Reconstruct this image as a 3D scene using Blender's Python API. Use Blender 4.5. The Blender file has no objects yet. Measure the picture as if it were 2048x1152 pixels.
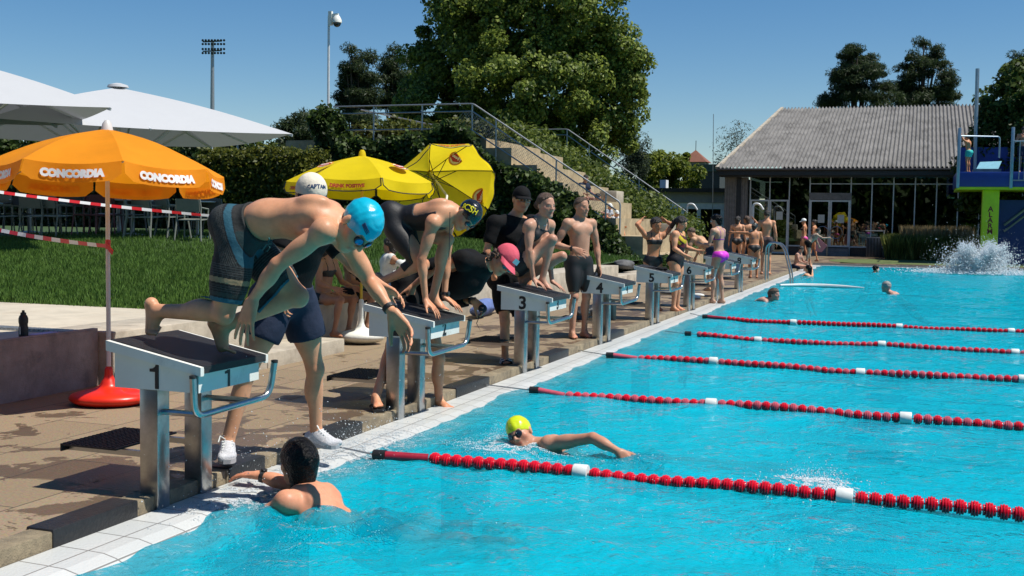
import bpy, bmesh, math, random
import numpy as np
from math import sin, cos, pi, radians
from mathutils import Vector, Matrix
rnd = random.Random(7)
nr = np.random.default_rng(11)
SC = bpy.context.scene
COL = SC.collection

# ------------------------------------------------------------------ camera, sky, sun, exposure
FPX, YAW, PIT, ROLL = 2260.86, .343611, .0603205, .014485
KS = 2.9 / 2.75
CAM = np.array([3.49167 * KS, -4.63377 * KS, 1.453782 * KS])
FW = np.array([-sin(YAW) * cos(PIT), cos(YAW) * cos(PIT), -sin(PIT)])
_r = np.array([cos(YAW), sin(YAW), 0.]); _u = np.cross(_r, FW)
RT = cos(ROLL) * _r + sin(ROLL) * _u
UP = -sin(ROLL) * _r + cos(ROLL) * _u
cd = bpy.data.cameras.new("camera"); cam = bpy.data.objects.new("camera", cd); COL.objects.link(cam)
cd.sensor_width = 36; cd.lens = FPX / 2048 * 36; cd.clip_start = .05; cd.clip_end = 3000
cam.matrix_world = Matrix(((RT[0], UP[0], -FW[0], CAM[0]), (RT[1], UP[1], -FW[1], CAM[1]), (RT[2], UP[2], -FW[2], CAM[2]), (0, 0, 0, 1)))
SC.camera = cam
SUN_EL, SUN_AZ = radians(60), radians(4)          # azimuth measured from +x towards +y
w = bpy.data.worlds.new("World"); SC.world = w; w.use_nodes = True
nt = w.node_tree; bg = nt.nodes["Background"]
sky = nt.nodes.new("ShaderNodeTexSky"); sky.sky_type = 'NISHITA'; sky.sun_disc = False
sky.sun_elevation = SUN_EL; sky.sun_rotation = pi / 2 - SUN_AZ
sky.air_density = 1.0; sky.dust_density = .12; sky.ozone_density = 3.2; sky.altitude = 400
hsv = nt.nodes.new('ShaderNodeHueSaturation'); hsv.inputs['Saturation'].default_value = 1.3
nt.links.new(sky.outputs[0], hsv.inputs['Color']); nt.links.new(hsv.outputs[0], bg.inputs[0]); bg.inputs[1].default_value = .060
sl = bpy.data.lights.new("sun", 'SUN'); sl.energy = 3.7; sl.angle = radians(.5); sl.color = (1, .955, .88)
so = bpy.data.objects.new("sun", sl); COL.objects.link(so)
sd = Vector((cos(SUN_EL) * cos(SUN_AZ), cos(SUN_EL) * sin(SUN_AZ), sin(SUN_EL)))
so.rotation_euler = sd.to_track_quat('Z', 'Y').to_euler(); so.location = (20, 0, 30)
SC.view_settings.view_transform = 'Standard'; SC.view_settings.look = 'None'
SC.view_settings.gamma = 1; SC.view_settings.use_curve_mapping = False
SC.view_settings.exposure = 0.7
SC.cycles.caustics_reflective = False; SC.cycles.caustics_refractive = False
SC.cycles.max_bounces = 8; SC.cycles.transparent_max_bounces = 16; SC.cycles.sample_clamp_indirect = 6

# ------------------------------------------------------------------ pixel (2048 wide photo) -> world helpers
def ray(x, y): return FW + RT * (x - 1024) / FPX - UP * (y - 576) / FPX
def gp(x, y, z=0.):
    d = ray(x, y); return CAM + d * (z - CAM[2]) / d[2]
def onx(x, y, X):
    d = ray(x, y); return CAM + d * (X - CAM[0]) / d[0]
def ony(x, y, Y):
    d = ray(x, y); return CAM + d * (Y - CAM[1]) / d[1]
def atd(x, y, d): return CAM + ray(x, y) * d
def V(*a): return np.array(a, float)
def nrm(v):
    v = np.asarray(v, float); return v / (np.linalg.norm(v) + 1e-12)

# ------------------------------------------------------------------ materials
def mat(name, col, rough=.6, metal=0., var=.0, scale=8., bump=0., bscale=60., spec=.5, dirt=None, dscale=2., dthr=.5, coat=0., attr=None, transl=0.):
    m = bpy.data.materials.new(name); m.use_nodes = True
    t = m.node_tree; N = t.nodes; L = t.links; b = N["Principled BSDF"]
    b.inputs["Roughness"].default_value = rough; b.inputs["Metallic"].default_value = metal
    b.inputs["Specular IOR Level"].default_value = spec
    if coat: b.inputs["Coat Weight"].default_value = coat; b.inputs["Coat Roughness"].default_value = .08
    tc = N.new("ShaderNodeTexCoord"); src = None
    if attr:
        a = N.new("ShaderNodeAttribute"); a.attribute_name = attr; src = a.outputs["Color"]
    else:
        rgb = N.new("ShaderNodeRGB"); rgb.outputs[0].default_value = (*col, 1); src = rgb.outputs[0]
    if var:
        n = N.new("ShaderNodeTexNoise"); n.inputs["Scale"].default_value = scale; n.inputs["Detail"].default_value = 6
        n.inputs["Roughness"].default_value = .65
        L.new(tc.outputs["Object"], n.inputs["Vector"])
        mr = N.new("ShaderNodeMapRange"); mr.inputs[1].default_value = .3; mr.inputs[2].default_value = .7
        mr.inputs[3].default_value = 1 - var; mr.inputs[4].default_value = 1 + var
        L.new(n.outputs["Fac"], mr.inputs[0])
        mx = N.new("ShaderNodeMix"); mx.data_type = 'RGBA'; mx.blend_type = 'MULTIPLY'; mx.inputs[0].default_value = 1
        L.new(src, mx.inputs[6]); L.new(mr.outputs[0], mx.inputs[7]); src = mx.outputs[2]
    if dirt:
        n = N.new("ShaderNodeTexNoise"); n.inputs["Scale"].default_value = dscale; n.inputs["Detail"].default_value = 8
        n.inputs["Roughness"].default_value = .7
        L.new(tc.outputs["Object"], n.inputs["Vector"])
        mr = N.new("ShaderNodeMapRange"); mr.inputs[1].default_value = dthr - .06; mr.inputs[2].default_value = dthr + .12
        L.new(n.outputs["Fac"], mr.inputs[0])
        mx = N.new("ShaderNodeMix"); mx.data_type = 'RGBA'
        L.new(mr.outputs[0], mx.inputs[0]); L.new(src, mx.inputs[6]); mx.inputs[7].default_value = (*dirt, 1); src = mx.outputs[2]
    L.new(src, b.inputs["Base Color"])
    if bump:
        n = N.new("ShaderNodeTexNoise"); n.inputs["Scale"].default_value = bscale; n.inputs["Detail"].default_value = 5
        L.new(tc.outputs["Object"], n.inputs["Vector"])
        bp = N.new("ShaderNodeBump"); bp.inputs["Strength"].default_value = bump; bp.inputs["Distance"].default_value = .02
        L.new(n.outputs["Fac"], bp.inputs["Height"]); L.new(bp.outputs[0], b.inputs["Normal"])
    if transl:
        tr = N.new("ShaderNodeBsdfTranslucent"); L.new(src, tr.inputs["Color"])
        mx = N.new("ShaderNodeMixShader"); mx.inputs[0].default_value = transl
        out = N["Material Output"]
        L.new(b.outputs[0], mx.inputs[1]); L.new(tr.outputs[0], mx.inputs[2]); L.new(mx.outputs[0], out.inputs[0])
    return m

M = {}
M['steel'] = mat('steel', (.42, .43, .43), .28, 1., .12, 30)
M['galv'] = mat('galvanised', (.36, .37, .37), .45, .8, .15, 20)
M['white_plastic'] = mat('white_plastic', (.74, .745, .68), .4, 0, .05, 5, dirt=(.5, .5, .46), dscale=4, dthr=.62)
M['black_grip'] = mat('black_grip', (.012, .012, .014), .5, 0, .5, 400, bump=.8, bscale=500, dirt=(.16, .16, .16), dscale=260, dthr=.68)
M['black'] = mat('black', (.012, .012, .013), .55)
M['black_rubber'] = mat('black_rubber', (.014, .014, .015), .45, 0, .3, 30, bump=.3)
M['concrete'] = mat('concrete', (.42, .37, .29), .85, 0, .22, 5, bump=.3, bscale=90, dirt=(.27, .23, .18), dscale=2.2, dthr=.56)
M['concrete_red'] = mat('concrete_red', (.30, .23, .205), .85, 0, .25, 6, bump=.3, bscale=90, dirt=(.18, .14, .125), dscale=3.5, dthr=.58)
M['concrete_warm'] = mat('concrete_warm', (.40, .315, .19), .9, 0, .25, 4, bump=.4, bscale=60, dirt=(.26, .2, .12), dscale=1.6, dthr=.55)
M['kerb'] = mat('kerb_stone', (.25, .2, .125), .7, 0, .3, 9, bump=.4, bscale=120, dirt=(.13, .105, .07), dscale=5, dthr=.52)

# ------------------------------------------------------------------ object helpers
ORG = {}
def reg(o, root=None): ORG[o.name] = np.zeros(3) if root is None else ORG[root.name]
def tag(o, label=None, cat=None, group=None, kind=None):
    if label: o["label"] = label
    if cat: o["category"] = cat
    if group: o["group"] = group
    if kind: o["kind"] = kind
    return o
def thing(name, label, cat, loc=(0, 0, 0), group=None):
    o = bpy.data.objects.new(name, None); COL.objects.link(o); o.empty_display_size = .1
    o.location = loc; ORG[o.name] = np.array(loc, float)
    return tag(o, label, cat, group)
def link_mesh(name, me, m=None, parent=None):
    o = bpy.data.objects.new(name, me); COL.objects.link(o)
    if m is not None: me.materials.append(m)
    if parent is not None: o.parent = parent; ORG[o.name] = ORG[parent.name]
    else: ORG[o.name] = np.zeros(3)
    return o
def mesh(name, v, f, m=None, parent=None, smooth=False, col=None):
    v = np.asarray(v, np.float64)
    if parent is not None: v = v - ORG[parent.name]
    me = bpy.data.meshes.new(name)
    if isinstance(f, np.ndarray):
        n, k = f.shape
        me.vertices.add(len(v)); me.vertices.foreach_set('co', v.astype(np.float32).ravel())
        me.loops.add(n * k); me.loops.foreach_set('vertex_index', f.astype(np.int32).ravel())
        me.polygons.add(n); me.polygons.foreach_set('loop_start', np.arange(0, n * k, k, dtype=np.int32))
        try: me.polygons.foreach_set('loop_total', np.full(n, k, np.int32))
        except Exception: pass
        me.update(calc_edges=True)
    else:
        me.from_pydata([tuple(a) for a in v], [], f); me.update()
    if smooth: me.polygons.foreach_set('use_smooth', np.ones(len(me.polygons), bool))
    if col is not None:
        a = me.attributes.new('col', 'FLOAT_COLOR', 'POINT')
        c = np.ones((len(v), 4), np.float32); c[:, :3] = col; a.data.foreach_set('color', c.ravel())
    me.validate() if not isinstance(f, np.ndarray) else None
    return link_mesh(name, me, m, parent)

class MB:
    """collects shapes, then links them as ONE mesh"""
    def __init__(s): s.v = []; s.f = []
    def add(s, v, f):
        o = len(s.v); s.v += [tuple(map(float, a)) for a in v]; s.f += [tuple(i + o for i in q) for q in f]; return s
    def box(s, lo, hi, bev=0.):
        x0, y0, z0 = lo; x1, y1, z1 = hi
        if bev:
            bm = bmesh.new(); bmesh.ops.create_cube(bm, size=1)
            for q in bm.verts: q.co = Vector(((x0 + x1) / 2 + q.co.x * (x1 - x0), (y0 + y1) / 2 + q.co.y * (y1 - y0), (z0 + z1) / 2 + q.co.z * (z1 - z0)))
            bmesh.ops.bevel(bm, geom=list(bm.edges), offset=bev, segments=2, affect='EDGES', profile=.5)
            bm.verts.index_update(); s.add([q.co for q in bm.verts], [[a.index for a in f.verts] for f in bm.faces]); bm.free(); return s
        return s.add([(x0, y0, z0), (x1, y0, z0), (x1, y1, z0), (x0, y1, z0), (x0, y0, z1), (x1, y0, z1), (x1, y1, z1), (x0, y1, z1)],
                     [(3, 2, 1, 0), (4, 5, 6, 7), (0, 1, 5, 4), (1, 2, 6, 5), (2, 3, 7, 6), (3, 0, 4, 7)])
    def hexa(s, p):   # 8 points, bottom ring then top ring
        return s.add(p, [(3, 2, 1, 0), (4, 5, 6, 7), (0, 1, 5, 4), (1, 2, 6, 5), (2, 3, 7, 6), (3, 0, 4, 7)])
    def beam(s, a, b, wd, ht, up=(0, 0, 1)):
        a = np.array(a, float); b = np.array(b, float); d = nrm(b - a); x = nrm(np.cross(d, up)) * wd / 2; y = nrm(np.cross(x, d)) * ht / 2
        return s.hexa([a - x - y, a + x - y, b + x - y, b - x - y, a - x + y, a + x + y, b + x + y, b - x + y])
    def tube(s, pts, r, n=8, caps=True):
        P = [np.array(p, float) for p in pts]; rs = r if isinstance(r, (list, tuple)) else [r] * len(P)
        rings = []; ref = None
        for i, p in enumerate(P):
            d = nrm(P[min(i + 1, len(P) - 1)] - P[max(i - 1, 0)])
            if ref is None: ref = np.array([0, 0, 1.]) if abs(d[2]) < .9 else np.array([1., 0, 0])
            x = nrm(np.cross(d, ref)); y = np.cross(x, d); ref = y if abs(np.dot(ref, d)) > .95 else ref
            rings.append([p + rs[i] * (cos(2 * pi * k / n) * x + sin(2 * pi * k / n) * y) for k in range(n)])
        v = [q for R_ in rings for q in R_]
        f = [(i * n + k, i * n + (k + 1) % n, (i + 1) * n + (k + 1) % n, (i + 1) * n + k) for i in range(len(P) - 1) for k in range(n)]
        if caps: f += [tuple(range(n))[::-1], tuple((len(P) - 1) * n + k for k in range(n))]
        return s.add(v, f)
    def lathe(s, c, prof, n=24, axis=(0, 0, 1)):
        ax = nrm(axis); ref = np.array([1., 0, 0]) if abs(ax[0]) < .9 else np.array([0, 1., 0])
        x = nrm(np.cross(ax, ref)); y = np.cross(ax, x); c = np.array(c, float)
        v = [c + ax * h + r * (cos(2 * pi * k / n) * x + sin(2 * pi * k / n) * y) for r, h in prof for k in range(n)]
        f = [(i * n + k, i * n + (k + 1) % n, (i + 1) * n + (k + 1) % n, (i + 1) * n + k) for i in range(len(prof) - 1) for k in range(n)]
        f += [tuple(range(n))[::-1], tuple((len(prof) - 1) * n + k for k in range(n))]
        return s.add(v, f)
    def sph(s, c, r, n=10, m=8):
        rr = r if isinstance(r, (tuple, list)) else (r, r, r)
        v = [(c[0], c[1], c[2] - rr[2])]; f = []
        for i in range(1, m):
            a = -pi / 2 + pi * i / m
            v += [(c[0] + rr[0] * cos(a) * cos(2 * pi * k / n), c[1] + rr[1] * cos(a) * sin(2 * pi * k / n), c[2] + rr[2] * sin(a)) for k in range(n)]
        v.append((c[0], c[1], c[2] + rr[2])); t = len(v) - 1
        for k in range(n): f.append((0, 1 + (k + 1) % n, 1 + k)); f.append((t, t - n + k, t - n + (k + 1) % n))
        for i in range(m - 2):
            for k in range(n): f.append((1 + i * n + k, 1 + i * n + (k + 1) % n, 1 + (i + 1) * n + (k + 1) % n, 1 + (i + 1) * n + k))
        return s.add(v, f)
    def build(s, name, m, parent=None, smooth=False):
        o = mesh(name, s.v, s.f, m, parent, False)
        if smooth:
            o.data.polygons.foreach_set('use_smooth', np.ones(len(o.data.polygons), bool))
            try: o.data.set_sharp_from_angle(angle=radians(40))
            except Exception: pass
        return o
def arc(pts, r=.05, n=5):
    """round the corners of a polyline"""
    P = [np.array(p, float) for p in pts]; out = [P[0]]
    for i in range(1, len(P) - 1):
        a = nrm(P[i - 1] - P[i]); b = nrm(P[i + 1] - P[i]); q0 = P[i] + a * r; q1 = P[i] + b * r
        for k in range(n + 1):
            t = k / n; out.append((1 - t) ** 2 * q0 + 2 * t * (1 - t) * P[i] + t * t * q1)
    return out + [P[-1]]
_FONT = {}
def text_mesh(name, txt, m, size, X, Y, org, parent, depth=.002, bold=0., align='CENTER', shear=0., warp=None):
    """flat lettering: X,Y world axes in the plane of the sign, org = centre"""
    cu = bpy.data.curves.new('lettering', 'FONT'); cu.body = txt; cu.size = size; cu.align_x = align; cu.align_y = 'CENTER'
    cu.extrude = depth; cu.offset = bold; cu.shear = shear; cu.resolution_u = 3
    o = bpy.data.objects.new('lettering', cu); COL.objects.link(o)
    dg = bpy.context.evaluated_depsgraph_get(); dg.update()
    me0 = o.evaluated_get(dg).to_mesh()
    v = np.array([q.co[:] for q in me0.vertices]) if len(me0.vertices) else np.zeros((0, 3)); f = [tuple(p.vertices) for p in me0.polygons]
    o.evaluated_get(dg).to_mesh_clear(); bpy.data.objects.remove(o); bpy.data.curves.remove(cu)
    X = nrm(X); Y = nrm(Y); Z = np.cross(X, Y)
    if warp is not None: Wv = np.array([warp(a, b, c) for a, b, c in v])
    else: Wv = np.array(org, float) + v[:, :1] * X + v[:, 1:2] * Y + v[:, 2:3] * Z
    return mesh(name, Wv, f, m, parent)
def copy_tree(o, parent=None):
    c = o.copy(); COL.objects.link(c); c.parent = parent
    ORG[c.name] = ORG.get(o.name, np.zeros(3))
    for ch in list(o.children): copy_tree(ch, c)
    return c
def struct(o): o['kind'] = 'structure'; return o
# ------------------------------------------------------------------ implicit bodies: smooth-blended primitives meshed with surface nets
def smin(a, b, k):
    if k <= 0: return np.minimum(a, b)
    h = np.maximum(k - np.abs(a - b), 0) / k
    return np.minimum(a, b) - h * h * k * .25
class Sdf:
    def __init__(s, vox): s.vox = vox; s.p = []
    def cap(s, a, b, ra, rb=None, k=.02, tag='b', sub=False):
        a = np.array(a, float); b = np.array(b, float); rb = ra if rb is None else rb
        s.p.append(dict(t='c', a=a, b=b, ra=ra, rb=rb, k=k, tag=tag, sub=sub, lo=np.minimum(a - ra, b - rb), hi=np.maximum(a + ra, b + rb))); return s
    def ell(s, c, r, ax=None, k=.03, tag='b', sub=False):
        c = np.array(c, float); r = np.array(r if np.ndim(r) else (r, r, r), float); ax = np.eye(3) if ax is None else np.array(ax, float)
        e = np.sqrt(((ax * r[:, None]) ** 2).sum(0))
        s.p.append(dict(t='e', c=c, r=r, ax=ax, k=k, tag=tag, sub=sub, lo=c - e, hi=c + e)); return s
    def sel(s, tags): return [q for q in s.p if q['tag'] in tags]
def pdist(q, X, Y, Z, infl=0.):
    if q['t'] == 'c':
        a, b = q['a'], q['b']; d = b - a; L = max(float(d @ d), 1e-9)
        t = ((X - a[0]) * d[0] + (Y - a[1]) * d[1] + (Z - a[2]) * d[2]) / L
        t = np.clip(t, 0, 1)
        return np.sqrt((X - a[0] - t * d[0]) ** 2 + (Y - a[1] - t * d[1]) ** 2 + (Z - a[2] - t * d[2]) ** 2) - (q['ra'] + (q['rb'] - q['ra']) * t) - infl
    c, r, ax = q['c'], q['r'] + infl, q['ax']
    x, y, z = X - c[0], Y - c[1], Z - c[2]
    u = (x * ax[0, 0] + y * ax[0, 1] + z * ax[0, 2]); v = (x * ax[1, 0] + y * ax[1, 1] + z * ax[1, 2]); t = (x * ax[2, 0] + y * ax[2, 1] + z * ax[2, 2])
    k0 = np.sqrt((u / r[0]) ** 2 + (v / r[1]) ** 2 + (t / r[2]) ** 2)
    k1 = np.sqrt((u / r[0] ** 2) ** 2 + (v / r[1] ** 2) ** 2 + (t / r[2] ** 2) ** 2)
    return k0 * (k0 - 1) / np.maximum(k1, 1e-6)
def evaluate(prims, vox, infl=0., pad=3):
    m = infl + vox * pad
    lo = np.min([q['lo'] for q in prims if not q['sub']], 0) - m - .01; hi = np.max([q['hi'] for q in prims if not q['sub']], 0) + m + .01
    n = np.ceil((hi - lo) / vox).astype(int) + 1
    D = np.full(n, 1., np.float32)
    gx = [(lo[i] + np.arange(n[i]) * vox).astype(np.float32) for i in range(3)]
    for q in prims:
        e = q['k'] + m
        i0 = np.clip(np.floor((q['lo'] - e - lo) / vox).astype(int), 0, n); i1 = np.clip(np.ceil((q['hi'] + e - lo) / vox).astype(int) + 1, 0, n)
        if np.any(i1 <= i0): continue
        sl_ = tuple(slice(a, b) for a, b in zip(i0, i1))
        X = gx[0][sl_[0]][:, None, None]; Y = gx[1][sl_[1]][None, :, None]; Z = gx[2][sl_[2]][None, None, :]
        d = pdist(q, X, Y, Z, infl if not q['sub'] else 0.).astype(np.float32)
        D[sl_] = -smin(-D[sl_], d, q['k']) if q['sub'] else smin(D[sl_], d, q['k'])
    return D, lo, gx
def surface_nets(D, lo, vox):
    S = D < 0
    c = np.zeros(tuple(n - 1 for n in D.shape), np.uint8)
    for a in (0, 1):
        for b in (0, 1):
            for d in (0, 1):
                c += S[a:D.shape[0] - 1 + a, b:D.shape[1] - 1 + b, d:D.shape[2] - 1 + d]
    act = np.argwhere((c > 0) & (c < 8))
    if len(act) == 0: return np.zeros((0, 3)), np.zeros((0, 4), int)
    idx = np.full(c.shape, -1, np.int32); idx[tuple(act.T)] = np.arange(len(act))
    acc = np.zeros((len(act), 3)); cnt = np.zeros(len(act))
    cor = [(a, b, d) for a in (0, 1) for b in (0, 1) for d in (0, 1)]
    val = {k: D[act[:, 0] + k[0], act[:, 1] + k[1], act[:, 2] + k[2]].astype(float) for k in cor}
    for a in cor:
        for ax in range(3):
            if a[ax] == 1: continue
            b = list(a); b[ax] = 1; b = tuple(b)
            va, vb = val[a], val[b]; m = (va < 0) != (vb < 0)
            t = np.where(m, va / np.where(m, va - vb, 1), 0)
            p = np.tile(np.array(a, float), (len(act), 1)); p[:, ax] = t
            acc[m] += p[m]; cnt[m] += 1
    v = lo + (act + acc / cnt[:, None]) * vox
    F = []
    for ax in range(3):
        o1, o2 = [(1, 2), (2, 0), (0, 1)][ax]
        sl0 = [slice(None)] * 3; sl1 = [slice(None)] * 3; sl0[ax] = slice(0, -1); sl1[ax] = slice(1, None)
        A = S[tuple(sl0)]; B = S[tuple(sl1)]
        e = np.argwhere(A != B)
        e = e[(e[:, o1] > 0) & (e[:, o2] > 0) & (e[:, o1] < D.shape[o1] - 1) & (e[:, o2] < D.shape[o2] - 1)]
        inside = A[tuple(e.T)]
        def cell(d1, d2):
            q = e.copy(); q[:, o1] -= d1; q[:, o2] -= d2; return idx[tuple(q.T)]
        q = np.stack([cell(1, 1), cell(0, 1), cell(0, 0), cell(1, 0)], 1)
        q[~inside] = q[~inside][:, ::-1]
        F.append(q)
    return v, np.concatenate(F)
def relax(v, f, it=1, w=.5):
    for _ in range(it):
        s = np.zeros_like(v); n = np.zeros(len(v))
        for a, b in ((0, 1), (1, 2), (2, 3), (3, 0)):
            np.add.at(s, f[:, a], v[f[:, b]]); np.add.at(n, f[:, a], 1); np.add.at(s, f[:, b], v[f[:, a]]); np.add.at(n, f[:, b], 1)
        v = v * (1 - w) + w * s / np.maximum(n, 1)[:, None]
    return v
def skin_mesh(name, prims, vox, m, parent, infl=0., clip=None, colf=None, it=1, disp=None):
    D, lo, gx = evaluate(prims, vox, infl)
    if clip is not None:
        X, Y, Z = gx[0][:, None, None], gx[1][None, :, None], gx[2][None, None, :]
        D = np.maximum(D, clip(X, Y, Z).astype(np.float32))
    if disp is not None:
        X, Y, Z = gx[0][:, None, None], gx[1][None, :, None], gx[2][None, None, :]
        D = D + disp(X, Y, Z)
    D[[0, -1]] = 1; D[:, [0, -1]] = 1; D[:, :, [0, -1]] = 1
    v, f = surface_nets(D, lo, vox)
    if len(v) == 0: return None
    v = relax(v, f, it)
    return mesh(name, v, f, m, parent, True, None if colf is None else colf(v))
def plane(p, n):   # keeps the side the normal points AWAY from
    p = np.array(p, float); n = nrm(n)
    return lambda X, Y, Z: (X - p[0]) * n[0] + (Y - p[1]) * n[1] + (Z - p[2]) * n[2]
def AND(*fs): return lambda X, Y, Z: np.maximum.reduce(np.broadcast_arrays(*[f(X, Y, Z) for f in fs]))
def OR(*fs): return lambda X, Y, Z: np.minimum.reduce(np.broadcast_arrays(*[f(X, Y, Z) for f in fs]))
def NOT(f): return lambda X, Y, Z: -f(X, Y, Z)
def ball(c, r): return lambda X, Y, Z: np.sqrt((X - c[0]) ** 2 + (Y - c[1]) ** 2 + (Z - c[2]) ** 2) - r
def capf(a, b, r):
    q = dict(t='c', a=np.array(a, float), b=np.array(b, float), ra=r, rb=r)
    return lambda X, Y, Z: pdist(q, X, Y, Z)
def frame(y, z):
    """axes rows: x (right), y (forward), z (up) with y kept"""
    y = nrm(y); x = nrm(np.cross(y, z)); return np.array([x, y, np.cross(x, y)])

# skin and cloth materials
def skin_mat(name, wet=.45):
    m = mat(name, (1, 1, 1), wet, 0, .1, 22, attr='col', bump=.05, bscale=120, spec=.26)
    b = m.node_tree.nodes["Principled BSDF"]; b.inputs["Subsurface Weight"].default_value = .08
    b.inputs["Subsurface Radius"].default_value = (.012, .005, .003); b.inputs["Subsurface Scale"].default_value = 1.
    return m
M['skin'] = skin_mat('skin', .5); M['skin_wet'] = skin_mat('wet_skin', .42)
def cloth(name, c, rough=.85, var=.15, bump=.4, bs=16): return mat(name, c, rough, 0, var, 14, bump=bump, bscale=bs, spec=.18)
M['c_black'] = cloth('black_cloth', (.006, .006, .0065)); M['c_swim'] = mat('black_swim', (.005, .005, .006), .6, 0, .2, 20, bump=.1, bscale=60)
M['c_navy'] = cloth('navy_cloth', (.022, .03, .055)); M['c_attr'] = mat('printed_cloth', (1, 1, 1), .75, 0, .12, 30, attr='col', bump=.3, bscale=30, spec=.3)
M['lens'] = mat('goggle_lens', (.02, .03, .05), .06, .3, spec=1.)
M['hair'] = mat('dark_hair', (.018, .012, .008), .4, 0, .5, 60, bump=.9, bscale=110)
M['hair_brown'] = mat('brown_hair', (.09, .05, .028), .45, 0, .5, 60, bump=.9, bscale=110)
M['hair_grey'] = mat('grey_hair', (.3, .28, .26), .5, 0, .4, 60, bump=.7, bscale=110)
M['hair_wet'] = mat('wet_black_hair', (.0035, .003, .003), .24, 0, .5, 60, bump=.8, bscale=70, spec=.16)

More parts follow.
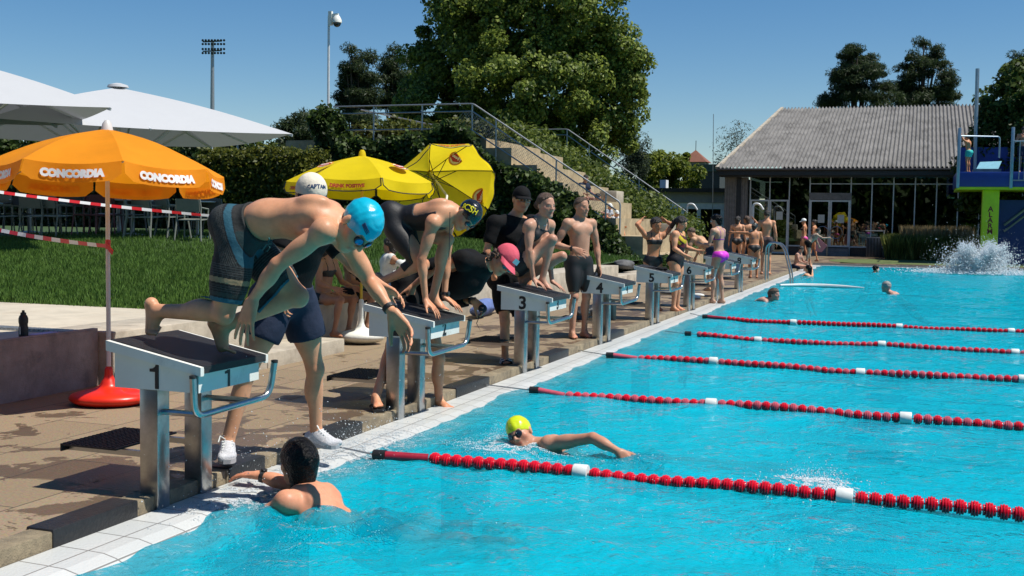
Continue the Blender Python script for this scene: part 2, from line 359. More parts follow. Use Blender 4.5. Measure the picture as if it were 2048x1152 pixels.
LIGHT = V(.62, .305, .17); TAN = V(.50, .235, .122); BROWN = V(.33, .17, .105)
class Person:
    """J: joints in world metres. s: size factor (1 = 1.75 m adult). Build with .body() then .wear()"""
    def __init__(s, J, label, sc=1., fat=1., limb=1., woman=False, skin=LIGHT, glute=1., vox=.008, wet=False, head=1., group=None, name='person', base=None, detail=True, wet_back_off=False, handk=1.06):
        s.J = {k: np.array(v, float) for k, v in J.items()}; s.s = sc; s.vox = vox; s.skin = skin; s.hs = sc * head; s.limb = limb
        s.paint = []; s.f = Sdf(vox); s.wet = wet; s.handk = handk; s.woman = woman
        J = s.J
        if base is None: base = (J['anL'] + J['anR']) / 2; base = V(base[0], base[1], min(J['anL'][2], J['anR'][2]) - .07 * sc)
        s.root = thing(name, label, 'person', base, group)
        f = s.f; s_ = sc; L = limb
        lat = nrm(J['shR'] - J['shL']); latp = nrm(J['hipR'] - J['hipL'])
        upc = nrm(J['neck'] - J['chest']); upa = nrm(J['chest'] - J['pel']); upp = nrm(J['mid'] - J['pel'])
        fc = nrm(np.cross(upc, lat)); fp = nrm(np.cross(upp, latp)); fa = nrm(fc + fp)
        s.lat, s.latp, s.upc, s.upp, s.fc, s.fp, s.upa, s.fa = lat, latp, upc, upp, fc, fp, upa, fa
        shw = np.linalg.norm(J['shR'] - J['shL']) / 2
        w_ = fat
        def axs(x, z): z = nrm(z); x = nrm(x - z * (x @ z)); return np.array([x, np.cross(z, x), z])
        f.ell(J['chest'] + upc * .0 * s_, (min(.8 * shw, .15 * s_) * w_, .112 * s_ * w_, .17 * s_), axs(lat, upc), .04, 'torso')
        f.ell(J['chest'] + upc * .07 * s_ - fc * .01 * s_, (.155 * s_, .088 * s_, .095 * s_), axs(lat, upc), .05, 'torso')
        f.ell(J['mid'], ((.122 if woman else .13) * s_ * w_, .098 * s_ * w_, .15 * s_), axs(lat + latp, upa), .06, 'torso')
        f.ell(J['pel'], ((.162 if woman else .15) * s_ * w_, .108 * s_ * w_, .115 * s_), axs(latp, upp), .06, 'torso')
        if vox < .0105 and not wet_back_off: f.cap(J['chest'] - fc * .122 * s_ * w_ + upc * .1 * s_, J['mid'] - fa * .108 * s_ * w_, .02 * s_, .018 * s_, .035, 'torso', True)
        # neck, trapezius, clavicles
        hd = J['head']; s.H = frame(J['face'], J['up']); H = s.H; h = s.hs
        nb = J['neck']; nt_ = hd - H[2] * .06 * h - H[1] * .018 * h
        f.cap(nb - upc * .02 * s_, nt_, .062 * s_ * (.88 if woman else 1), .052 * h * (.88 if woman else 1), .03, 'neck')
        for sd_ in ('L', 'R'):
            sg = 1 if sd_ == 'R' else -1
            sh = J['sh' + sd_]
            f.cap(nb - upc * .01 * s_ + lat * sg * .03 * s_, sh - lat * sg * .02 * s_ - upc * .005 * s_, .048 * s_, .045 * s_ * L, .05, 'torso')
            f.ell(sh, .058 * s_ * L, None, .04, 'sh' + sd_)
            if woman: f.ell(J['chest'] + lat * sg * .068 * s_ + fc * .085 * s_ + upc * .0 * s_, (.062 * s_, .055 * s_, .06 * s_), axs(lat, upc), .03, 'torso')
            else: f.ell(J['chest'] + lat * sg * .07 * s_ + fc * .072 * s_ + upc * .04 * s_, (.078 * s_, .038 * s_, .06 * s_), axs(lat, upc), .03, 'torso')
            f.ell(J['chest'] + lat * sg * .085 * s_ - fc * .076 * s_ * w_ + upc * .05 * s_, (.05 * s_, .032 * s_, .08 * s_), axs(lat * .9 + upc * .25 * sg, upc), .035, 'torso')
            # arm
            el, wr = J['el' + sd_], J['wr' + sd_]; ua = nrm(el - sh)
            f.cap(sh, el, .047 * s_ * L, .036 * s_ * L, .03, 'arm' + sd_)
            f.ell(sh + ua * .14 * s_, (.043 * s_ * L, .043 * s_ * L, .085 * s_), axs(lat, ua), .03, 'arm' + sd_)
            fo = nrm(wr - el)
            f.cap(el, wr, .035 * s_ * L, .0245 * s_ * L, .018, 'arm' + sd_)
            xa = fo if abs(fo @ lat) > .9 else lat
            f.ell(el + fo * .075 * s_, (.041 * s_ * L, .038 * s_ * L, .075 * s_), axs(fc if abs(fo @ lat) > .9 else lat, fo), .02, 'arm' + sd_)
            # leg
            hp, kn, an = J['hip' + sd_], J['kn' + sd_], J['an' + sd_]
            th = nrm(kn - hp); sn = nrm(an - kn)
            f.cap(hp, kn, .082 * s_ * L * (1.06 if woman else 1), .05 * s_ * L, .045, 'leg' + sd_)
            f.ell(hp + th * .15 * s_, (.08 * s_ * L, .084 * s_ * L, .17 * s_), axs(latp, th), .04, 'leg' + sd_)
            f.ell(J['pel'] + latp * sg * .075 * s_ - fp * .062 * s_ - upp * .045 * s_, glute * V(.085 * s_ * (1.1 if woman else 1), .088 * s_ * (1.08 if woman else 1), .09 * s_), axs(latp, upp), .045, 'leg' + sd_)
            f.cap(kn, an, .048 * s_ * L, .034 * s_ * L, .022, 'leg' + sd_)
            # knee cap and calf: bend plane
            bk = -(th - sn); bk = bk - sn * (bk @ sn)
            td = J['t' + sd_] if ('t' + sd_) in J else fp
            if np.linalg.norm(bk) < .25: bk = -(td - sn * (td @ sn))
            else: bk = -nrm(th - sn * (th @ sn)) if np.linalg.norm(th - sn * (th @ sn)) > .1 else bk
            bk = nrm(bk)
            f.ell(kn + sn * .135 * s_ + bk * .022 * s_, (.046 * s_ * L, .046 * s_ * L, .1 * s_), axs(latp if abs(sn @ latp) < .9 else fp, sn), .03, 'leg' + sd_)
            f.ell(kn - bk * .02 * s_ , .037 * s_ * L, None, .025, 'leg' + sd_)
            s.foot(sd_, an, sn)
            s.hand(sd_, wr, fo)
        # head
        def P(x, y, z): return hd + h * (x * H[0] + y * H[1] + z * H[2])
        s.P = P
        f.ell(P(0, -.012, .035), h * V(.075, .097, .088), H, .02, 'skull')
        f.ell(P(0, .026, -.035), h * V(.06, .062, .078), H, .03, 'face')
        f.ell(P(0, .066, -.094), h * .021, None, .025, 'face')
        for g in (-1, 1):
            f.cap(P(.052 * g, -.008, -.05), P(.018 * g, .062, -.094), .022 * h, .017 * h, .02, 'face')
            f.ell(P(.045 * g, .05, -.022), h * .025, None, .02, 'face')
            f.ell(P(.077 * g, -.012, -.004), h * V(.009, .018, .03), H, .008, 'face')
        f.cap(P(-.036, .076, .022), P(.036, .076, .022), .013 * h, .013 * h, .012, 'face')
        if detail:
            for g in (-1, 1): f.ell(P(.031 * g, .094, .003), h * V(.019, .015, .012), H, .01, 'face', True)
            for g in (-1, 1): f.ell(P(.031 * g, .072, .003), h * .0135, None, .003, 'face')
            f.cap(P(0, .086, .012), P(0, .107, -.024), .008 * h, .012 * h, .012, 'face')
            for g in (-1, 1): f.ell(P(.012 * g, .095, -.028), h * .0085, None, .006, 'face')
            f.cap(P(-.02, .08, -.0555), P(.02, .08, -.0555), .0075 * h, .0075 * h, .008, 'face')
            f.cap(P(-.017, .079, -.067), P(.017, .079, -.067), .0085 * h, .0085 * h, .008, 'face')
            f.cap(P(-.026, .092, -.061), P(.026, .092, -.061), .0028 * h, .0028 * h, .004, 'face', True)
            s.pt(capf(P(-.018, .09, -.061), P(.018, .09, -.061), .011 * h), skin * V(.85, .55, .55), .006)
            s.pt(capf(P(-.02, .094, -.061), P(.02, .094, -.061), .003 * h), skin * V(.35, .18, .18), .003)
            for g in (-1, 1):
                s.pt(ball(P(.031 * g, .083, .003), .0095 * h), V(.36, .33, .30), .003)
                s.pt(ball(P(.031 * g, .086, .003), .0072 * h), V(.02, .014, .01), .002)
                s.pt(capf(P(.018 * g, .095, .0235), P(.045 * g, .083, .026), .0055 * h), skin * V(.22, .17, .14), .004)
                s.pt(ball(P(.045 * g, .068, -.028), .024 * h), skin * V(1.05, .8, .78), .02)
        s.mott = nr.uniform(0, 9, 6)
        for j in ('elL', 'elR', 'knL', 'knR'): s.pt(ball(J[j], .05 * s_), skin * V(.98, .82, .78), .06)
    def foot(s, sd_, an, sn):
        J, s_, f = s.J, s.s, s.f
        t = nrm(J.get('t' + sd_, s.fp)); u = J.get('u' + sd_, -sn); u = nrm(u - t * (u @ t)); x = np.cross(t, u); tb = s.J.get('tb' + sd_)
        tg = 'foot' + sd_; sg = 1 if sd_ == 'R' else -1
        def q(a, b, c): return an + s_ * (a * t + b * u + c * x)
        f.ell(q(-.04, -.042, 0), s_ * .031, None, .02, tg)
        f.cap(q(-.035, -.045, 0), q(.1, -.056, .018), .026 * s_, .019 * s_, .02, tg)
        f.cap(q(-.035, -.045, 0), q(.095, -.056, -.02), .026 * s_, .019 * s_, .02, tg)
        f.cap(q(.01, -.005, 0), q(.095, -.045, 0), .03 * s_, .02 * s_, .03, tg)
        td = t if tb is None else nrm(tb)
        ln = (.05, .05, .045, .04, .034)
        for i in range(5):
            c = (-.031 + .0155 * i) * sg * -1
            a = q(.105 - .006 * i, -.055, c); b = a + td * ln[i] * s_ * 1.0
            f.cap(a, b, (.0125 if i == 0 else .0095) * s_, (.0105 if i == 0 else .0075) * s_, .008, tg)
        s.pt(capf(q(.1, -.055, 0), q(.15, -.055, 0), .04 * s_), s.skin * V(1, .8, .76), .03)
    def hand(s, sd_, wr, fo):
        """hd: direction wrist to knuckles, hn: where the palm faces, hc: curl of each joint (radians), hsp: finger spread"""
        J, s_, f = s.J, s.s, s.f
        d = nrm(J.get('hd' + sd_, fo)); n = J.get('hn' + sd_); n = s.latp * (-1 if sd_ == 'R' else 1) if n is None else n
        n = nrm(n - d * (n @ d)) if np.linalg.norm(n - d * (n @ d)) > .05 else nrm(np.cross(d, V(.3, .5, .8)))
        c = float(J.get('hc' + sd_, .28)); sp = float(J.get('hsp' + sd_, .1)); tg = 'hand' + sd_
        x = np.cross(n, d) * (1 if sd_ == 'R' else -1)      # thumb side
        S_ = s_ * s.handk
        def rot(v, ax, a): return v * cos(a) + np.cross(ax, v) * sin(a) + ax * (ax @ v) * (1 - cos(a))
        kx = (.032, .011, -.011, -.031); kl = (.09, .093, .088, .08)
        seg = ((.043, .026, .021), (.047, .03, .022), (.044, .028, .021), (.034, .021, .018))
        for i in range(4):
            k0 = wr + S_ * (d * .012 + x * kx[i] * .55); k1 = wr + S_ * (d * kl[i] + x * kx[i])
            f.cap(k0, k1, .0165 * S_, .0115 * S_, .014, tg)
            dv = rot(d, n, (1 if sd_ == 'R' else -1) * sp * (i - 1.4) * -1); dv = nrm(d + x * sp * (1.3 - i))
            p = k1; ax = nrm(np.cross(dv, n)); a = c * .7
            for j in range(3):
                v = rot(dv, ax, a); e = p + v * seg[i][j] * S_
                f.cap(p, e, (.0092 - .0009 * j) * S_, (.0085 - .0011 * j) * S_, .0035, tg); p = e; a += c * 1.0
            s.pt(ball(p, .013 * S_), s.skin * V(1.08, .82, .78), .012)
        ta = float(J.get('ht' + sd_, .7))
        b0 = wr + S_ * (d * .022 + x * .022 + n * .006); v = nrm(d * cos(ta) + x * sin(ta) + n * .28)
        b1 = b0 + v * .045 * S_; v2 = nrm(v + d * .25 + n * .1); b2 = b1 + v2 * .034 * S_; b3 = b2 + nrm(v2 + d * .15) * .026 * S_
        f.cap(b0, b1, .0165 * S_, .0125 * S_, .014, tg); f.cap(b1, b2, .0112 * S_, .0098 * S_, .004, tg); f.cap(b2, b3, .0098 * S_, .0078 * S_, .004, tg)
        s.pt(ball(wr + d * .09 * S_, .05 * S_), s.skin * V(1.0, .86, .82), .05)
    def pt(s, fn, c, soft=.01): s.paint.append((fn, np.array(c, float), soft))
    def colf(s, v):
        c = np.tile(s.skin, (len(v), 1))
        for fn, cc, so_ in s.paint:
            d = fn(v[:, 0], v[:, 1], v[:, 2]); t = np.clip(.5 - d / (2 * so_), 0, 1)[:, None]; t = t * t * (3 - 2 * t)
            c = c * (1 - t) + cc * t
        q = v / s.s; m = s.mott; a = np.sin(q[:, 0] * 17 + m[0] + 2 * np.sin(q[:, 1] * 13 + m[1])) * np.sin(q[:, 2] * 15 + m[2] + 1.5 * np.sin(q[:, 0] * 21 + m[3])) + .6 * np.sin(q[:, 1] * 41 + m[4]) * np.sin(q[:, 2] * 37 + m[5])
        return c * (1 + a[:, None] * V(.035, .06, .07))
    def body(s, drop=()):
        pr = [q for q in s.f.p if q['tag'] not in drop]
        return skin_mesh('body', pr, s.vox, M['skin_wet' if s.wet else 'skin'], s.root, colf=s.colf)
    def wear(s, name, tags, infl, clip, m, vox=None, colf=None, it=1, extra=None, disp=None, label=None, parent=None):
        pr = [dict(q) for q in s.f.p if q['tag'] in tags and not q['sub']]
        if extra is not None: pr = pr + extra.p
        o = skin_mesh(name, pr, vox or s.vox, m, parent or s.root, infl=infl, clip=clip, colf=colf, it=it, disp=disp)
        if label and o is not None: o['label'] = label
        return o
    def cap_swim(s, m, tilt=.35, low=-.012, name='swim_cap', infl=.006):
        n = -s.H[2] * cos(tilt) - s.H[1] * sin(tilt) * -1
        return s.wear(name, ('skull',), infl * s.hs, plane(s.P(0, .0, low), -s.H[2] * cos(tilt) + s.H[1] * sin(tilt)), m, vox=min(s.vox, .005), disp=lambda X, Y, Z: (.0016 * np.sin(X * 95 + 2.5 * np.sin(Z * 38 + 1)) * np.sin(Z * 61 + 2 * np.sin(Y * 47))).astype(np.float32))
    def hairdo(s, m, name='hair', infl=.012, tilt=.5, low=.0, back=0., rough=.006, bun=None, tail=None):
        e = Sdf(s.vox); h = s.hs; P = s.P
        if back: e.cap(P(0, -.075, .02), P(0, -.07, -back), .06 * h, .045 * h, .04, 'h')
        if bun: e.ell(P(*bun), .038 * h, None, .01, 'h')
        n = -s.H[2] * cos(tilt) + s.H[1] * sin(tilt)
        c0 = plane(P(0, .0, low), n)
        cl = c0 if not (back or bun) else OR(c0, AND(plane(P(0, -.035, 0), s.H[1]), plane(P(0, 0, -max(back, .12) - .02), -s.H[2])))
        if tail:
            pts = [np.array(p) for p in tail]; t2 = Sdf(s.vox)
            for a, b, i in zip(pts[:-1], pts[1:], range(99)): e.cap(a, b, .03 * h, .022 * h, .01, 'h')
            tl = [capf(a, b, .05 * h) for a, b in zip(pts[:-1], pts[1:])]
            cl = OR(cl, *tl)
        fr = 90.
        def dsp(X, Y, Z): return (rough * (np.sin(X * fr + 3 * np.sin(Z * 40)) * np.sin(Y * fr + 2) * .6 + np.sin(Z * fr * .9 + Y * 50) * .4)).astype(np.float32)
        return s.wear(name, ('skull',), infl * h, cl, m, vox=min(s.vox, .008), extra=e, disp=dsp)
    def goggles(s, frame_m, lens_m=None, strap=False, z=.003):
        P, H, h = s.P, s.H, s.hs; b = MB(); ll = []
        for g in (-1, 1):
            c = P(.033 * g, .09, z); ax = nrm(H[1] + H[0] * .35 * g)
            b.lathe(c, [(.021 * h, -.016 * h), (.0235 * h, -.006 * h), (.0225 * h, .0 * h), (.018 * h, .002 * h)], 14, ax)
            l = MB(); ll.append(l); l.lathe(c + ax * .0022 * h, [(.0185 * h, 0), (.017 * h, .003 * h), (.008 * h, .0048 * h), (.001, .005 * h)], 14, ax)
        b.tube([P(-.014, .1, z), P(0, .107, z + .002), P(.014, .1, z)], .0035 * h, 6)
        if strap:
            pts = []
            for i in range(25):
                a = -pi * .72 + 2 * pi * .86 * 0 + (i / 24) * (2 * pi * .72 ); 
                pts.append(P(.083 * sin(a) , -.012 - .105 * cos(a), .012 + .03 * cos(a)))
            b.tube(pts, .005 * h, 6)
        o = b.build('goggles', frame_m, s.root, True)
        for l in ll: l.build('lens', lens_m or M['lens'], o, True)
        return o
    def watch(s, sd_, m=None):
        wr, el = s.J['wr' + sd_], s.J['el' + sd_]; d = nrm(wr - el); b = MB(); r = .0285 * s.s * s.limb
        b.lathe(wr - d * .03 * s.s, [(r, -.011), (r + .005, -.011), (r + .005, .011), (r, .011)], 18, d)
        n = s.J.get('hn' + sd_); n = -nrm(n - d * (n @ d)) if n is not None else nrm(np.cross(d, V(0, 0, 1)))
        c = wr - d * .03 * s.s + n * (r + .003); b.lathe(c, [(.017, 0), (.019, .002), (.019, .009), (.016, .011)], 14, n)
        return b.build('wrist_watch', m or M['black_rubber'], s.root, True)

def standing(pos, face, hgt=1.7, lean=0., armL=None, armR=None, stepL=(0, 0), stepR=(0, 0), look=None, headpitch=0., hips=0., s_w=1.):
    """joints of a standing figure. face: heading in radians (0 = +x). arms: (elbow offset, wrist offset) in body frame x right, y forward, z up"""
    k = hgt / 1.75; F_ = V(cos(face), sin(face), 0); R_ = V(sin(face), -cos(face), 0); Zu = V(0, 0, 1); p = np.array(pos, float)
    def B(x, y, z): return p + k * (x * R_ + y * F_ + z * Zu)
    ln = lambda z: sin(lean) * (z - .95) if z > .95 else 0.
    lz = lambda z: .95 + (z - .95) * cos(lean) if z > .95 else z
    def T(x, y, z): return B(x * s_w, y + ln(z), lz(z))
    J = dict(pel=T(hips, 0, .97), mid=T(hips * .6, .0, 1.13), chest=T(0, -.005, 1.3), neck=T(0, -.02, 1.475))
    hdv = F_ if look is None else V(cos(look), sin(look), 0)
    fd = hdv * cos(headpitch) + Zu * sin(headpitch); fd = nrm(fd)
    up = nrm(Zu * cos(headpitch) - hdv * sin(headpitch))
    J['neck'] = T(0, -.02, 1.475); J['head'] = J['neck'] + k * (.145 * nrm(up + Zu * .6 + F_ * sin(lean) * .6) + .03 * hdv); J['face'] = fd; J['up'] = up
    for sd_, g, st, arm in (('L', -1, stepL, armL), ('R', 1, stepR, armR)):
        J['sh' + sd_] = T(.178 * g, -.01, 1.42)
        e, wv = arm if arm is not None else ((.06 * g, -.03, -.28), (.03 * g, .06, -.245))
        tv = lambda q: k * (q[0] * R_ + q[1] * F_ + q[2] * Zu)
        J['el' + sd_] = J['sh' + sd_] + tv(e); J['wr' + sd_] = J['el' + sd_] + tv(wv)
        J['hip' + sd_] = B(.088 * g + hips, ln(.92), .92)
        J['an' + sd_] = B(.1 * g + st[0], st[1], .078 + (st[2] if len(st) > 2 else 0)); 
        kn = (J['hip' + sd_] + J['an' + sd_]) / 2; kn = kn + F_ * .035 * k + V(0, 0, .02) * k
        L0 = np.linalg.norm(J['hip' + sd_] - J['an' + sd_]); need = .84 * k
        if L0 < need * .985: kn = kn + F_ * math.sqrt(max((need / 2) ** 2 - (L0 / 2) ** 2, 0)) * .9
        J['kn' + sd_] = kn
        J['t' + sd_] = nrm(F_ + R_ * .2 * g); J['u' + sd_] = Zu
        J['hn' + sd_] = -R_ * g
    return J, k
# ================================================================== SETTING
D = .07
def nodes_mat(name):
    m = bpy.data.materials.new(name); m.use_nodes = True; t = m.node_tree
    return m, t.nodes, t.links, t.nodes["Principled BSDF"]
def paving_mat():
    m, N, L, b = nodes_mat('deck_paving')
    tc = N.new("ShaderNodeTexCoord")
    mp = N.new("ShaderNodeMapping"); mp.inputs["Rotation"].default_value = (0, 0, pi / 2); L.new(tc.outputs["Object"], mp.inputs[0])
    br = N.new("ShaderNodeTexBrick"); L.new(mp.outputs[0], br.inputs[0]); br.inputs["Scale"].default_value = 1
    br.inputs["Brick Width"].default_value = 1.0; br.inputs["Row Height"].default_value = .5; br.inputs["Mortar Size"].default_value = .006
    br.inputs["Color1"].default_value = (.36, .265, .165, 1); br.inputs["Color2"].default_value = (.30, .22, .132, 1); br.inputs["Mortar"].default_value = (.12, .09, .06, 1)
    n1 = N.new("ShaderNodeTexNoise"); n1.inputs["Scale"].default_value = 60; n1.inputs["Detail"].default_value = 6; L.new(tc.outputs["Object"], n1.inputs[0])
    mx = N.new("ShaderNodeMix"); mx.data_type = 'RGBA'; mx.blend_type = 'MULTIPLY'; mx.inputs[0].default_value = .55
    L.new(br.outputs["Color"], mx.inputs[6]); L.new(n1.outputs["Color"], mx.inputs[7])
    # wet splashes: water lying on the paving, with an outline of its own
    n2 = N.new("ShaderNodeTexNoise"); n2.inputs["Scale"].default_value = 2.1; n2.inputs["Detail"].default_value = 7; n2.inputs["Roughness"].default_value = .62
    n2.inputs["Distortion"].default_value = .6; L.new(tc.outputs["Object"], n2.inputs[0])
    sx = N.new("ShaderNodeSeparateXYZ"); L.new(tc.outputs["Object"], sx.inputs[0])
    g = N.new("ShaderNodeMapRange"); g.inputs[1].default_value = -2.6; g.inputs[2].default_value = -.1; g.inputs[3].default_value = -.085; g.inputs[4].default_value = .10; L.new(sx.outputs[0], g.inputs[0])
    ad = N.new("ShaderNodeMath"); ad.operation = 'ADD'; L.new(n2.outputs["Fac"], ad.inputs[0]); L.new(g.outputs[0], ad.inputs[1])
    wt = N.new("ShaderNodeMapRange"); wt.inputs[1].default_value = .552; wt.inputs[2].default_value = .568; L.new(ad.outputs[0], wt.inputs[0])
    m2 = N.new("ShaderNodeMix"); m2.data_type = 'RGBA'; m2.blend_type = 'MULTIPLY'; m2.inputs[7].default_value = (.48, .43, .40, 1)
    L.new(wt.outputs[0], m2.inputs[0]); L.new(mx.outputs[2], m2.inputs[6]); L.new(m2.outputs[2], b.inputs["Base Color"])
    rg = N.new("ShaderNodeMapRange"); rg.inputs[3].default_value = .85; rg.inputs[4].default_value = .42; L.new(wt.outputs[0], rg.inputs[0]); L.new(rg.outputs[0], b.inputs["Roughness"])
    bp = N.new("ShaderNodeBump"); bp.inputs["Strength"].default_value = .5; bp.inputs["Distance"].default_value = .01
    ma = N.new("ShaderNodeMath"); ma.operation = 'MULTIPLY'; L.new(br.outputs["Fac"], ma.inputs[0]); ma.inputs[1].default_value = -1.5
    m3 = N.new("ShaderNodeMath"); m3.operation = 'ADD'; L.new(ma.outputs[0], m3.inputs[0]); L.new(n1.outputs["Fac"], m3.inputs[1])
    L.new(m3.outputs[0], bp.inputs["Height"]); L.new(bp.outputs[0], b.inputs["Normal"])
    return m
def tile_mat():
    m, N, L, b = nodes_mat('white_tiles')
    tc = N.new("ShaderNodeTexCoord")
    br = N.new("ShaderNodeTexBrick"); L.new(tc.outputs["Object"], br.inputs[0]); br.offset = 0; br.inputs["Scale"].default_value = 1
    br.inputs["Brick Width"].default_value = .165; br.inputs["Row Height"].default_value = .25; br.inputs["Mortar Size"].default_value = .0045
    br.inputs["Color1"].default_value = (.56, .57, .55, 1); br.inputs["Color2"].default_value = (.50, .515, .50, 1); br.inputs["Mortar"].default_value = (.2, .195, .185, 1)
    L.new(br.outputs["Color"], b.inputs["Base Color"]); b.inputs["Roughness"].default_value = .35
    n = N.new("ShaderNodeTexNoise"); n.inputs["Scale"].default_value = 55; n.inputs["Detail"].default_value = 3; L.new(tc.outputs["Object"], n.inputs[0])
    bp = N.new("ShaderNodeBump"); bp.inputs["Strength"].default_value = .3; bp.inputs["Distance"].default_value = .01; L.new(n.outputs["Fac"], bp.inputs["Height"]); L.new(bp.outputs[0], b.inputs["Normal"])
    return m
def grid_pts(x0, x1, y0, y1, z): return [(x0, y0, z), (x1, y0, z), (x1, y1, z), (x0, y1, z)]
PX1, PY0, PY1 = 26., -9., 39.
M['soil'] = mat('soil_grass', (.05, .085, .02), .95, 0, .35, 3)
b = MB()
for q in ((-900, -2.95, -900, 1500), (-2.95, PX1, -900, PY0), (-2.95, 1200, PY1, 1500), (PX1, 1200, -900, PY1)): b.add(grid_pts(q[0], q[1], q[2], q[3], -.02), [(0, 1, 2, 3)])
struct(b.build('ground', M['soil']))
M['deck'] = paving_mat()
b = MB()
for q in ((-2.9, -.14, -9.6, 26), (-6, -.14, 26, PY1 + .1), (-9, .9, PY1 + .1, 50.2), (.9, 14, PY1 + .1, 39.9), (.9, 3.4, 45.8, 50.2)): b.add(grid_pts(*q, D), [(0, 1, 2, 3)])
struct(b.build('pool_deck', M['deck']))
# kerb of long stones between paving and overflow tiles
b = MB(); y = -9.; i = 0
while y < PY1:
    ln = min(1.2, PY1 - y); b.box((-.14, y + .004, -.2), (-.004, y + ln - .004, D + .005 + .002 * (i % 2)), .008); y += ln; i += 1
struct(b.build('kerb', M['kerb'], None, True))
M['tiles'] = tile_mat()
prof = [(-.004, -.3), (0, 0), (.13, -.002), (.25, -.006), (.32, -.022), (.40, -.06), (.46, -.13), (.47, -.3)]
n = len(prof); ys = np.arange(PY0, PY1 + .01, 2.)
v = [(x, yy, z) for yy in ys for x, z in prof]; f = [(i * n + k, i * n + k + 1, (i + 1) * n + k + 1, (i + 1) * n + k) for i in range(len(ys) - 1) for k in range(n - 1)]
struct(mesh('overflow_tiles', v, f, M['tiles']))
b = MB(); b.box((-.13, PY1 - .35, -.3), (PX1, PY1, .0)); b.box((-.13, PY1, -.3), (PX1, PY1 + .3, .055))
struct(b.build('far_edge_tiles', M['tiles']))
# basin
M['basin'] = mat('pool_paint', (.01, .90, .98), .7, 0, .10, 1.2)
FZ = -1.75
b = MB(); b.add(grid_pts(.47, PX1, PY0, PY1 - .35, FZ), [(0, 1, 2, 3)])
b.add([(.475, PY0, FZ), (.475, PY1 - .35, FZ), (.475, PY1 - .35, -.12), (.475, PY0, -.12)], [(0, 1, 2, 3)])
b.add([(.47, PY1 - .355, FZ), (PX1, PY1 - .355, FZ), (PX1, PY1 - .355, -.1), (.47, PY1 - .355, -.1)], [(0, 1, 2, 3)])
b.add([(PX1, PY0, FZ), (PX1, PY1, FZ), (PX1, PY1, .05), (PX1, PY0, .05)], [(3, 2, 1, 0)])
b.add([(.47, PY0, FZ), (PX1, PY0, FZ), (PX1, PY0, .05), (.47, PY0, .05)], [(3, 2, 1, 0)])
struct(b.build('pool_basin', M['basin']))
M['mark'] = mat('navy_tile', (.012, .05, .11), .5, 0, .2, 12)
b = MB()
for k in range(-1, 8):
    yc = .2 + 2.9 * k
    b.add(grid_pts(3.6, 24, yc - .12, yc + .12, FZ + .004), [(0, 1, 2, 3)]); b.add(grid_pts(2.85, 3.6, yc - .5, yc + .5, FZ + .004), [(0, 1, 2, 3)])
    b.add([(.479, yc - .13, -.95), (.479, yc + .13, -.95), (.479, yc + .13, -.2), (.479, yc - .13, -.2)], [(0, 1, 2, 3)])
    b.add([(.479, yc - .5, -.8), (.479, yc - .13, -.8), (.479, yc - .13, -.25), (.479, yc - .5, -.25)], [(0, 1, 2, 3)])
    b.add([(.479, yc + .13, -.8), (.479, yc + .5, -.8), (.479, yc + .5, -.25), (.479, yc + .13, -.25)], [(0, 1, 2, 3)])
struct(b.build('lane_markings', M['mark']))
# water: a rippled sheet
def wave(X, Y):
    r = np.random.default_rng(5); Z = np.zeros_like(X)
    for lam, amp, n_ in ((2.6, .0085, 7), (1.1, .0075, 9), (.55, .0052, 11), (.3, .0027, 12)):
        for _ in range(n_):
            a = r.uniform(0, 2 * pi); k = 2 * pi / (lam * r.uniform(.75, 1.3)); ph = r.uniform(0, 6.28)
            q = k * (cos(a) * X + sin(a) * Y) + ph + .8 * np.sin(.9 * X + 1.3 * Y + ph)
            Z += amp / math.sqrt(n_) * 1.4 * (1 - 2 * np.abs(np.sin(q / 2))) if lam < .8 else amp / math.sqrt(n_) * 1.4 * np.sin(q)
    for cx, cy, A, w_ in ((1.55, 2.5, .022, .45), (.8, .3, .028, .6), (1.0, 1.8, .012, .5), (8.5, 34, .03, 2.)):
        R_ = np.hypot(X - cx, Y - cy); Z += A * np.exp(-(R_ / w_) ** 2) * np.sin(R_ * 2 * pi / .24)
    fade = 1 - .55 * np.clip((Y - 7) / 8, 0, 1) * np.clip((18 - Y) / 8, 0, 1)
    return Z * np.clip((X - .1) / .5, .25, 1) * fade - .016
ys = [-4.6]
while ys[-1] < PY1 - .34: ys.append(ys[-1] + max(.035, .0052 * max(ys[-1] + 4.9, 3)))
ys = np.array([PY0] + ys[:-1] + [PY1 - .352]); xs = np.concatenate([np.linspace(.18, 4, 90), np.linspace(4, 11, 120)[1:], np.linspace(11, PX1 + .02, 60)[1:]])
X, Y = np.meshgrid(xs, ys); Z = wave(X, Y); ny, nx = X.shape
ii = (np.arange(ny - 1)[:, None] * nx + np.arange(nx - 1)[None]).ravel()
F_ = np.stack([ii, ii + 1, ii + nx + 1, ii + nx], 1)
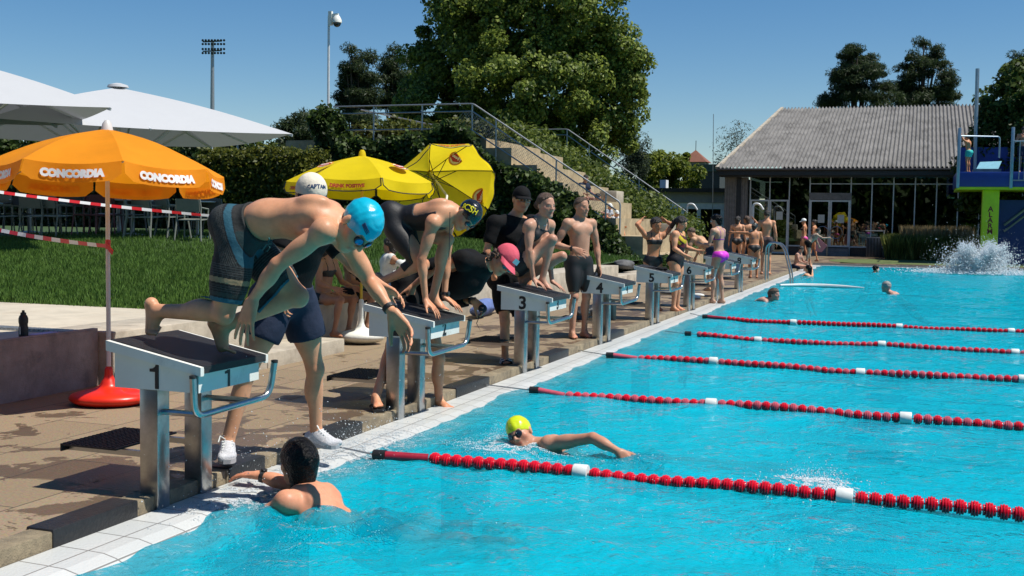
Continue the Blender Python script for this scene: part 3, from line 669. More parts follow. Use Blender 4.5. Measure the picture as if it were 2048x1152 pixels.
def water_mat():
    m, N, L, b = nodes_mat('pool_water'); N.remove(b); out = N["Material Output"]
    tc = N.new("ShaderNodeTexCoord"); hs = []
    for sc_, st, dt in ((7., .5, 3), (19., .26, 3), (48., .12, 2)):
        n = N.new("ShaderNodeTexNoise"); n.inputs["Scale"].default_value = sc_; n.inputs["Detail"].default_value = dt; n.inputs["Distortion"].default_value = .8
        L.new(tc.outputs["Object"], n.inputs[0]); ml = N.new("ShaderNodeMath"); ml.operation = 'MULTIPLY'; L.new(n.outputs["Fac"], ml.inputs[0]); ml.inputs[1].default_value = st; hs.append(ml)
    a1 = N.new("ShaderNodeMath"); a1.operation = 'ADD'; L.new(hs[0].outputs[0], a1.inputs[0]); L.new(hs[1].outputs[0], a1.inputs[1])
    a2 = N.new("ShaderNodeMath"); a2.operation = 'ADD'; L.new(a1.outputs[0], a2.inputs[0]); L.new(hs[2].outputs[0], a2.inputs[1])
    bp = N.new("ShaderNodeBump"); bp.inputs["Strength"].default_value = .9; bp.inputs["Distance"].default_value = .06; L.new(a2.outputs[0], bp.inputs["Height"])
    tr = N.new("ShaderNodeBsdfTransparent"); tr.inputs[0].default_value = (.55, .96, .99, 1)
    rf = N.new("ShaderNodeBsdfRefraction"); rf.inputs["IOR"].default_value = 1.33; rf.inputs["Roughness"].default_value = .0; rf.inputs["Color"].default_value = (.7, .97, 1, 1); L.new(bp.outputs[0], rf.inputs["Normal"])
    df = N.new("ShaderNodeBsdfDiffuse"); df.inputs["Color"].default_value = (.0, .66, .92, 1); L.new(bp.outputs[0], df.inputs["Normal"])
    gl = N.new("ShaderNodeBsdfGlossy"); gl.inputs["Roughness"].default_value = .03; L.new(bp.outputs[0], gl.inputs["Normal"])
    fr = N.new("ShaderNodeFresnel"); fr.inputs["IOR"].default_value = 1.24; L.new(bp.outputs[0], fr.inputs["Normal"])
    m1 = N.new("ShaderNodeMixShader"); m1.inputs[0].default_value = .62; L.new(tr.outputs[0], m1.inputs[1]); L.new(rf.outputs[0], m1.inputs[2])
    m2 = N.new("ShaderNodeMixShader"); m2.inputs[0].default_value = .30; L.new(m1.outputs[0], m2.inputs[1]); L.new(df.outputs[0], m2.inputs[2])
    m3 = N.new("ShaderNodeMixShader"); L.new(fr.outputs[0], m3.inputs[0]); L.new(m2.outputs[0], m3.inputs[1]); L.new(gl.outputs[0], m3.inputs[2])
    L.new(m3.outputs[0], out.inputs[0]); return m
M['water'] = water_mat()
struct(mesh('water', np.stack([X.ravel(), Y.ravel(), Z.ravel()], 1), F_, M['water'], None, True))

# ---- raised terrace, lawn, low walls on the left
TZ = .525
M['path'] = mat('path_concrete', (.5, .44, .34), .9, 0, .16, 3, bump=.2, bscale=80, dirt=(.36, .3, .22), dscale=1.5, dthr=.6)
b = MB(); b.add(grid_pts(-24, -2.92, -9, 2.97, TZ), [(0, 1, 2, 3)]); b.add(grid_pts(-24, -3.4, 2.97, 5.12, TZ), [(0, 1, 2, 3)]); struct(b.build('path', M['path']))
b = MB(); b.box((-2.92, -9, -.1), (-2.87, 2.96, TZ + .035)); wl = b
for k in range(7): pass
o = wl.build('retaining_wall', M['concrete_red']); tag(o, 'low reddish grey stained concrete wall behind the orange parasol', 'wall')
rw = o
b = MB()
for y0, y1 in ((-8.9, -4.1), (-4.09, -1.2), (-1.19, 1.35), (1.36, 2.9)): b.box((-2.87, y0, .05), (-2.862, y1, TZ + .02))
b.build('panel', M['concrete_red'], rw)
b = MB(); b.box((-3.4, 2.975, -.1), (-2.72, 20.2, TZ + .006), .012)
for k in range(10): pass
tag(b.build('sitting_wall', M['concrete'], None, True), 'long pale concrete sitting wall the swimmers sit on beside the lawn', 'wall')
b = MB(); b.box((-3.2, 20.25, -.1), (-2.75, 25.7, .27), .012)
tag(b.build('low_wall', M['concrete'], None, True), 'lower concrete wall end in front of the ivy slope', 'wall')
st = thing('concrete_step', 'low broad concrete step between paving and sitting wall', 'step', (-2.4, 4.6, D))
for y0, y1 in ((2.98, 4.5), (4.51, 6.05)): b = MB(); b.box((-2.71, y0, .0), (-2.16, y1, .215), .012); b.build('step_block', M['concrete'], st, True)
b = MB()
for k in range(26): b.box((-4.3 + k * .05, 2.75, TZ + .005), (-4.265 + k * .05, 2.9, TZ + .02))
b.box((-4.33, 2.73, TZ + .002), (-2.98, 2.92, TZ + .008)); tag(b.build('drain_grating', M['galv']), 'narrow metal drain grating set in the sunny path', 'drain')
def lawn_z(x, y): return TZ - .03 + np.clip((y - 5.1) / 9.5, 0, 1) * np.clip((-x - 3.4) / 7, 0, 1) * .60 + .02 * np.sin(x * 1.3) * np.sin(y * .9)
gx, gy = np.meshgrid(np.linspace(-34, -3.38, 60), np.linspace(5.1, 40, 60)); gz = lawn_z(gx, gy); ny, nx = gx.shape
ii = (np.arange(ny - 1)[:, None] * nx + np.arange(nx - 1)[None]).ravel()
M['lawn'] = mat('lawn_soil', (.03, .062, .012), .95, 0, .3, 6)
struct(mesh('lawn', np.stack([gx.ravel(), gy.ravel(), gz.ravel()], 1), np.stack([ii, ii + 1, ii + nx + 1, ii + nx], 1), M['lawn'], None, True))
M['blade'] = mat('grass_blade', (1, 1, 1), .55, 0, .25, 3, attr='col', spec=.3, transl=.25)
def blades(name, P, hmin, hmax, wdt, c0, c1, label=None, cat=None, lean=.5):
    n = len(P); h = nr.uniform(hmin, hmax, n)[:, None]; a = nr.uniform(0, 2 * pi, n); d = np.stack([np.cos(a), np.sin(a), np.zeros(n)], 1)
    b_ = nr.uniform(0, 2 * pi, n); l = np.stack([np.cos(b_), np.sin(b_), np.zeros(n)], 1) * nr.uniform(.1, lean, n)[:, None] * h
    up = np.array([0, 0, 1.]); w_ = wdt * nr.uniform(.7, 1.3, n)[:, None]
    v = np.stack([P - d * w_ / 2, P + d * w_ / 2, P + up * h * .6 + l * .4 + d * w_ * .3, P + up * h + l], 1).reshape(-1, 3)
    t = nr.uniform(0, 1, n)[:, None]; c = np.array(c0) * (1 - t) + np.array(c1) * t
    o = mesh(name, v, np.arange(n * 4).reshape(-1, 4), M['blade'], None, False, np.repeat(c, 4, 0))
    return tag(o, label, cat, None, 'stuff')
n = 150000
gxs = -3.4 - nr.power(1.3, n) * 10.5; gys = 5.08 + (1 - nr.power(1.6, n)) * 9.6
P = np.stack([gxs, gys, lawn_z(gxs, gys)], 1); pxx = 1024 + FPX * ((P - CAM) @ RT) / ((P - CAM) @ FW); P = P[pxx > -60]
blades('lawn_grass', P, .04, .095, .011, (.045, .10, .014), (.13, .23, .04), 'short green lawn grass in front of the cafe chairs', 'grass')

n = 45000; gxs = nr.uniform(-13, -3.45, n); gys = nr.uniform(14.6, 25.6, n)
blades('lawn_grass', np.stack([gxs, gys, lawn_z(gxs, gys)], 1), .05, .12, .02, (.04, .09, .012), (.12, .21, .04), 'short lawn grass between the sitting wall and the ivy wall', 'grass')
# ---- leaves
M['leaf'] = mat('leaf', (1, 1, 1), .5, 0, .15, 2, attr='col', spec=.3, transl=.42)
M['bark'] = mat('bark', (.07, .05, .035), .9, 0, .35, 12, bump=.8, bscale=25)
def leaf_mesh(name, P, Nn, size, c0, c1, parent=None, thin=.55, jit=.9, kind=None):
    n = len(P)
    nn = Nn + nr.normal(0, jit, (n, 3)); nn /= np.linalg.norm(nn, axis=1)[:, None]
    r = nr.normal(0, 1, (n, 3)); t = np.cross(nn, r); t /= np.linalg.norm(t, axis=1)[:, None]; bt = np.cross(nn, t)
    s_ = (size * nr.uniform(.6, 1.35, n))[:, None]
    v = np.stack([P - t * s_ * .5, P + bt * s_ * thin * .5 + nn * s_ * .06, P + t * s_ * .5 - nn * s_ * .08, P - bt * s_ * thin * .5 + nn * s_ * .06], 1).reshape(-1, 3)
    q = nr.uniform(0, 1, n)[:, None] ** 1.3; c = np.array(c0) * (1 - q) + np.array(c1) * q
    return mesh(name, v, np.arange(n * 4).reshape(-1, 4), M['leaf'], parent, False, np.repeat(c, 4, 0))
def clump_pts(blobs, n, sub=.9, nsub=26, flat=1., fill=.25):
    P = []; Nn = []; vol = np.array([b_[1][0] * b_[1][1] + b_[1][1] * b_[1][2] + b_[1][0] * b_[1][2] for b_ in blobs]); vol = vol / vol.sum()
    for (c, r), w_ in zip(blobs, vol):
        k = max(3, int(nsub * len(blobs) * w_)); m = int(n * w_ / k) + 1
        for _ in range(k):
            d = nrm(nr.normal(0, 1, 3)); rad = 1 - abs(nr.normal(0, fill)); cc = np.array(c) + d * np.array(r) * max(rad, .15)
            sr = sub * nr.uniform(.55, 1.3)
            q = nr.normal(0, 1, (m, 3)); q /= np.linalg.norm(q, axis=1)[:, None]
            rr = nr.uniform(.35, 1, m)[:, None] ** .5
            P.append(cc + q * rr * sr * np.array([1, 1, flat])); Nn.append(q * .8 + d * .5 + np.array([0, 0, .45]))
    return np.concatenate(P), np.concatenate(Nn)
def tree(name, label, cat, base, H, blobs, n, size, c0, c1, tr=.2, sub=.9, nsub=26, flat=1., fill=.25, group=None, thin=.55, limbs=True, jit=.9):
    t = thing(name, label, cat, base, group); base = np.array(base, float)
    P, Nn = clump_pts(blobs, n, sub, nsub, flat, fill)
    leaf_mesh('crown', P, Nn, size, c0, c1, t, thin, jit)
    b = MB(); top = base + V(0, 0, H); b.tube([base, base + V(.05, .02, H * .35), base + V(-.03, .05, H * .7), top], [tr, tr * .8, tr * .55, tr * .15], 8)
    if limbs:
        for c, r in blobs:
            q = base + V(0, 0, min(max(H * .3, (c[2] - base[2]) * .55), H * .8)); c = np.array(c, float)
            b.tube([q, q * .5 + c * .5 + V(0, 0, .15 * r[2]), c], [tr * .42, tr * .28, tr * .07], 6)
    b.build('trunk', M['bark'], t, True); return t
def PX(px, py, y): return ony(px, py, y)
def blob(px, py, y, rpx, rz=None, ry=None):
    c = PX(px, py, y); s_ = rpx * ((c - CAM) @ FW) / FPX; return (c, (s_, ry if ry else s_, (rz if rz else rpx) * ((c - CAM) @ FW) / FPX))
G0, G1 = (.025, .05, .01), (.12, .18, .035)
# big maple
my = 42
bl = [blob(x, y, my + dy, r, rz) for x, y, r, rz, dy in ((1010, 60, 150, 120, 0), (915, 120, 95, 110, 1), (890, 215, 85, 75, 0), (1130, 30, 120, 100, -1), (1060, 180, 150, 110, -2), (1200, 120, 85, 80, 0), (1215, 200, 75, 90, 1), (960, -60, 130, 110, 0), (1090, -90, 120, 90, 0), (1170, 280, 90, 80, 0), (1000, 260, 130, 60, 2), (1235, 165, 45, 40, 0), (1245, 95, 40, 40, 0), (830, 180, 40, 40, 2))]
tb = PX(1060, 380, my)
tree('maple_tree', 'huge broad maple tree with light green leaf clusters behind the steps', 'tree', (tb[0], tb[1], .2), 15.5, bl, 220000, .165, (.045, .08, .014), (.33, .40, .07), .38, .62, 42, .8, .22, jit=.8, thin=.7)
# pines beside it
P0, P1 = (.016, .034, .014), (.075, .105, .035)
def pine(label, px, py_top, py_bot, y, wpx, n, group, lean=0, size=.30, py_base=None):
    c = PX(px, py_top, y); c2 = PX(px, py_bot, y); k = ((c - CAM) @ FW) / FPX; bl = []
    m = 12
    for i in range(m):
        t_ = (i + .5) / m; wy = wpx * (.28 + .72 * math.sin(min(t_ * 1.15, 1) * pi / 2)) * rnd.uniform(.75, 1.15)
        for g in (-1, 0, 1):
            if (g == 0 and i % 2) or (g and rnd.random() < .22): continue
            bl.append(((c[0] + g * wy * k * rnd.uniform(.25, .75), y + rnd.uniform(-1, 1), c[2] + (c2[2] - c[2]) * t_ + rnd.uniform(-.3, .3)), (wy * k * rnd.uniform(.28, .46), wy * k * .5, abs(c2[2] - c[2]) / m * rnd.uniform(.45, .8))))
    return tree('pine_tree', label, 'tree', (c[0], y, 0), c[2] - .3, bl, n, size, P0, P1, .25, .46, 16, .75, .45, group, .16, True, 1.2)
GP = 'pines rising behind the trees and roofs'
pine('dark conical pine tree left of the huge maple', 712, 98, 240, 58, 58, 28000, GP)
pine('dark narrow pine tree half hidden behind the left side of the maple', 795, 100, 230, 62, 50, 16000, GP)
pine('broad flat topped pine standing above the corrugated roof', 1715, 92, 215, 80, 84, 36000, GP)
pine('taller pine with layered branches above the right part of the roof', 1848, 82, 212, 84, 74, 33000, GP)
pine('dark pine at the right edge behind the leafy tree', 2040, 108, 260, 78, 50, 12000, GP)
pine('small rounded pine in front of the ivy wall left corner', 600, 228, 320, 46, 50, 12000, GP)
bl = [blob(x, y, 46, r, rz) for x, y, r, rz in ((2010, 200, 50, 50), (2060, 170, 60, 60), (1985, 270, 45, 60), (2050, 300, 70, 80), (1960, 330, 45, 40), (2020, 400, 60, 60), (1950, 400, 40, 40))]
tb = PX(2030, 480, 47)
tree('leafy_tree', 'light green leafy tree behind the blue diving tower', 'tree', (tb[0], 46.5, .0), 6.5, bl, 22000, .22, (.03, .055, .01), (.11, .15, .03), .15, .45, 24, .9, .3)
bl = [blob(x, y, 70, r, rz) for x, y, r, rz in ((1330, 330, 50, 35), (1290, 345, 40, 40), (1370, 350, 35, 30), (1320, 380, 60, 30))]
tb = PX(1330, 400, 70); tree('bush_tree', 'bright yellow green tree behind the flat roofed building', 'tree', (tb[0], 70, 0), 4.6, bl, 12000, .26, (.07, .11, .015), (.26, .3, .04), .15, .5, 20)
bl = [blob(x, y, 66, r, rz) for x, y, r, rz in ((1258, 285, 26, 38), (1265, 330, 30, 40), (1280, 310, 20, 30))]
tb = PX(1262, 400, 66); tree('willow_tree', 'thin grey green tree right of the maple with sky showing through', 'tree', (tb[0], 66, 0), 6.4, bl, 5000, .2, (.035, .055, .03), (.1, .13, .075), .1, .5, 14, 1.2, .4, thin=.3)
bl = [blob(x, y, 75, r, rz) for x, y, r, rz in ((1455, 290, 25, 30), (1480, 275, 22, 28), (1440, 320, 16, 20))]
tb = PX(1460, 400, 75); tree('birch_tree', 'sparse bare looking young tree left of the corrugated roof', 'tree', (tb[0], 75, 0), 7.2, bl, 900, .2, (.05, .06, .035), (.12, .12, .07), .09, .5, 14, 1.2, .5, thin=.25)
# far tree belt behind the cafe
for i, (px, py, rp, y, c1) in enumerate(((40, 300, 80, 34, G1), (150, 310, 90, 36, G1), (290, 300, 90, 38, G1), (400, 310, 90, 35, (.05, .09, .02)), (500, 320, 70, 38, G1))):
    bl = [blob(px + dx, py + dy, y + rnd.uniform(-1, 1), rp * .6, rp * .5) for dx, dy in ((-rp * .5, 5), (rp * .4, 0), (0, -12), (0, 50), (-rp * .4, 70), (rp * .5, 70))]
    tb = PX(px, 400, y)
    tree('dense_tree', ['dark dense tree behind the cafe at the left edge', 'dark tree under the left rim of the big white parasol', 'dark dense tree behind the middle of the white parasol', 'dark tree right behind the orange parasol rim', 'dark tree left of the small rounded pine'][i], 'tree', (tb[0], y, .5), 4, bl, 9000, .22, (.01, .024, .006), c1, .2, .5, 16, .9, .3, 'dark trees behind the cafe')
# hedge behind the cafe
def hedge(label, px0, px1, py_t, y, zb, th, n, size, c0, c1, name='hedge'):
    a = PX(px0, py_t, y); b_ = PX(px1, py_t, y); L_ = b_[0] - a[0]
    t = thing(name, label, 'hedge', ((a[0] + b_[0]) / 2, y, zb))
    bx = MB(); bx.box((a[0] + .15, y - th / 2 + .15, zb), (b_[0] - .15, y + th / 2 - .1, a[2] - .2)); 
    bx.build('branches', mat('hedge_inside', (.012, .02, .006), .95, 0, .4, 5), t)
    x = nr.uniform(a[0], b_[0], n); z = nr.uniform(zb, a[2], n); yy = np.where(nr.uniform(0, 1, n) < .7, y - th / 2 + nr.normal(0, .09, n), nr.uniform(y - th / 2, y + th / 2, n))
    tp = nr.uniform(0, 1, n) < .3; z = np.where(tp, a[2] + nr.normal(0, .1, n) + .08 * np.sin(x * 3), z); yy = np.where(tp, nr.uniform(y - th / 2, y + th / 2, n), yy)
    Nn = np.stack([np.zeros(n), -np.where(tp, .2, 1.), np.where(tp, 1., .4)], 1)
    leaf_mesh('foliage', np.stack([x, yy, z], 1), Nn, size, c0, c1, t)
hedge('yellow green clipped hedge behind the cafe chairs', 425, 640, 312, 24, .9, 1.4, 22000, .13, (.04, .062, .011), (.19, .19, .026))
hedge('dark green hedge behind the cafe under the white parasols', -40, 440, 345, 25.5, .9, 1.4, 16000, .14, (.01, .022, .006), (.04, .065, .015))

# ---- bleacher with ivy and railings
BY0, BY1 = 26.15, 31.2
nst = 7; x0, z0 = -4.0, .0
prof = [(-2.75, 0), (-2.75, .62), (-3.55, .62), (-3.55, 1.12)]; x = -3.55; z = 1.12
while z < 3.85: x -= .79; prof.append((x, z)); z = min(z + .5, 3.9); prof.append((x, z))
prof += [(-15, 3.9), (-15, 0)]
n = len(prof); v = [(px_, BY0, pz) for px_, pz in prof] + [(px_, BY1, pz) for px_, pz in prof]
f = [tuple(range(n))[::-1], tuple(range(n, 2 * n))] + [(k, (k + 1) % n, n + (k + 1) % n, n + k) for k in range(n)]
bl_ = tag(mesh('bleacher', v, f, M['concrete_warm']), 'tall weathered concrete seating steps between the two railings', 'seating steps')
for (px_, pz, y0, y1) in ((-3.6, 1.12, 30.2, 30.9), (-5.2, 2.12, 29.5, 30.4)):
    b = MB(); b.box((px_ - .55, y0, pz), (px_, y1, pz + .36), .02); b.build('step_block', M['concrete'], bl_, True)
# planting strip along the far side
b = MB(); b.hexa([(-3.6, BY1 + .02, 0), (-15, BY1 + .02, 0), (-15, 39, 0), (-3.6, 39, 0), (-3.7, BY1 + .02, .6), (-15, BY1 + .02, 3.7), (-15, 39, 3.7), (-3.7, 39, .6)]); struct(b.build('planted_slope', M['soil']))
P, Nn = clump_pts([((-4.3 - i * .75, 32.2 + 1.5 * j + .3 * (i % 2), 1.0 + .42 * i + .25 * ((i * 3 + j) % 2)), (.55, .8, .45)) for i in range(9) for j in range(4)], 30000, .35, 90)
o = leaf_mesh('shrubs', P, Nn, .16, (.03, .06, .01), (.19, .23, .045)); tag(o, 'leafy green bushes along the far side of the seating steps', 'bushes', None, 'stuff')
# ivy on the side wall
iv = thing('ivy_wall', 'dark green ivy covering the whole side of the seating steps', 'ivy', (-9, 25.9, 0))
def ivy_top(px):   # upper outline read from the photo
    return np.interp(px, [630, 650, 680, 700, 750, 800, 850, 900, 940, 970, 1000, 1040, 1080, 1120, 1160, 1200, 1240, 1262], [235, 215, 228, 280, 285, 275, 268, 246, 262, 300, 330, 345, 352, 378, 400, 440, 478, 515])
n = 52000; px = nr.uniform(628, 1262, n); tp = ivy_top(px); bt = np.interp(px, [628, 1262], [475, 540]); py = tp + (bt - tp) * nr.uniform(0, 1, n) ** 1.15 + nr.normal(0, 5, n)
P = np.array([ony(a, b_, 26.0) for a, b_ in zip(px, py)]); bulge = .28 * (np.sin(P[:, 0] * 2.7 + 1) * np.sin(P[:, 2] * 3.1) + .5 * np.sin(P[:, 0] * 7) * np.sin(P[:, 2] * 6 + 2)) 
P[:, 1] = 25.95 - np.clip(bulge, -.12, 1) + nr.normal(0, .09, n)
leaf_mesh('foliage', P, np.tile(V(.15, -.75, .55), (n, 1)), .145, (.014, .032, .008), (.10, .155, .03), iv, .75, .7)
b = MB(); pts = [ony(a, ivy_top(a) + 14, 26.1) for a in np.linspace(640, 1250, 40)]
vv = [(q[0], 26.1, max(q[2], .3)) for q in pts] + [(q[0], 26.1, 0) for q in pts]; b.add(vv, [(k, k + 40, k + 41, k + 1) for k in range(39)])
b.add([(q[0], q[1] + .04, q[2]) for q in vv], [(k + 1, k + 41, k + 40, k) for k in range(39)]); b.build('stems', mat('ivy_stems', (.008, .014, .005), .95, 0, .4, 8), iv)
P, Nn = clump_pts([((-5.0 + i * .45, 25.2, .2), (.5, .5, .3)) for i in range(6)], 3500, .3, 10)
tag(leaf_mesh('ground_ivy', P, Nn, .14, (.012, .028, .006), (.07, .12, .02)), 'low green ivy creeping over the wall end beside the steps', 'ivy', None, 'stuff')
P, Nn = clump_pts([((-12.6 + i * .5, 27.2, 4.1), (.5, .5, .3)) for i in range(9)], 6000, .3, 12)
tag(leaf_mesh('terrace_ivy', P, Nn, .15, (.03, .05, .01), (.16, .17, .03)), 'yellowish ivy on the terrace top behind the flat railing', 'ivy', None, 'stuff')
def railing(label, y, A0, A, B, posts, end_drop, net=False):
    t = thing('stair_railing', label, 'railing', (A[0], y, A[2] - 1), 'railings of the seating steps')
    r = .024
    b = MB(); b.tube(arc([A0, A, B, (B[0], y, B[2] - end_drop)], .1), r, 8); b.build('top_rail', M['galv'], t, True)
    d = V(0, 0, -.22); b = MB(); b.tube(arc([np.array(A0) + d, np.array(A) + d + V(-.02, 0, 0), np.array(B) + d + V(-.12, 0, 0)], .1), r * .85, 8); b.build('middle_rail', M['galv'], t, True)
    d = V(0, 0, -.72); b = MB(); b.tube(arc([np.array(A0) + d, np.array(A) + d + V(-.1, 0, 0), np.array(B) + d + V(-.5, 0, 0.3)], .1), r * .85, 8); b.build('lower_rail', M['galv'], t, True)
    for x in posts:
        zt = A[2] if x < A[0] else A[2] + (B[2] - A[2]) * (x - A[0]) / (B[0] - A[0])
        b = MB(); b.tube([(x, y, zt - 1.25), (x, y, zt)], r, 8); b.build('post', M['galv'], t, True)
    if net:
        b = MB(); sl_ = (B[2] - A[2]) / (B[0] - A[0])
        for k in range(62):
            for g in (1, -1):
                xs_ = A[0] - .3 + k * .09; x2 = xs_ + g * .4
                zt = lambda q: A[2] + sl_ * max(q - A[0], 0) - .24
                if x2 > B[0] or xs_ > B[0]: continue
                b.beam((xs_, y, zt(xs_)), (x2, y, zt(x2) - .47), .005, .005, (0, 1, 0))
        b.build('wire_mesh', M['galv'], t)
railing('near steel stair railing with wire mesh above the ivy wall', 26.05, (-13.28, 26.05, 4.9), (-8.68, 26.05, 4.9), (-4.2, 26.05, 2.06), (-11.9, -10.3, -8.7, -7.95, -6.1, -4.62), 1.3, True)
railing('far steel stair railing behind the seating steps', 37.5, (-13.6, 37.5, 5.08), (-9.29, 37.5, 5.08), (-4.51, 37.5, 1.9), (-13, -11.2, -9.3, -8.4, -6.4, -4.9), 1.7)
t = thing('terrace_railing', 'slanting steel handrail on the ivy terrace beside the camera pole', 'railing', (-12.5, 28.5, 3.9), 'railings of the seating steps')
b = MB(); b.tube([(-13.6, 28.5, 5.05), (-10.2, 28.5, 4.35)], .024); b.build('top_rail', M['galv'], t, True)
for x, z in ((-13, 4.93), (-11.6, 4.64), (-10.4, 4.4)): b = MB(); b.tube([(x, 28.5, 3.9), (x, 28.5, z)], .022); b.build('post', M['galv'], t, True)
# ---- hall with the corrugated roof
M['roof'] = mat('fibre_cement', (.155, .15, .143), .85, 0, .3, 1.2, bump=.3, bscale=40, dirt=(.075, .072, .068), dscale=1.4, dthr=.55)
M['fascia'] = mat('dark_fascia', (.02, .02, .022), .5, 0, .3, 6)
M['alu'] = mat('pale_frame', (.62, .64, .64), .45, .2, .1, 5)
M['panel'] = mat('grey_cladding', (.21, .20, .195), .7, 0, .25, 6)
M['brick'] = mat('plinth_brick', (.12, .075, .055), .85, 0, .3, 14)
M['dark'] = mat('dark_room', (.05, .055, .055), .9, 0, .3, 2)
def glass_mat(name, tint=(.24, .28, .27), refl=.13):
    m, N, L, b = nodes_mat(name); N.remove(b)
    tr = N.new("ShaderNodeBsdfTransparent"); tr.inputs[0].default_value = (*tint, 1)
    gl = N.new("ShaderNodeBsdfGlossy"); gl.inputs["Roughness"].default_value = .012; gl.inputs["Color"].default_value = (.85, .95, .92, 1)
    fr = N.new("ShaderNodeFresnel"); fr.inputs["IOR"].default_value = 1.5
    ad = N.new("ShaderNodeMath"); ad.operation = 'ADD'; L.new(fr.outputs[0], ad.inputs[0]); ad.inputs[1].default_value = refl
    mx = N.new("ShaderNodeMixShader"); L.new(ad.outputs[0], mx.inputs[0]); L.new(tr.outputs[0], mx.inputs[1]); L.new(gl.outputs[0], mx.inputs[2]); L.new(mx.outputs[0], N["Material Output"].inputs[0])
    return m
M['glass'] = glass_mat('window_glass')
HY = 50.
hall = thing('swimming_hall', 'long low hall with grey corrugated roof and a dark glass front', 'building', (2, 56, 0))
eL, eR = -5.35, 12.; rL, rR = -3.9, 12.
xs = np.arange(0, 1.0001, 1 / 900.); yt = np.linspace(0, 1, 25); rows = []
for j, t_ in enumerate(yt):
    x_ = (eL + (rL - eL) * t_) + (eR - (eL + (rL - eL) * t_)) * xs
    rows.append(np.stack([x_, np.full_like(x_, 48.9 + 13.3 * t_), 4.12 + .1 * (x_ - eL) / 14 * 0 + 4.05 * t_ + .062 * np.sin(x_ * 2 * pi / .19) + (.02 if j % 2 else 0.)], 1))
v = np.concatenate(rows); nx = len(xs); ii = (np.arange(24)[:, None] * nx + np.arange(nx - 1)[None]).ravel()
roof = mesh('roof', v, np.stack([ii, ii + 1, ii + nx + 1, ii + nx], 1), M['roof'], hall, True)
b = MB(); b.beam((eL - .02, 48.95, 4.13), (rL - .02, 62.2, 8.2), .16, .1); b.build('verge_trim', M['concrete'], roof)
b = MB(); b.box((-5.35, 49.0, 3.78), (12, 49.22, 4.05)); b.box((-5.3, 49.22, 3.72), (12, 49.95, 3.8)); b.build('fascia', M['fascia'], hall)
b = MB(); b.tube([(-5.4, 48.93, 4.04), (12, 48.93, 4.04)], .06, 8); b.build('gutter', M['fascia'], hall, True)
b = MB(); b.box((-5.15, 50.02, -.1), (-4.05, 50.3, 3.72))
for k in range(9): b.box((-5.12 + k * .12, 49.985, .1), (-5.05 + k * .12, 50.02, 3.72))
b.build('wall', M['panel'], hall)
b = MB(); b.box((-4.58, 49.95, .1), (-4.36, 50.0, 3.72)); b.build('dark_strip', M['fascia'], hall)
b = MB(); b.box((rL + .1, 62.15, 0), (12, 62.3, 8.0)); b.box((-4.05, 56.5, 0), (12, 56.6, 3.7)); b.box((-5.15, 50.3, 0), (-5.05, 62, 3.9)); b.box((-4.05, 50.4, -.05), (12, 56.5, .02)); b.box((-4.05, 50.3, 3.75), (12, 56.5, 3.85)); b.build('interior', M['dark'], hall)
b = MB()
for k in range(9):
    x = -3.4 + k * 1.7; b.box((x, 54 + .5 * (k % 2), 0), (x + .9, 54.6 + .5 * (k % 2), .75 + .35 * (k % 3)))
b.build('furniture', M['panel'], hall)
b = MB(); b.box((-2.2, 49.99, .05), (12, 50.2, .46)); b.build('plinth', M['brick'], hall)
mx = [ony(p, 420, HY)[0] for p in (1500, 1539, 1578, 1619, 1660, 1701, 1743, 1786, 1829, 1872, 1915, 1958, 2000, 2044, 2090)]
b = MB()
for i, x in enumerate(mx):
    z0 = 2.68 if i in (1, 4) else (.06 if i in (0, 2, 3, 5) else .46)
    b.box((x - .025, 49.93, z0), (x + .025, 50.04, 3.72))
b.build('mullions', M['alu'], hall)
b = MB(); b.box((mx[2] + .03, 49.94, .47), (mx[3] - .03, 50.04, .53)); b.box((mx[5] + .03, 49.94, .47), (12, 50.04, .53)); b.box((mx[3], 49.945, 3.4), (12, 49.975, 3.44)); b.build('sill', M['alu'], hall)
b = MB(); b.box((mx[3] - .02, 49.9, 2.68), (mx[5] + .02, 49.96, 3.0)); b.build('lintel', M['panel'], hall)
for i in range(len(mx) - 1):
    if i in (0, 1): z0 = 2.7
    elif i in (3, 4): z0 = 3.0
    else: z0 = .5
    b = MB(); b.box((mx[i] + .02, 50.0, z0), (mx[i + 1] - .02, 50.008, 3.72)); b.build('window_pane', M['glass'], hall)
def door(x0, x1, z0, z1, paper=None, ring=False):
    b = MB(); f_ = .075
    b.box((x0, 49.91, z0), (x0 + f_, 49.97, z1)); b.box((x1 - f_, 49.91, z0), (x1, 49.97, z1)); b.box((x0 + f_, 49.91, z1 - f_), (x1 - f_, 49.97, z1)); b.box((x0 + f_, 49.91, z0), (x1 - f_, 49.97, z0 + f_))
    d = b.build('door', M['alu'], hall)
    b = MB(); b.box((x0 + f_, 49.94, z0 + f_), (x1 - f_, 49.948, z1 - f_)); b.build('door_pane', M['glass'], d)
    if paper: b = MB(); b.box((paper[0], 49.925, paper[1]), (paper[0] + .3, 49.93, paper[1] + .38)); b.build('notice', mat('paper', (.6, .62, .58), .8, 0, .1, 20), d)
    if ring:
        b = MB(); c = V(ring, 49.86, 1.15); b.tube([c + .28 * V(cos(a), 0, sin(a)) for a in np.linspace(0, 2 * pi, 21)], .02, 6); b.build('handle', M['steel'], d, True)
door(mx[0] + .02, mx[1] - .0, .12, 2.66); door(mx[1] + .01, mx[2] - .02, .12, 2.66, (mx[1] + .33, 1.72))
door(mx[3] + .02, mx[4] - .0, .48, 2.66, (mx[3] + .4, 1.6), mx[4] - .3); door(mx[4] + .01, mx[5] - .02, .48, 2.66, (mx[4] + .35, 1.6), mx[4] + .32)
b = MB(); b.box((mx[3], 49.3, .05), (mx[5], 49.95, .22)); b.box((mx[3], 49.6, .22), (mx[5], 49.95, .42)); b.build('door_step', M['panel'], hall)
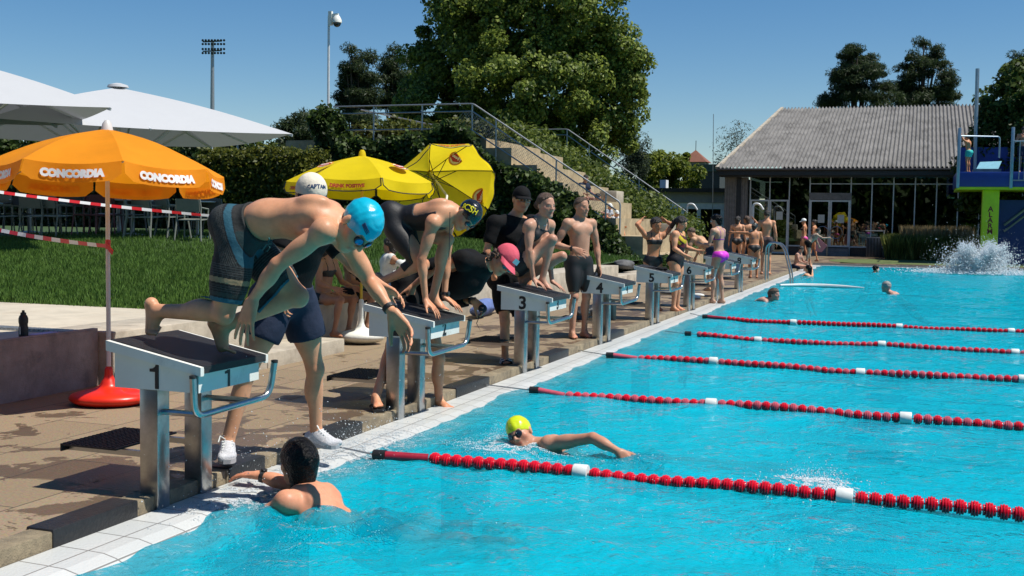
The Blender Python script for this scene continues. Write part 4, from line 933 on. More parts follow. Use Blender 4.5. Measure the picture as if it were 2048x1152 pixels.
b = MB(); b.tube([(mx[4] - .02, 49.25, .07), (mx[4] - .02, 49.25, 1.1)], .03); b.build('handrail', M['steel'], hall)
# flat roofed wing on the left
wing = thing('flat_roofed_building', 'low flat roofed building with white window frames behind the steps', 'building', (-9, 62, 0))
WY = 58
b = MB(); b.box((-16, WY - .3, 2.62), (-5.6, WY + 8, 3.2)); b.build('wall', mat('grey_render', (.33, .31, .30), .85, 0, .15, 2), wing)
b = MB(); b.box((-16.2, WY - .6, 3.2), (-5.5, WY + 8.2, 3.42)); b.build('roof', M['fascia'], wing)
b = MB(); b.box((-16, WY + 3, 0), (-5.6, WY + 3.1, 2.6)); b.box((-5.7, WY, 0), (-5.6, WY + 8, 2.6)); b.build('interior', M['dark'], wing)
M['wframe'] = mat('white_frame', (.78, .80, .82), .5, 0, .1, 4)
b = MB(); b.box((-16, WY - .25, 2.28), (-5.6, WY - .05, 2.62)); b.build('window_frame', M['wframe'], wing)
for i, x in enumerate((-13.2, -12.3, -11.35, -10.3, -9.6, -8.8, -7.9, -6.6)):
    b = MB(); b.box((x, WY - .22, 0), (x + .2, WY - .06, 2.28)); b.build('window_frame', M['wframe'], wing)
for x0, x1 in ((-12.1, -11.35), (-11.15, -10.3), (-10.1, -9.6)):
    b = MB(); b.box((x0, WY - .1, 0), (x1, WY - .09, 2.28)); b.build('window_pane', M['glass'], wing)
b = MB(); b.box((-10.4, WY + 1.5, 3.42), (-10.05, WY + 2.2, 3.95)); b.build('chimney', M['wframe'], wing)
b = MB(); b.tube([(-6.3, WY - .4, 3.7), (-5.9, WY - .4, 3.72)], .22, 12); b.build('vent', M['galv'], wing, True)
h = thing('tower_house', 'small distant house with a pointed red tiled roof', 'house', (-22, 130, 0)); c = ony(1391, 325, 130)
b = MB(); b.add([(c[0] - 1.6, 128.5, c[2]), (c[0] + 1.6, 128.5, c[2]), (c[0] + 1.6, 132, c[2]), (c[0] - 1.6, 132, c[2]), (c[0], 130, c[2] + 1.5)], [(0, 1, 4), (1, 2, 4), (2, 3, 4), (3, 0, 4)]); b.build('roof', mat('red_tiles', (.2, .075, .045), .8, 0, .2, 4), h)
b = MB(); b.box((c[0] - 1.3, 128.9, 0), (c[0] + 1.3, 131.6, c[2])); b.build('wall', M['panel'], h)
b = MB(); b.tube([(c[0], 130, c[2] + 1.4), (c[0], 130, c[2] + 2.6)], .04); b.build('finial', M['fascia'], h)
bn = thing('dark_barn', 'dark wooden building with slatted wall left of the hall', 'building', (-15, 90, 0)); a = ony(1372, 330, 90); c = ony(1440, 330, 90)
b = MB(); b.box((a[0], 90, 0), (c[0], 96, a[2])); b.build('wall', M['fascia'], bn)
b = MB(); b.box((a[0] - .2, 89.8, a[2] - .55), (c[0] + .2, 90, a[2] + .05)); b.build('roof', mat('green_slats', (.05, .07, .06), .7, 0, .3, 9), bn)
def pole(name, label, cat, px, py0, py1, y, r, z0=None):
    a = ony(px, py0, y); c = ony(px, py1, y); b = MB(); b.tube([(c[0], y, 0 if z0 is None else z0), (a[0], y, a[2])], r, 8); return tag(b.build(name, M['galv'], None, True), label, cat)
pole('antenna_mast', 'hair thin antenna mast rising left of the corrugated roof', 'mast', 1427, 228, 400, 57, .018)
# diving tower
M['tw_blue'] = mat('tower_blue', (.006, .035, .22), .45, 0, .12, 3); M['tw_lime'] = mat('tower_lime', (.50, .72, .012), .5, 0, .1, 3)
M['tw_rail'] = mat('tower_rail', (.25, .32, .38), .35, .5, .1, 8)
M['alarm'] = mat('alarm_red', (.16, .03, .02), .6)
tw = thing('diving_tower', 'blue and lime green diving tower on a lime column with ALARM lettering', 'diving tower', (7.5, 43, D))
TY = 42.
b = MB(); b.box((5., TY, 3.05), (11, TY + 4.5, 3.62), .03); b.build('platform', M['tw_blue'], tw, True)
b = MB(); b.box((5.05, TY + .05, 2.95), (11, TY + 4.45, 3.045)); b.build('platform_underside', M['tw_lime'], tw)
b = MB(); b.box((5.98, TY + .3, 0), (6.58, TY + .95, 2.95), .03); col_ = b.build('column', M['tw_lime'], tw, True)
for i, ch in enumerate('ALARM'):
    text_mesh('lettering', ch, M['alarm'], .27, (1, 0, 0), (0, 0, 1), (6.28, TY + .293, 2.2 - i * .215), col_, .003, .008)
b = MB(); b.box((5.2, TY + 3.1, 3.62), (7.0, TY + 3.2, 4.75)); b.box((7.0, TY + 3.1, 3.62), (11, TY + 3.2, 4.35)); b.build('rear_wall', M['tw_blue'], tw)
b = MB(); b.box((6.7, TY + 2.2, 0), (12, TY + 2.4, 2.6)); b.build('stair_wall', M['tw_blue'], tw)
b = MB(); b.tube([(6.9, TY + 2.1, 1.6), (9, TY + 2.1, 3.4)], .05); b.tube([(6.9, TY + 2.1, 1.35), (9, TY + 2.1, 3.15)], .04); b.build('stair_handrail', M['tw_rail'], tw, True)
for x in (5.0, 6.88):
    b = MB(); b.box((x, TY - .06, 3.0), (x + .12, TY - .02, 5.3), .02); b.build('rail_panel', M['tw_rail'], tw, True)
b = MB()
for x in (7.2, 7.38, 7.56, 7.74, 7.92): b.tube([(x, TY - .04, 3.3), (x, TY - .04, 4.75)], .018, 6)
b.tube([(7.0, TY - .04, 4.77), (10, TY - .04, 4.77)], .03, 6); b.tube([(7.0, TY - .04, 3.3), (10, TY - .04, 3.3)], .03, 6); b.build('front_railing', M['tw_rail'], tw, True)
b = MB(); b.tube(arc([(5.1, TY + .1, 5.0), (6.55, TY + 1, 5.02), (6.55, TY + 1, 4.2)], .12), .03, 6); b.tube([(5.06, TY + .1, 5.0), (5.06, TY + 2.5, 5.0)], .03, 6); b.build('side_railing', M['tw_rail'], tw, True)
b = MB(); b.hexa([(5.72, TY + .3, 3.75), (6.5, TY + .3, 3.75), (6.5, TY + 1.0, 3.75), (5.72, TY + 1.0, 3.75), (5.85, TY + .5, 4.02), (6.62, TY + .5, 4.05), (6.62, TY + 1.1, 4.05), (5.85, TY + 1.1, 4.02)]); b.build('springboard', mat('board_blue', (.25, .55, .65), .5, 0, .1, 5), tw)
b = MB(); b.box((5.6, TY + .25, 3.62), (6.6, TY + 1.1, 3.74)); b.build('board_base', M['panel'], tw)
b = MB(); b.tube([(5.78, 45, 3.6), (5.73, 45, 7.92)], .075, 8); b.build('steel_post', M['tw_rail'], tw, True)
# grass patch, ornamental grass, bin
b = MB(); pts = [(2.2 - 1.9 * cos(a), 42.9 + 2.9 * sin(a)) for a in np.linspace(-pi / 2, pi / 2, 13)] + [(14, 45.8), (14, 40)]
b.add([(x, y, D + .004) for x, y in pts], [tuple(range(len(pts)))[::-1]]); struct(b.build('grass_patch', mat('dry_lawn', (.09, .12, .03), .95, 0, .3, 4)))
n = 26000; x = nr.uniform(2.4, 5.9, n); y = nr.uniform(45.9, 49, n); pat = (np.sin(x * 4) + np.sin(y * 5 + x)) > -1.1
blades('tall_grass', np.stack([x, y, np.full(n, D)], 1)[pat], .5, 1.15, .02, (.06, .1, .02), (.26, .27, .07), 'tall yellowish ornamental grass in front of the hall windows', 'grass', .35)
n = 5000; blades('seed_heads', np.stack([nr.uniform(3.0, 5.9, n), nr.uniform(46.3, 49, n), np.full(n, .75)], 1), .3, .85, .018, (.3, .22, .1), (.42, .33, .18), 'dry seed heads above the ornamental grass', 'grass', .25)
n = 9000; P, Nn = clump_pts([((6.4 + .9 * i, 47.5, .35), (.7, .8, .55)) for i in range(6)], n, .25, 16)
tag(leaf_mesh('low_bushes', P, Nn, .1, (.015, .035, .008), (.06, .1, .02)), 'dark low bushes below the diving tower', 'bushes', None, 'stuff')
bn = thing('waste_bin', 'grey slatted metal waste bin on the paving before the hall', 'waste bin', (1.9, 47.7, D))
b = MB(); b.box((1.55, 47.4, D + .04), (2.2, 48, D + .92), .02); b.build('container', mat('bin_grey', (.07, .075, .085), .5, .4, .15, 6), bn, True)
b = MB()
for k in range(5): b.box((1.6 + k * .13, 47.375, D + .08), (1.65 + k * .13, 47.402, D + .88))
b.build('slats', M['fascia'], bn)
b = MB(); b.tube([(2.28, 47.6, D), (2.28, 47.6, D + 1.25), ], .035); b.tube([(1.5, 47.6, D + 1.2), (2.3, 47.6, D + 1.2)], .02); b.build('post', M['galv'], bn, True)
# masts
ml = thing('floodlight_mast', 'distant stadium floodlight mast with two double rows of lamps', 'floodlight', (-78.8, 115, 0))
k = 115 + 4.9; a = ony(425, 90, 115); bt = ony(424, 260, 115); sx = 1 / FPX * ((a - CAM) @ FW)
b = MB(); b.tube([(bt[0], 115, 0), (a[0], 115, a[2] + .4)], [.38, .2], 10); b.build('mast', M['galv'], ml, True)
for py in (83, 102): 
    z = ony(425, py, 115)[2]; b = MB(); b.box((a[0] - 21 * sx, 114.8, z - .06), (a[0] + 21 * sx, 115.1, z + .06)); b.build('crossbar', M['fascia'], ml)
for py in (80.5, 88, 98, 106):
    for i in range(8):
        q = ony(403.5 + i * 6.1, py, 114.6); b = MB(); b.lathe(q + V(0, .3, .08), [(.06, 0), (.15, .22), (.15, .3)], 8, (.4, -1, -.35)); b.build('lamp', M['fascia'], ml)
cp = thing('camera_pole', 'tall thin pole with white dome security camera', 'camera pole', (-13.98, 27, 3.9))
b = MB(); b.tube([(-13.98, 27, 3.0), (-13.97, 27, 7.85)], [.045, .038], 8); b.build('pole', M['alu'], cp, True)
q = ony(674, 32, 27); b = MB(); b.box((-13.97, 26.95, 7.55), (-13.85, 27.05, 7.98)); b.box((-13.85, 26.96, 7.78), (q[0] + .05, 27.04, 7.9)); b.build('bracket', M['white_plastic'], cp)
b = MB(); b.lathe((q[0], 27, 7.62), [(.15, .0), (.15, .08), (.11, .16), (.07, .22)], 16); b.build('camera_housing', M['white_plastic'], cp, True)
b = MB(); b.sph((q[0], 27, 7.61), (.125, .125, .13), 14, 10); b.build('camera_dome', M['lens'], cp, True)
sl2 = thing('street_lamp', 'small twin headed street lamp over the hedge behind the orange parasol', 'lamp', (-17.6, 33, .5)); q = ony(475, 286, 33)
b = MB(); b.tube([(q[0], 33, .5), (q[0], 33, q[2])], .04); b.build('pole', M['galv'], sl2, True)
for g in (-1, 1): b = MB(); b.hexa([(q[0], 32.9, q[2] - .03), (q[0] + g * .18, 32.9, q[2] + .02), (q[0] + g * .18, 33.1, q[2] + .02), (q[0], 33.1, q[2] - .03), (q[0], 32.9, q[2] + .03), (q[0] + g * .19, 32.9, q[2] + .08), (q[0] + g * .19, 33.1, q[2] + .08), (q[0], 33.1, q[2] + .03)]); b.build('lamp_head', M['alu'], sl2)
# ================================================================== OBJECTS
# ---- starting blocks
def number(ch, h, X, Y, org, par):
    if ch != '1': return text_mesh('number', ch, M['black'], h * 1.42, X, Y, org, par, .0015, h * .04)
    b = MB(); X = np.array(X, float); Y = np.array(Y, float); o = np.array(org, float); n_ = np.cross(X, Y)
    def pl(pts):
        q = [o + h * (X * x + Y * y) for x, y in pts]; m = len(q); b.add([a - n_ * .0015 for a in q] + [a + n_ * .0015 for a in q], [tuple(range(m))[::-1], tuple(range(m, 2 * m))] + [(k, (k + 1) % m, m + (k + 1) % m, m + k) for k in range(m)])
    pl([(.02, -.5), (.2, -.5), (.2, .5), (.06, .5), (.02, .42)]); pl([(-.24, .2), (.019, .2), (.019, .41), (-.08, .345), (-.24, .32)])
    return b.build('number', M['black'], par)
def make_block(i):
    n = str(i + 1)
    lb = ['nearest starting block, numbered 1, with the boy in striped shorts on it', 'starting block numbered 2 under the swimmer with the black lettered cap', 'starting block numbered 3 under the crouching girl', 'starting block numbered 4, empty, beside the shirtless man',
          'starting block numbered 5 with black goggles and cap lying on top', 'starting block numbered 6 beside the girl in the pink bikini', 'starting block half hidden behind the girl in the pink bikini', 'farthest starting block, numbered 8'][i]
    y0 = 2.9 * i
    r = thing('starting_block', lb, 'starting block', (0, y0 + .2, 0), 'starting blocks along the pool edge')
    def Q(x, y, z): return (x, y0 + y, z)
    A, B_ = -.265, .315
    zt = lambda x: .875 + (.765 - .875) * (x - A) / (B_ - A)
    b = MB()   # moulded housing below the lip
    b.hexa([Q(A + .035, -.075, .633), Q(B_ - .03, -.075, .633), Q(B_ - .03, .48, .633), Q(A + .035, .48, .633), Q(A + .035, -.075, zt(A) - .04), Q(B_ - .03, -.075, zt(B_) - .032), Q(B_ - .03, .48, zt(B_) - .032), Q(A + .035, .48, zt(A) - .04)])
    hs = b.build('housing', M['white_plastic'], r)
    b = MB()
    for (ya, yb) in ((-.1, -.072), (.5, .528)):   # lips
        b.hexa([Q(A, ya, zt(A) - .05), Q(B_, ya, zt(B_) - .042), Q(B_, yb, zt(B_) - .042), Q(A, yb, zt(A) - .05), Q(A, ya, zt(A) + .003), Q(B_, ya, zt(B_) + .003), Q(B_, yb, zt(B_) + .003), Q(A, yb, zt(A) + .003)])
    b.hexa([Q(A, -.072, zt(A) - .04), Q(B_, -.072, zt(B_) - .034), Q(B_, .5, zt(B_) - .034), Q(A, .5, zt(A) - .04), Q(A, -.072, zt(A) - .006), Q(B_, -.072, zt(B_) - .006), Q(B_, .5, zt(B_) - .006), Q(A, .5, zt(A) - .006)])
    b.build('platform', M['white_plastic'], r)
    b = MB(); b.hexa([Q(A + .008, -.07, zt(A) - .005), Q(B_ + .004, -.07, zt(B_) - .03), Q(B_ + .004, .498, zt(B_) - .03), Q(A + .008, .498, zt(A) - .005), Q(A + .008, -.07, zt(A) + .006), Q(B_ + .004, -.07, zt(B_) + .006), Q(B_ + .004, .498, zt(B_) + .006), Q(A + .008, .498, zt(A) + .006)])
    b.build('grip_pad', M['black_grip'], r)
    for yy in (-.05, .33):
        b = MB(); b.box(Q(-.096, yy, -.02), Q(.018, yy + .1, .633), .006); b.build('leg', M['steel'], r, True)
    b = MB(); b.tube(arc([Q(.27, -.1, .72), Q(.28, -.1, .515), Q(.34, .5, .545), Q(.36, .52, .735)], .07), .0185, 10)
    gb = b.build('grab_bar', M['steel'], r, True)
    b = MB()
    for P_ in (Q(.27, -.1, .722), Q(.36, .52, .737)): b.lathe(P_, [(.0192, -.012), (.0192, .003), (.012, .005)], 12)
    b.build('end_cap', M['black'], gb, True)
    for yy in (0., .38):
        b = MB(); b.tube([Q(.015, yy, .51 + .02 * (yy > 0)), Q(.29, yy - .02, .515 + .02 * (yy > 0))], .016, 8); b.build('bar_strut', M['steel'], r, True)
    stp = MB()
    stp.box(Q(-.60, -.06, .293), Q(-.24, .46, .303)); stp.box(Q(-.60, -.06, .262), Q(-.592, .46, .2935))
    for k in range(12):
        for j in range(16): stp.box(Q(-.59 + k * .029, -.05 + j * .032, .303), Q(-.59 + k * .029 + .012, -.05 + j * .032 + .018, .307))
    stp.build('step', mat('step_grating', (.035, .035, .04), .5, .6, .3, 40) if 'stepm' not in M else M['stepm'], r)
    for yy in (.0, .38): b = MB(); b.box(Q(-.58, yy - .015, .262), Q(-.09, yy + .015, .292)); b.build('step_bracket', M['steel'], r)
    if i != 6: number(n, .125, (1, 0, 0), (0, 0, 1), Q(.0 if i else .02, -.0765, .702), hs)
    number(n, .10, (0, 1, 0), (0, 0, 1), Q(B_ - .0285, .18, .685), hs)
    return r
M['stepm'] = mat('step_grating', (.035, .035, .04), .5, .6, .3, 40)
for i in range(8): make_block(i)
# black rubber covers on the kerb
for i, (ya, yb) in enumerate(((-.79, -.19), (.62, 1.0), (1.71, 2.28), (4.02, 4.82), (6.62, 7.34), (9.1, 9.9))):
    b = MB(); b.box((-.155, ya, -.05), (.004, yb, D + .016), .008)
    tag(b.build('kerb_cover', M['black_rubber'], None, True), 'black rubber cover on the kerb ' + ['nearest to the camera, left of block 1', 'under the left shoe of the white capped official', 'between blocks 1 and 2', 'between blocks 2 and 3 at the second rope', 'between blocks 3 and 4', 'between blocks 4 and 5'][i], 'kerb cover', 'black covers on the kerb')
# ---- lane ropes
M['red'] = mat('float_red', (.62, .005, .02), .28, 0, .15, 20, coat=.3); M['pink'] = mat('float_pink', (.52, .085, .12), .4, 0, .15, 20)
M['float_white'] = mat('float_white', (.72, .74, .70), .35, 0, .08, 20); M['red_dark'] = mat('sleeve_red', (.32, .012, .03), .35, 0, .2, 20)
def float_mesh(nm, m, R=.044, hl=.0345):
    b = MB(); pr = [(.02, -hl * .9)]
    for k in range(5):
        c = -hl + hl * 2 * (k + .5) / 5; q_ = (.70, .93, 1., .93, .70)[k]; pr += [(R * q_ * .95, c - hl / 6.5), (R * q_, c - hl / 10), (R * q_, c + hl / 10), (R * q_ * .95, c + hl / 6.5), (R * q_ * .84, c + hl / 5.2)]
    pr.append((.02, hl * .95)); b.lathe((0, 0, 0), pr, 18, (1, 0, 0))
    o = b.build(nm, m, None, True); me = o.data; bpy.data.objects.remove(o); return me
FR = float_mesh('float', M['red']); FP = float_mesh('float', M['pink'])
b = MB(); b.lathe((0, 0, 0), [(.02, -.045), (.05, -.045), (.052, -.04), (.052, .04), (.05, .045), (.02, .045)], 18, (1, 0, 0)); o = b.build('w', M['float_white'], None, True); FW_ = o.data; bpy.data.objects.remove(o)
RL = ['nearest lane rope, vivid red floats beside the swimmer in the yellow cap', 'second lane rope from the camera, ending between blocks 2 and 3', 'third lane rope from the camera, ending between blocks 3 and 4', 'fourth lane rope from the camera, ending between blocks 4 and 5', 'farthest lane rope, below the woman swimming with wet hair']
starts = [((675, 897), (748, 909), (862, 913), (1160, 937), (1700, 990)), ((955, 770), (1060, 780), (1133, 785), (1420, 804), (1815, 831)), ((1140, 700), (1213, 710), (1278, 713), (1427, 721), (1722, 740)), ((1330, 664), (1370, 667), (1395, 668), (1522, 677), (1770, 689)), ((1380, 628), (1405, 633), (1455, 635), (1585, 643), (1797, 651))]
for k in range(5):
    A, Bk, Fl, W1, W2 = [gp(*q, .012) for q in starts[k]]
    ycs = [q[1] for q in (Bk, Fl, W1, W2)]; xcs = [q[0] for q in (Bk, Fl, W1, W2)]
    xend = 6.2 + k * .9
    yl = lambda x: float(np.interp(x, xcs + [xend + 3], ycs + [ycs[-1] - .02]))
    zl = lambda x: -.007 + .010 * sin(x * 2.3 + k * 2) + .006 * sin(x * 5.1 + k)
    r = thing('lane_rope', RL[k], 'lane rope', (Bk[0], Bk[1], 0), 'red lane ropes across the pool')
    pts = [A + V(0, 0, .012), Bk] + [V(x, yl(x), zl(x)) for x in np.arange(Bk[0] + .2, xend, .25)]
    b = MB(); b.tube(pts, .006, 6); b.build('cable', M['galv'], r, True)
    b = MB(); b.tube([Bk, Bk + V(.085, .0, .002)], .033, 14); b.build('end_stopper', M['black'], r, True)
    if k < 3 or k == 4:
        b = MB(); b.tube([Bk + V(.08, 0, 0), V(Fl[0] - .02, yl(Fl[0]), zl(Fl[0]))], .029, 14); b.build('sleeve', M['red_dark'] if k in (0, 4) else M['pink'], r, True)
    pitch = .0735; x = Fl[0] + .03; gap = W2[0] - W1[0]; whites = [W1[0] + j * gap for j in range(-1, 9)]; i = 0; cnt = 0
    while x < xend and cnt < 99:
        w_ = any(abs(x - q) < pitch * .56 for q in whites)
        me = FW_ if w_ else (FR if (k in (0, 4) or i % 2) else FP)  # middle ropes: alternating pink and red puts uneven lighting into the float colour
        o = bpy.data.objects.new('white_float' if w_ else 'float', me); COL.objects.link(o); o.parent = r
        o.location = V(x, yl(x), zl(x)) - ORG[r.name]; o.rotation_euler = (rnd.uniform(0, 6), 0, -math.atan2(.0, 1))
        x += pitch * (1.25 if w_ else 1); i += 1; cnt += 1
# ---- ladder
t = thing('pool_ladder', 'curved stainless steel pool ladder near block 8', 'ladder', (.0, 25.2, 0))
for yy in (25.0, 25.55):
    b = MB(); b.tube(arc([(-.02, yy, .0), (-.02, yy, 1.0), (.2, yy, 1.06), (.42, yy, .95), (.62, yy, .2), (.66, yy, -.8)], .16), .021, 8); b.build('side_rail', M['steel'], t, True)
b = MB()
for z in (-.2, -.5): b.box((.6, 25.0, z), (.68, 25.55, z + .03))
b.build('rungs', M['steel'], t)
# ---- parasols
def mathue(nm, c, tl=.35, r=.7): return mat(nm, c, r, 0, .06, 4, bump=.12, bscale=14, transl=tl, spec=.3)
M['orange'] = mathue('orange_canvas', (.90, .325, .010), .42); M['yellow'] = mathue('yellow_canvas', (.82, .64, .004), .42); M['white_canvas'] = mat('white_canvas', (.50, .51, .52), .7, 0, .015, 3, bump=.08, bscale=9, transl=.12, spec=.3)
M['pole_white'] = mat('white_pole', (.6, .58, .55), .4, 0, .06, 8); M['ink_white'] = mat('white_lettering', (.82, .78, .74), .7); M['ink_red'] = mat('red_lettering', (.45, .035, .012), .7)
def canopy(n, R, zc, zr, val, a0, curve=.06, c=(0, 0), sag=.03, rings=8, div=8):
    """panels of an n-sided canopy with hanging valance flaps; returns list of (panel verts, faces), (flap verts, faces)"""
    P = []; Fp = []
    for k in range(n):
        a, b_ = a0 + 2 * pi * k / n, a0 + 2 * pi * (k + 1) / n; v = []; f = []
        for i in range(rings + 1):
            t = i / rings; 
            for j in range(div + 1):
                u = j / div; p = V(cos(a), sin(a), 0) * (1 - u) + V(cos(b_), sin(b_), 0) * u
                z = zc + (zr - zc) * t + curve * math.sin(pi * t) - sag * 4 * u * (1 - u) * t
                v.append((c[0] + p[0] * R * t, c[1] + p[1] * R * t, z))
        for i in range(rings):
            for j in range(div): q = i * (div + 1) + j; f.append((q, q + 1, q + div + 2, q + div + 1))
        P.append((v, f)); v = []; f = []
        m = 10
        for i in range(3):
            for j in range(m + 1):
                u = .015 + .97 * j / m; p = V(cos(a), sin(a), 0) * (1 - u) + V(cos(b_), sin(b_), 0) * u
                d = 1 - (max(0, abs(2 * u - 1) - .8) / .2) ** 2 * .45
                z = zr - sag * 4 * u * (1 - u) - val * d * i / 2
                o_ = 1 + .012 * i + .01 * sin(u * 9 + k) * i
                v.append((c[0] + p[0] * R * o_, c[1] + p[1] * R * o_, z))
        for i in range(2):
            for j in range(m): q = i * (m + 1) + j; f.append((q, q + 1, q + m + 2, q + m + 1))
        Fp.append((v, f))
    return P, Fp
def parasol(name, label, base, R, ztop, zrim, val, n, a0, m, pole_m, texts=None, tilt=None, valtext=None, tm=None, group=None, edge=None, logo=None, only=None):
    base = np.array(base, float); r = thing(name, label, 'parasol', base, group); c = base[:2]
    Pn, Fl = canopy(n, R, ztop, zrim, val, a0, .05 * R, c)
    T = (lambda q: q) if tilt is None else tilt
    b = MB()
    for v, f in Pn: b.add([T(np.array(q)) for q in v], f)
    can = b.build('canopy', m, r, True)
    for k, (v, f) in enumerate(Fl):
        vv = [T(np.array(q)) for q in v]; b = MB(); b.add(vv, f); fl = b.build('valance_flap', m, r, True)
        if edge:
            b = MB(); b.tube([vv[0]] + [vv[j] for j in (11,)] + vv[22:33] + [vv[21], vv[10]], .006, 5); b.build('piping', edge, fl)
        if valtext and (only is None or k in only):
            a = a0 + 2 * pi * (k + .5) / n; A_, B_ = a0 + 2 * pi * k / n, a0 + 2 * pi * (k + 1) / n
            p0 = V(c[0] + R * cos(A_), c[1] + R * sin(A_), 0); p1 = V(c[0] + R * cos(B_), c[1] + R * sin(B_), 0); X = nrm(p1 - p0); L_ = np.linalg.norm(p1 - p0); nO = V(cos(a), sin(a), 0)
            def wp(x, y, z, p0=p0, X=X, L_=L_, nO=nO):
                u = .5 + x / L_; q = p0 + X * (u * L_); i_ = .55 - y / val
                return T(V(q[0], q[1], zrim - .03 * 4 * u * (1 - u) - val * i_) + nO * (.009 + R * (.024 + .02 * sin(u * 9 + k)) * i_))
            text_mesh('lettering', valtext[0], tm, valtext[1], X, (0, 0, 1), (0, 0, 0), fl, 0., valtext[2], warp=wp)
    b = MB(); hub = V(c[0], c[1], ztop)
    for k in range(n):
        a = a0 + 2 * pi * k / n; e = V(c[0] + R * .98 * cos(a), c[1] + R * .98 * sin(a), zrim - .01); md = hub * .5 + e * .5 + V(0, 0, .05 * R - .02)
        b.tube([T(hub - V(0, 0, .02)), T(md), T(e)], .006, 5)
        b.tube([T(V(c[0], c[1], ztop - .28)), T(hub * .55 + e * .45 + V(0, 0, .04 * R - .02))], .006, 5)
    b.build('ribs', M['steel'] if edge is None else M['fascia'], r, True)
    b = MB(); b.lathe(T(hub) - V(0, 0, .01), [(.045, 0), (.035, .05), (.018, .075)], 12); b.build('finial', pole_m, r, True)
    return r, T
# orange one
bx = ony(218, 795, 2.2); ob = V(bx[0], 2.2, D)
zt = ony(217, 258, 2.2)[2]; zr = ony(217, 331, 2.2 - .8)[2]
FH = nrm(V(FW[0], FW[1], 0))
def lean_back(c, z0, k):
    return lambda q: np.array(q, float) - V(0, 0, 1) * ((np.array(q, float) - c) @ FH) * k
r, T = parasol('orange_parasol', 'orange parasol with white CONCORDIA lettering in front of the low wall', ob, .88, zt, zr, .13, 8, radians(-112 - 22), M['orange'], M['pole_white'], valtext=('CONCORDIA', .070, .006), tm=M['ink_white'], tilt=lean_back(ob, zr, .055))
b = MB(); b.tube([ob + V(0, 0, .2), (ob[0], ob[1], zt - .01)], .017, 10); b.build('pole', M['pole_white'], r, True)
M['base_red'] = mat('red_plastic', (.62, .022, .006), .35, 0, .08, 6); 
def base_foot(r, c, m, s=1., rot=0.):
    X = V(cos(rot), sin(rot), 0); Y = V(-sin(rot), cos(rot), 0); e = Sdf(.012); z0 = c[2]
    e.ell(c + V(0, 0, .055), (.30 * s, .25 * s, .075 * s), np.array([X, Y, V(0, 0, 1)]), .02); e.cap(c + V(0, 0, .07), c + V(0, 0, .15), .1 * s, .06 * s, .06); e.cap(c + V(0, 0, .1), c + V(0, 0, .27), .036, .032, .03)
    for g in (-1, 1): e.ell(c + X * g * .2 * s + V(0, 0, .115), (.085 * s, .1 * s, .03 * s), np.array([X, Y, V(0, 0, 1)]), .02, 'b', True)
    return skin_mesh('foot', e.p, .012, m, r, clip=lambda x, y, z: z0 + .004 - z + 0 * x + 0 * y)
base_foot(r, ob, M['base_red'], 1.0, radians(20))
# yellow ones
yb = gp(722, 688, D); yb = V(yb[0], yb[1], D)
zt = ony(732, 311, yb[1])[2]; zr = ony(732, 362, yb[1] - .7)[2]
r, T = parasol('yellow_parasol', 'upright yellow parasol with red DRINK POSITIVE lettering', yb, .86, zt, zr, .12, 7, radians(-100), M['yellow'], M['yellow'], valtext=('DRINK POSITIVE', .052, .003), tm=M['ink_red'], group='yellow parasols', edge=M['black'], only=(0, 6), tilt=lean_back(yb, zr, .05))
b = MB(); b.tube([yb + V(0, 0, .45), (yb[0], yb[1], zt - .01)], .016, 10); b.build('pole', mat('yellow_pole', (.6, .38, .02), .4, 0, .1, 6), r, True)
e = Sdf(.012); X = nrm(RT * V(1, 1, 0)); Y = V(-X[1], X[0], 0); fr = np.array([X, Y, V(0, 0, 1)])
e.ell(yb + V(0, 0, .09), (.26, .2, .085), fr, .02); e.cap(yb + X * .08 + V(0, 0, .1), yb + X * .2 + V(0, 0, .1), .075, .07, .03); e.cap(yb + V(0, 0, .1), yb + V(0, 0, .2), .09, .045, .05); e.cap(yb + V(0, 0, .2), yb + V(0, 0, .5), .034, .03, .02)
e.ell(yb - X * .13 + V(0, 0, .165) - Y * .05, (.06, .06, .03), fr, .02, 'b', True)
skin_mesh('foot', e.p, .012, M['white_plastic'], r, clip=lambda x, y, z: D + .004 - z + 0 * x + 0 * y)
def logo(par, c, X, Y, s, w_=1):
    n_ = np.cross(X, Y)
    def disc(nm, rx, ry, off, m, ox=0, oy=0, sk=0):
        v = [c + X * (ox + rx * cos(a) + sk * sin(a)) * s + Y * (oy + ry * sin(a)) * s + n_ * off for a in np.linspace(0, 2 * pi, 22)[:-1]]
        b = MB(); b.add(v, [tuple(range(21))]); return b.build(nm, m, par)
    disc('emblem', .16, .17, .004, M['em_or']); disc('emblem', .125, .135, .007, M['em_lt']); 
    b = MB(); b.add([c + (X * x + Y * y) * s + n_ * .010 for x, y in ((-.13, .035), (.02, .10), (.14, .03), (.09, -.06), (-.06, -.1), (-.12, -.04))], [(5, 4, 3, 2, 1, 0)]); b.build('emblem', M['ink_red'], par)
    text_mesh('lettering', 'Lipton', M['ink_white'], .085 * s, X, Y, c + n_ * .013, par, .0, .002); text_mesh('lettering', 'ICE TEA', M['em_gr'], .05 * s, X, Y, c - Y * .13 * s + X * .03 * s + n_ * .012, par, .0, .002)
M['em_or'] = mat('emblem_orange', (.72, .30, .02), .7); M['em_lt'] = mat('emblem_cream', (.8, .68, .35), .7); M['em_gr'] = mat('emblem_grey', (.42, .42, .38), .7)
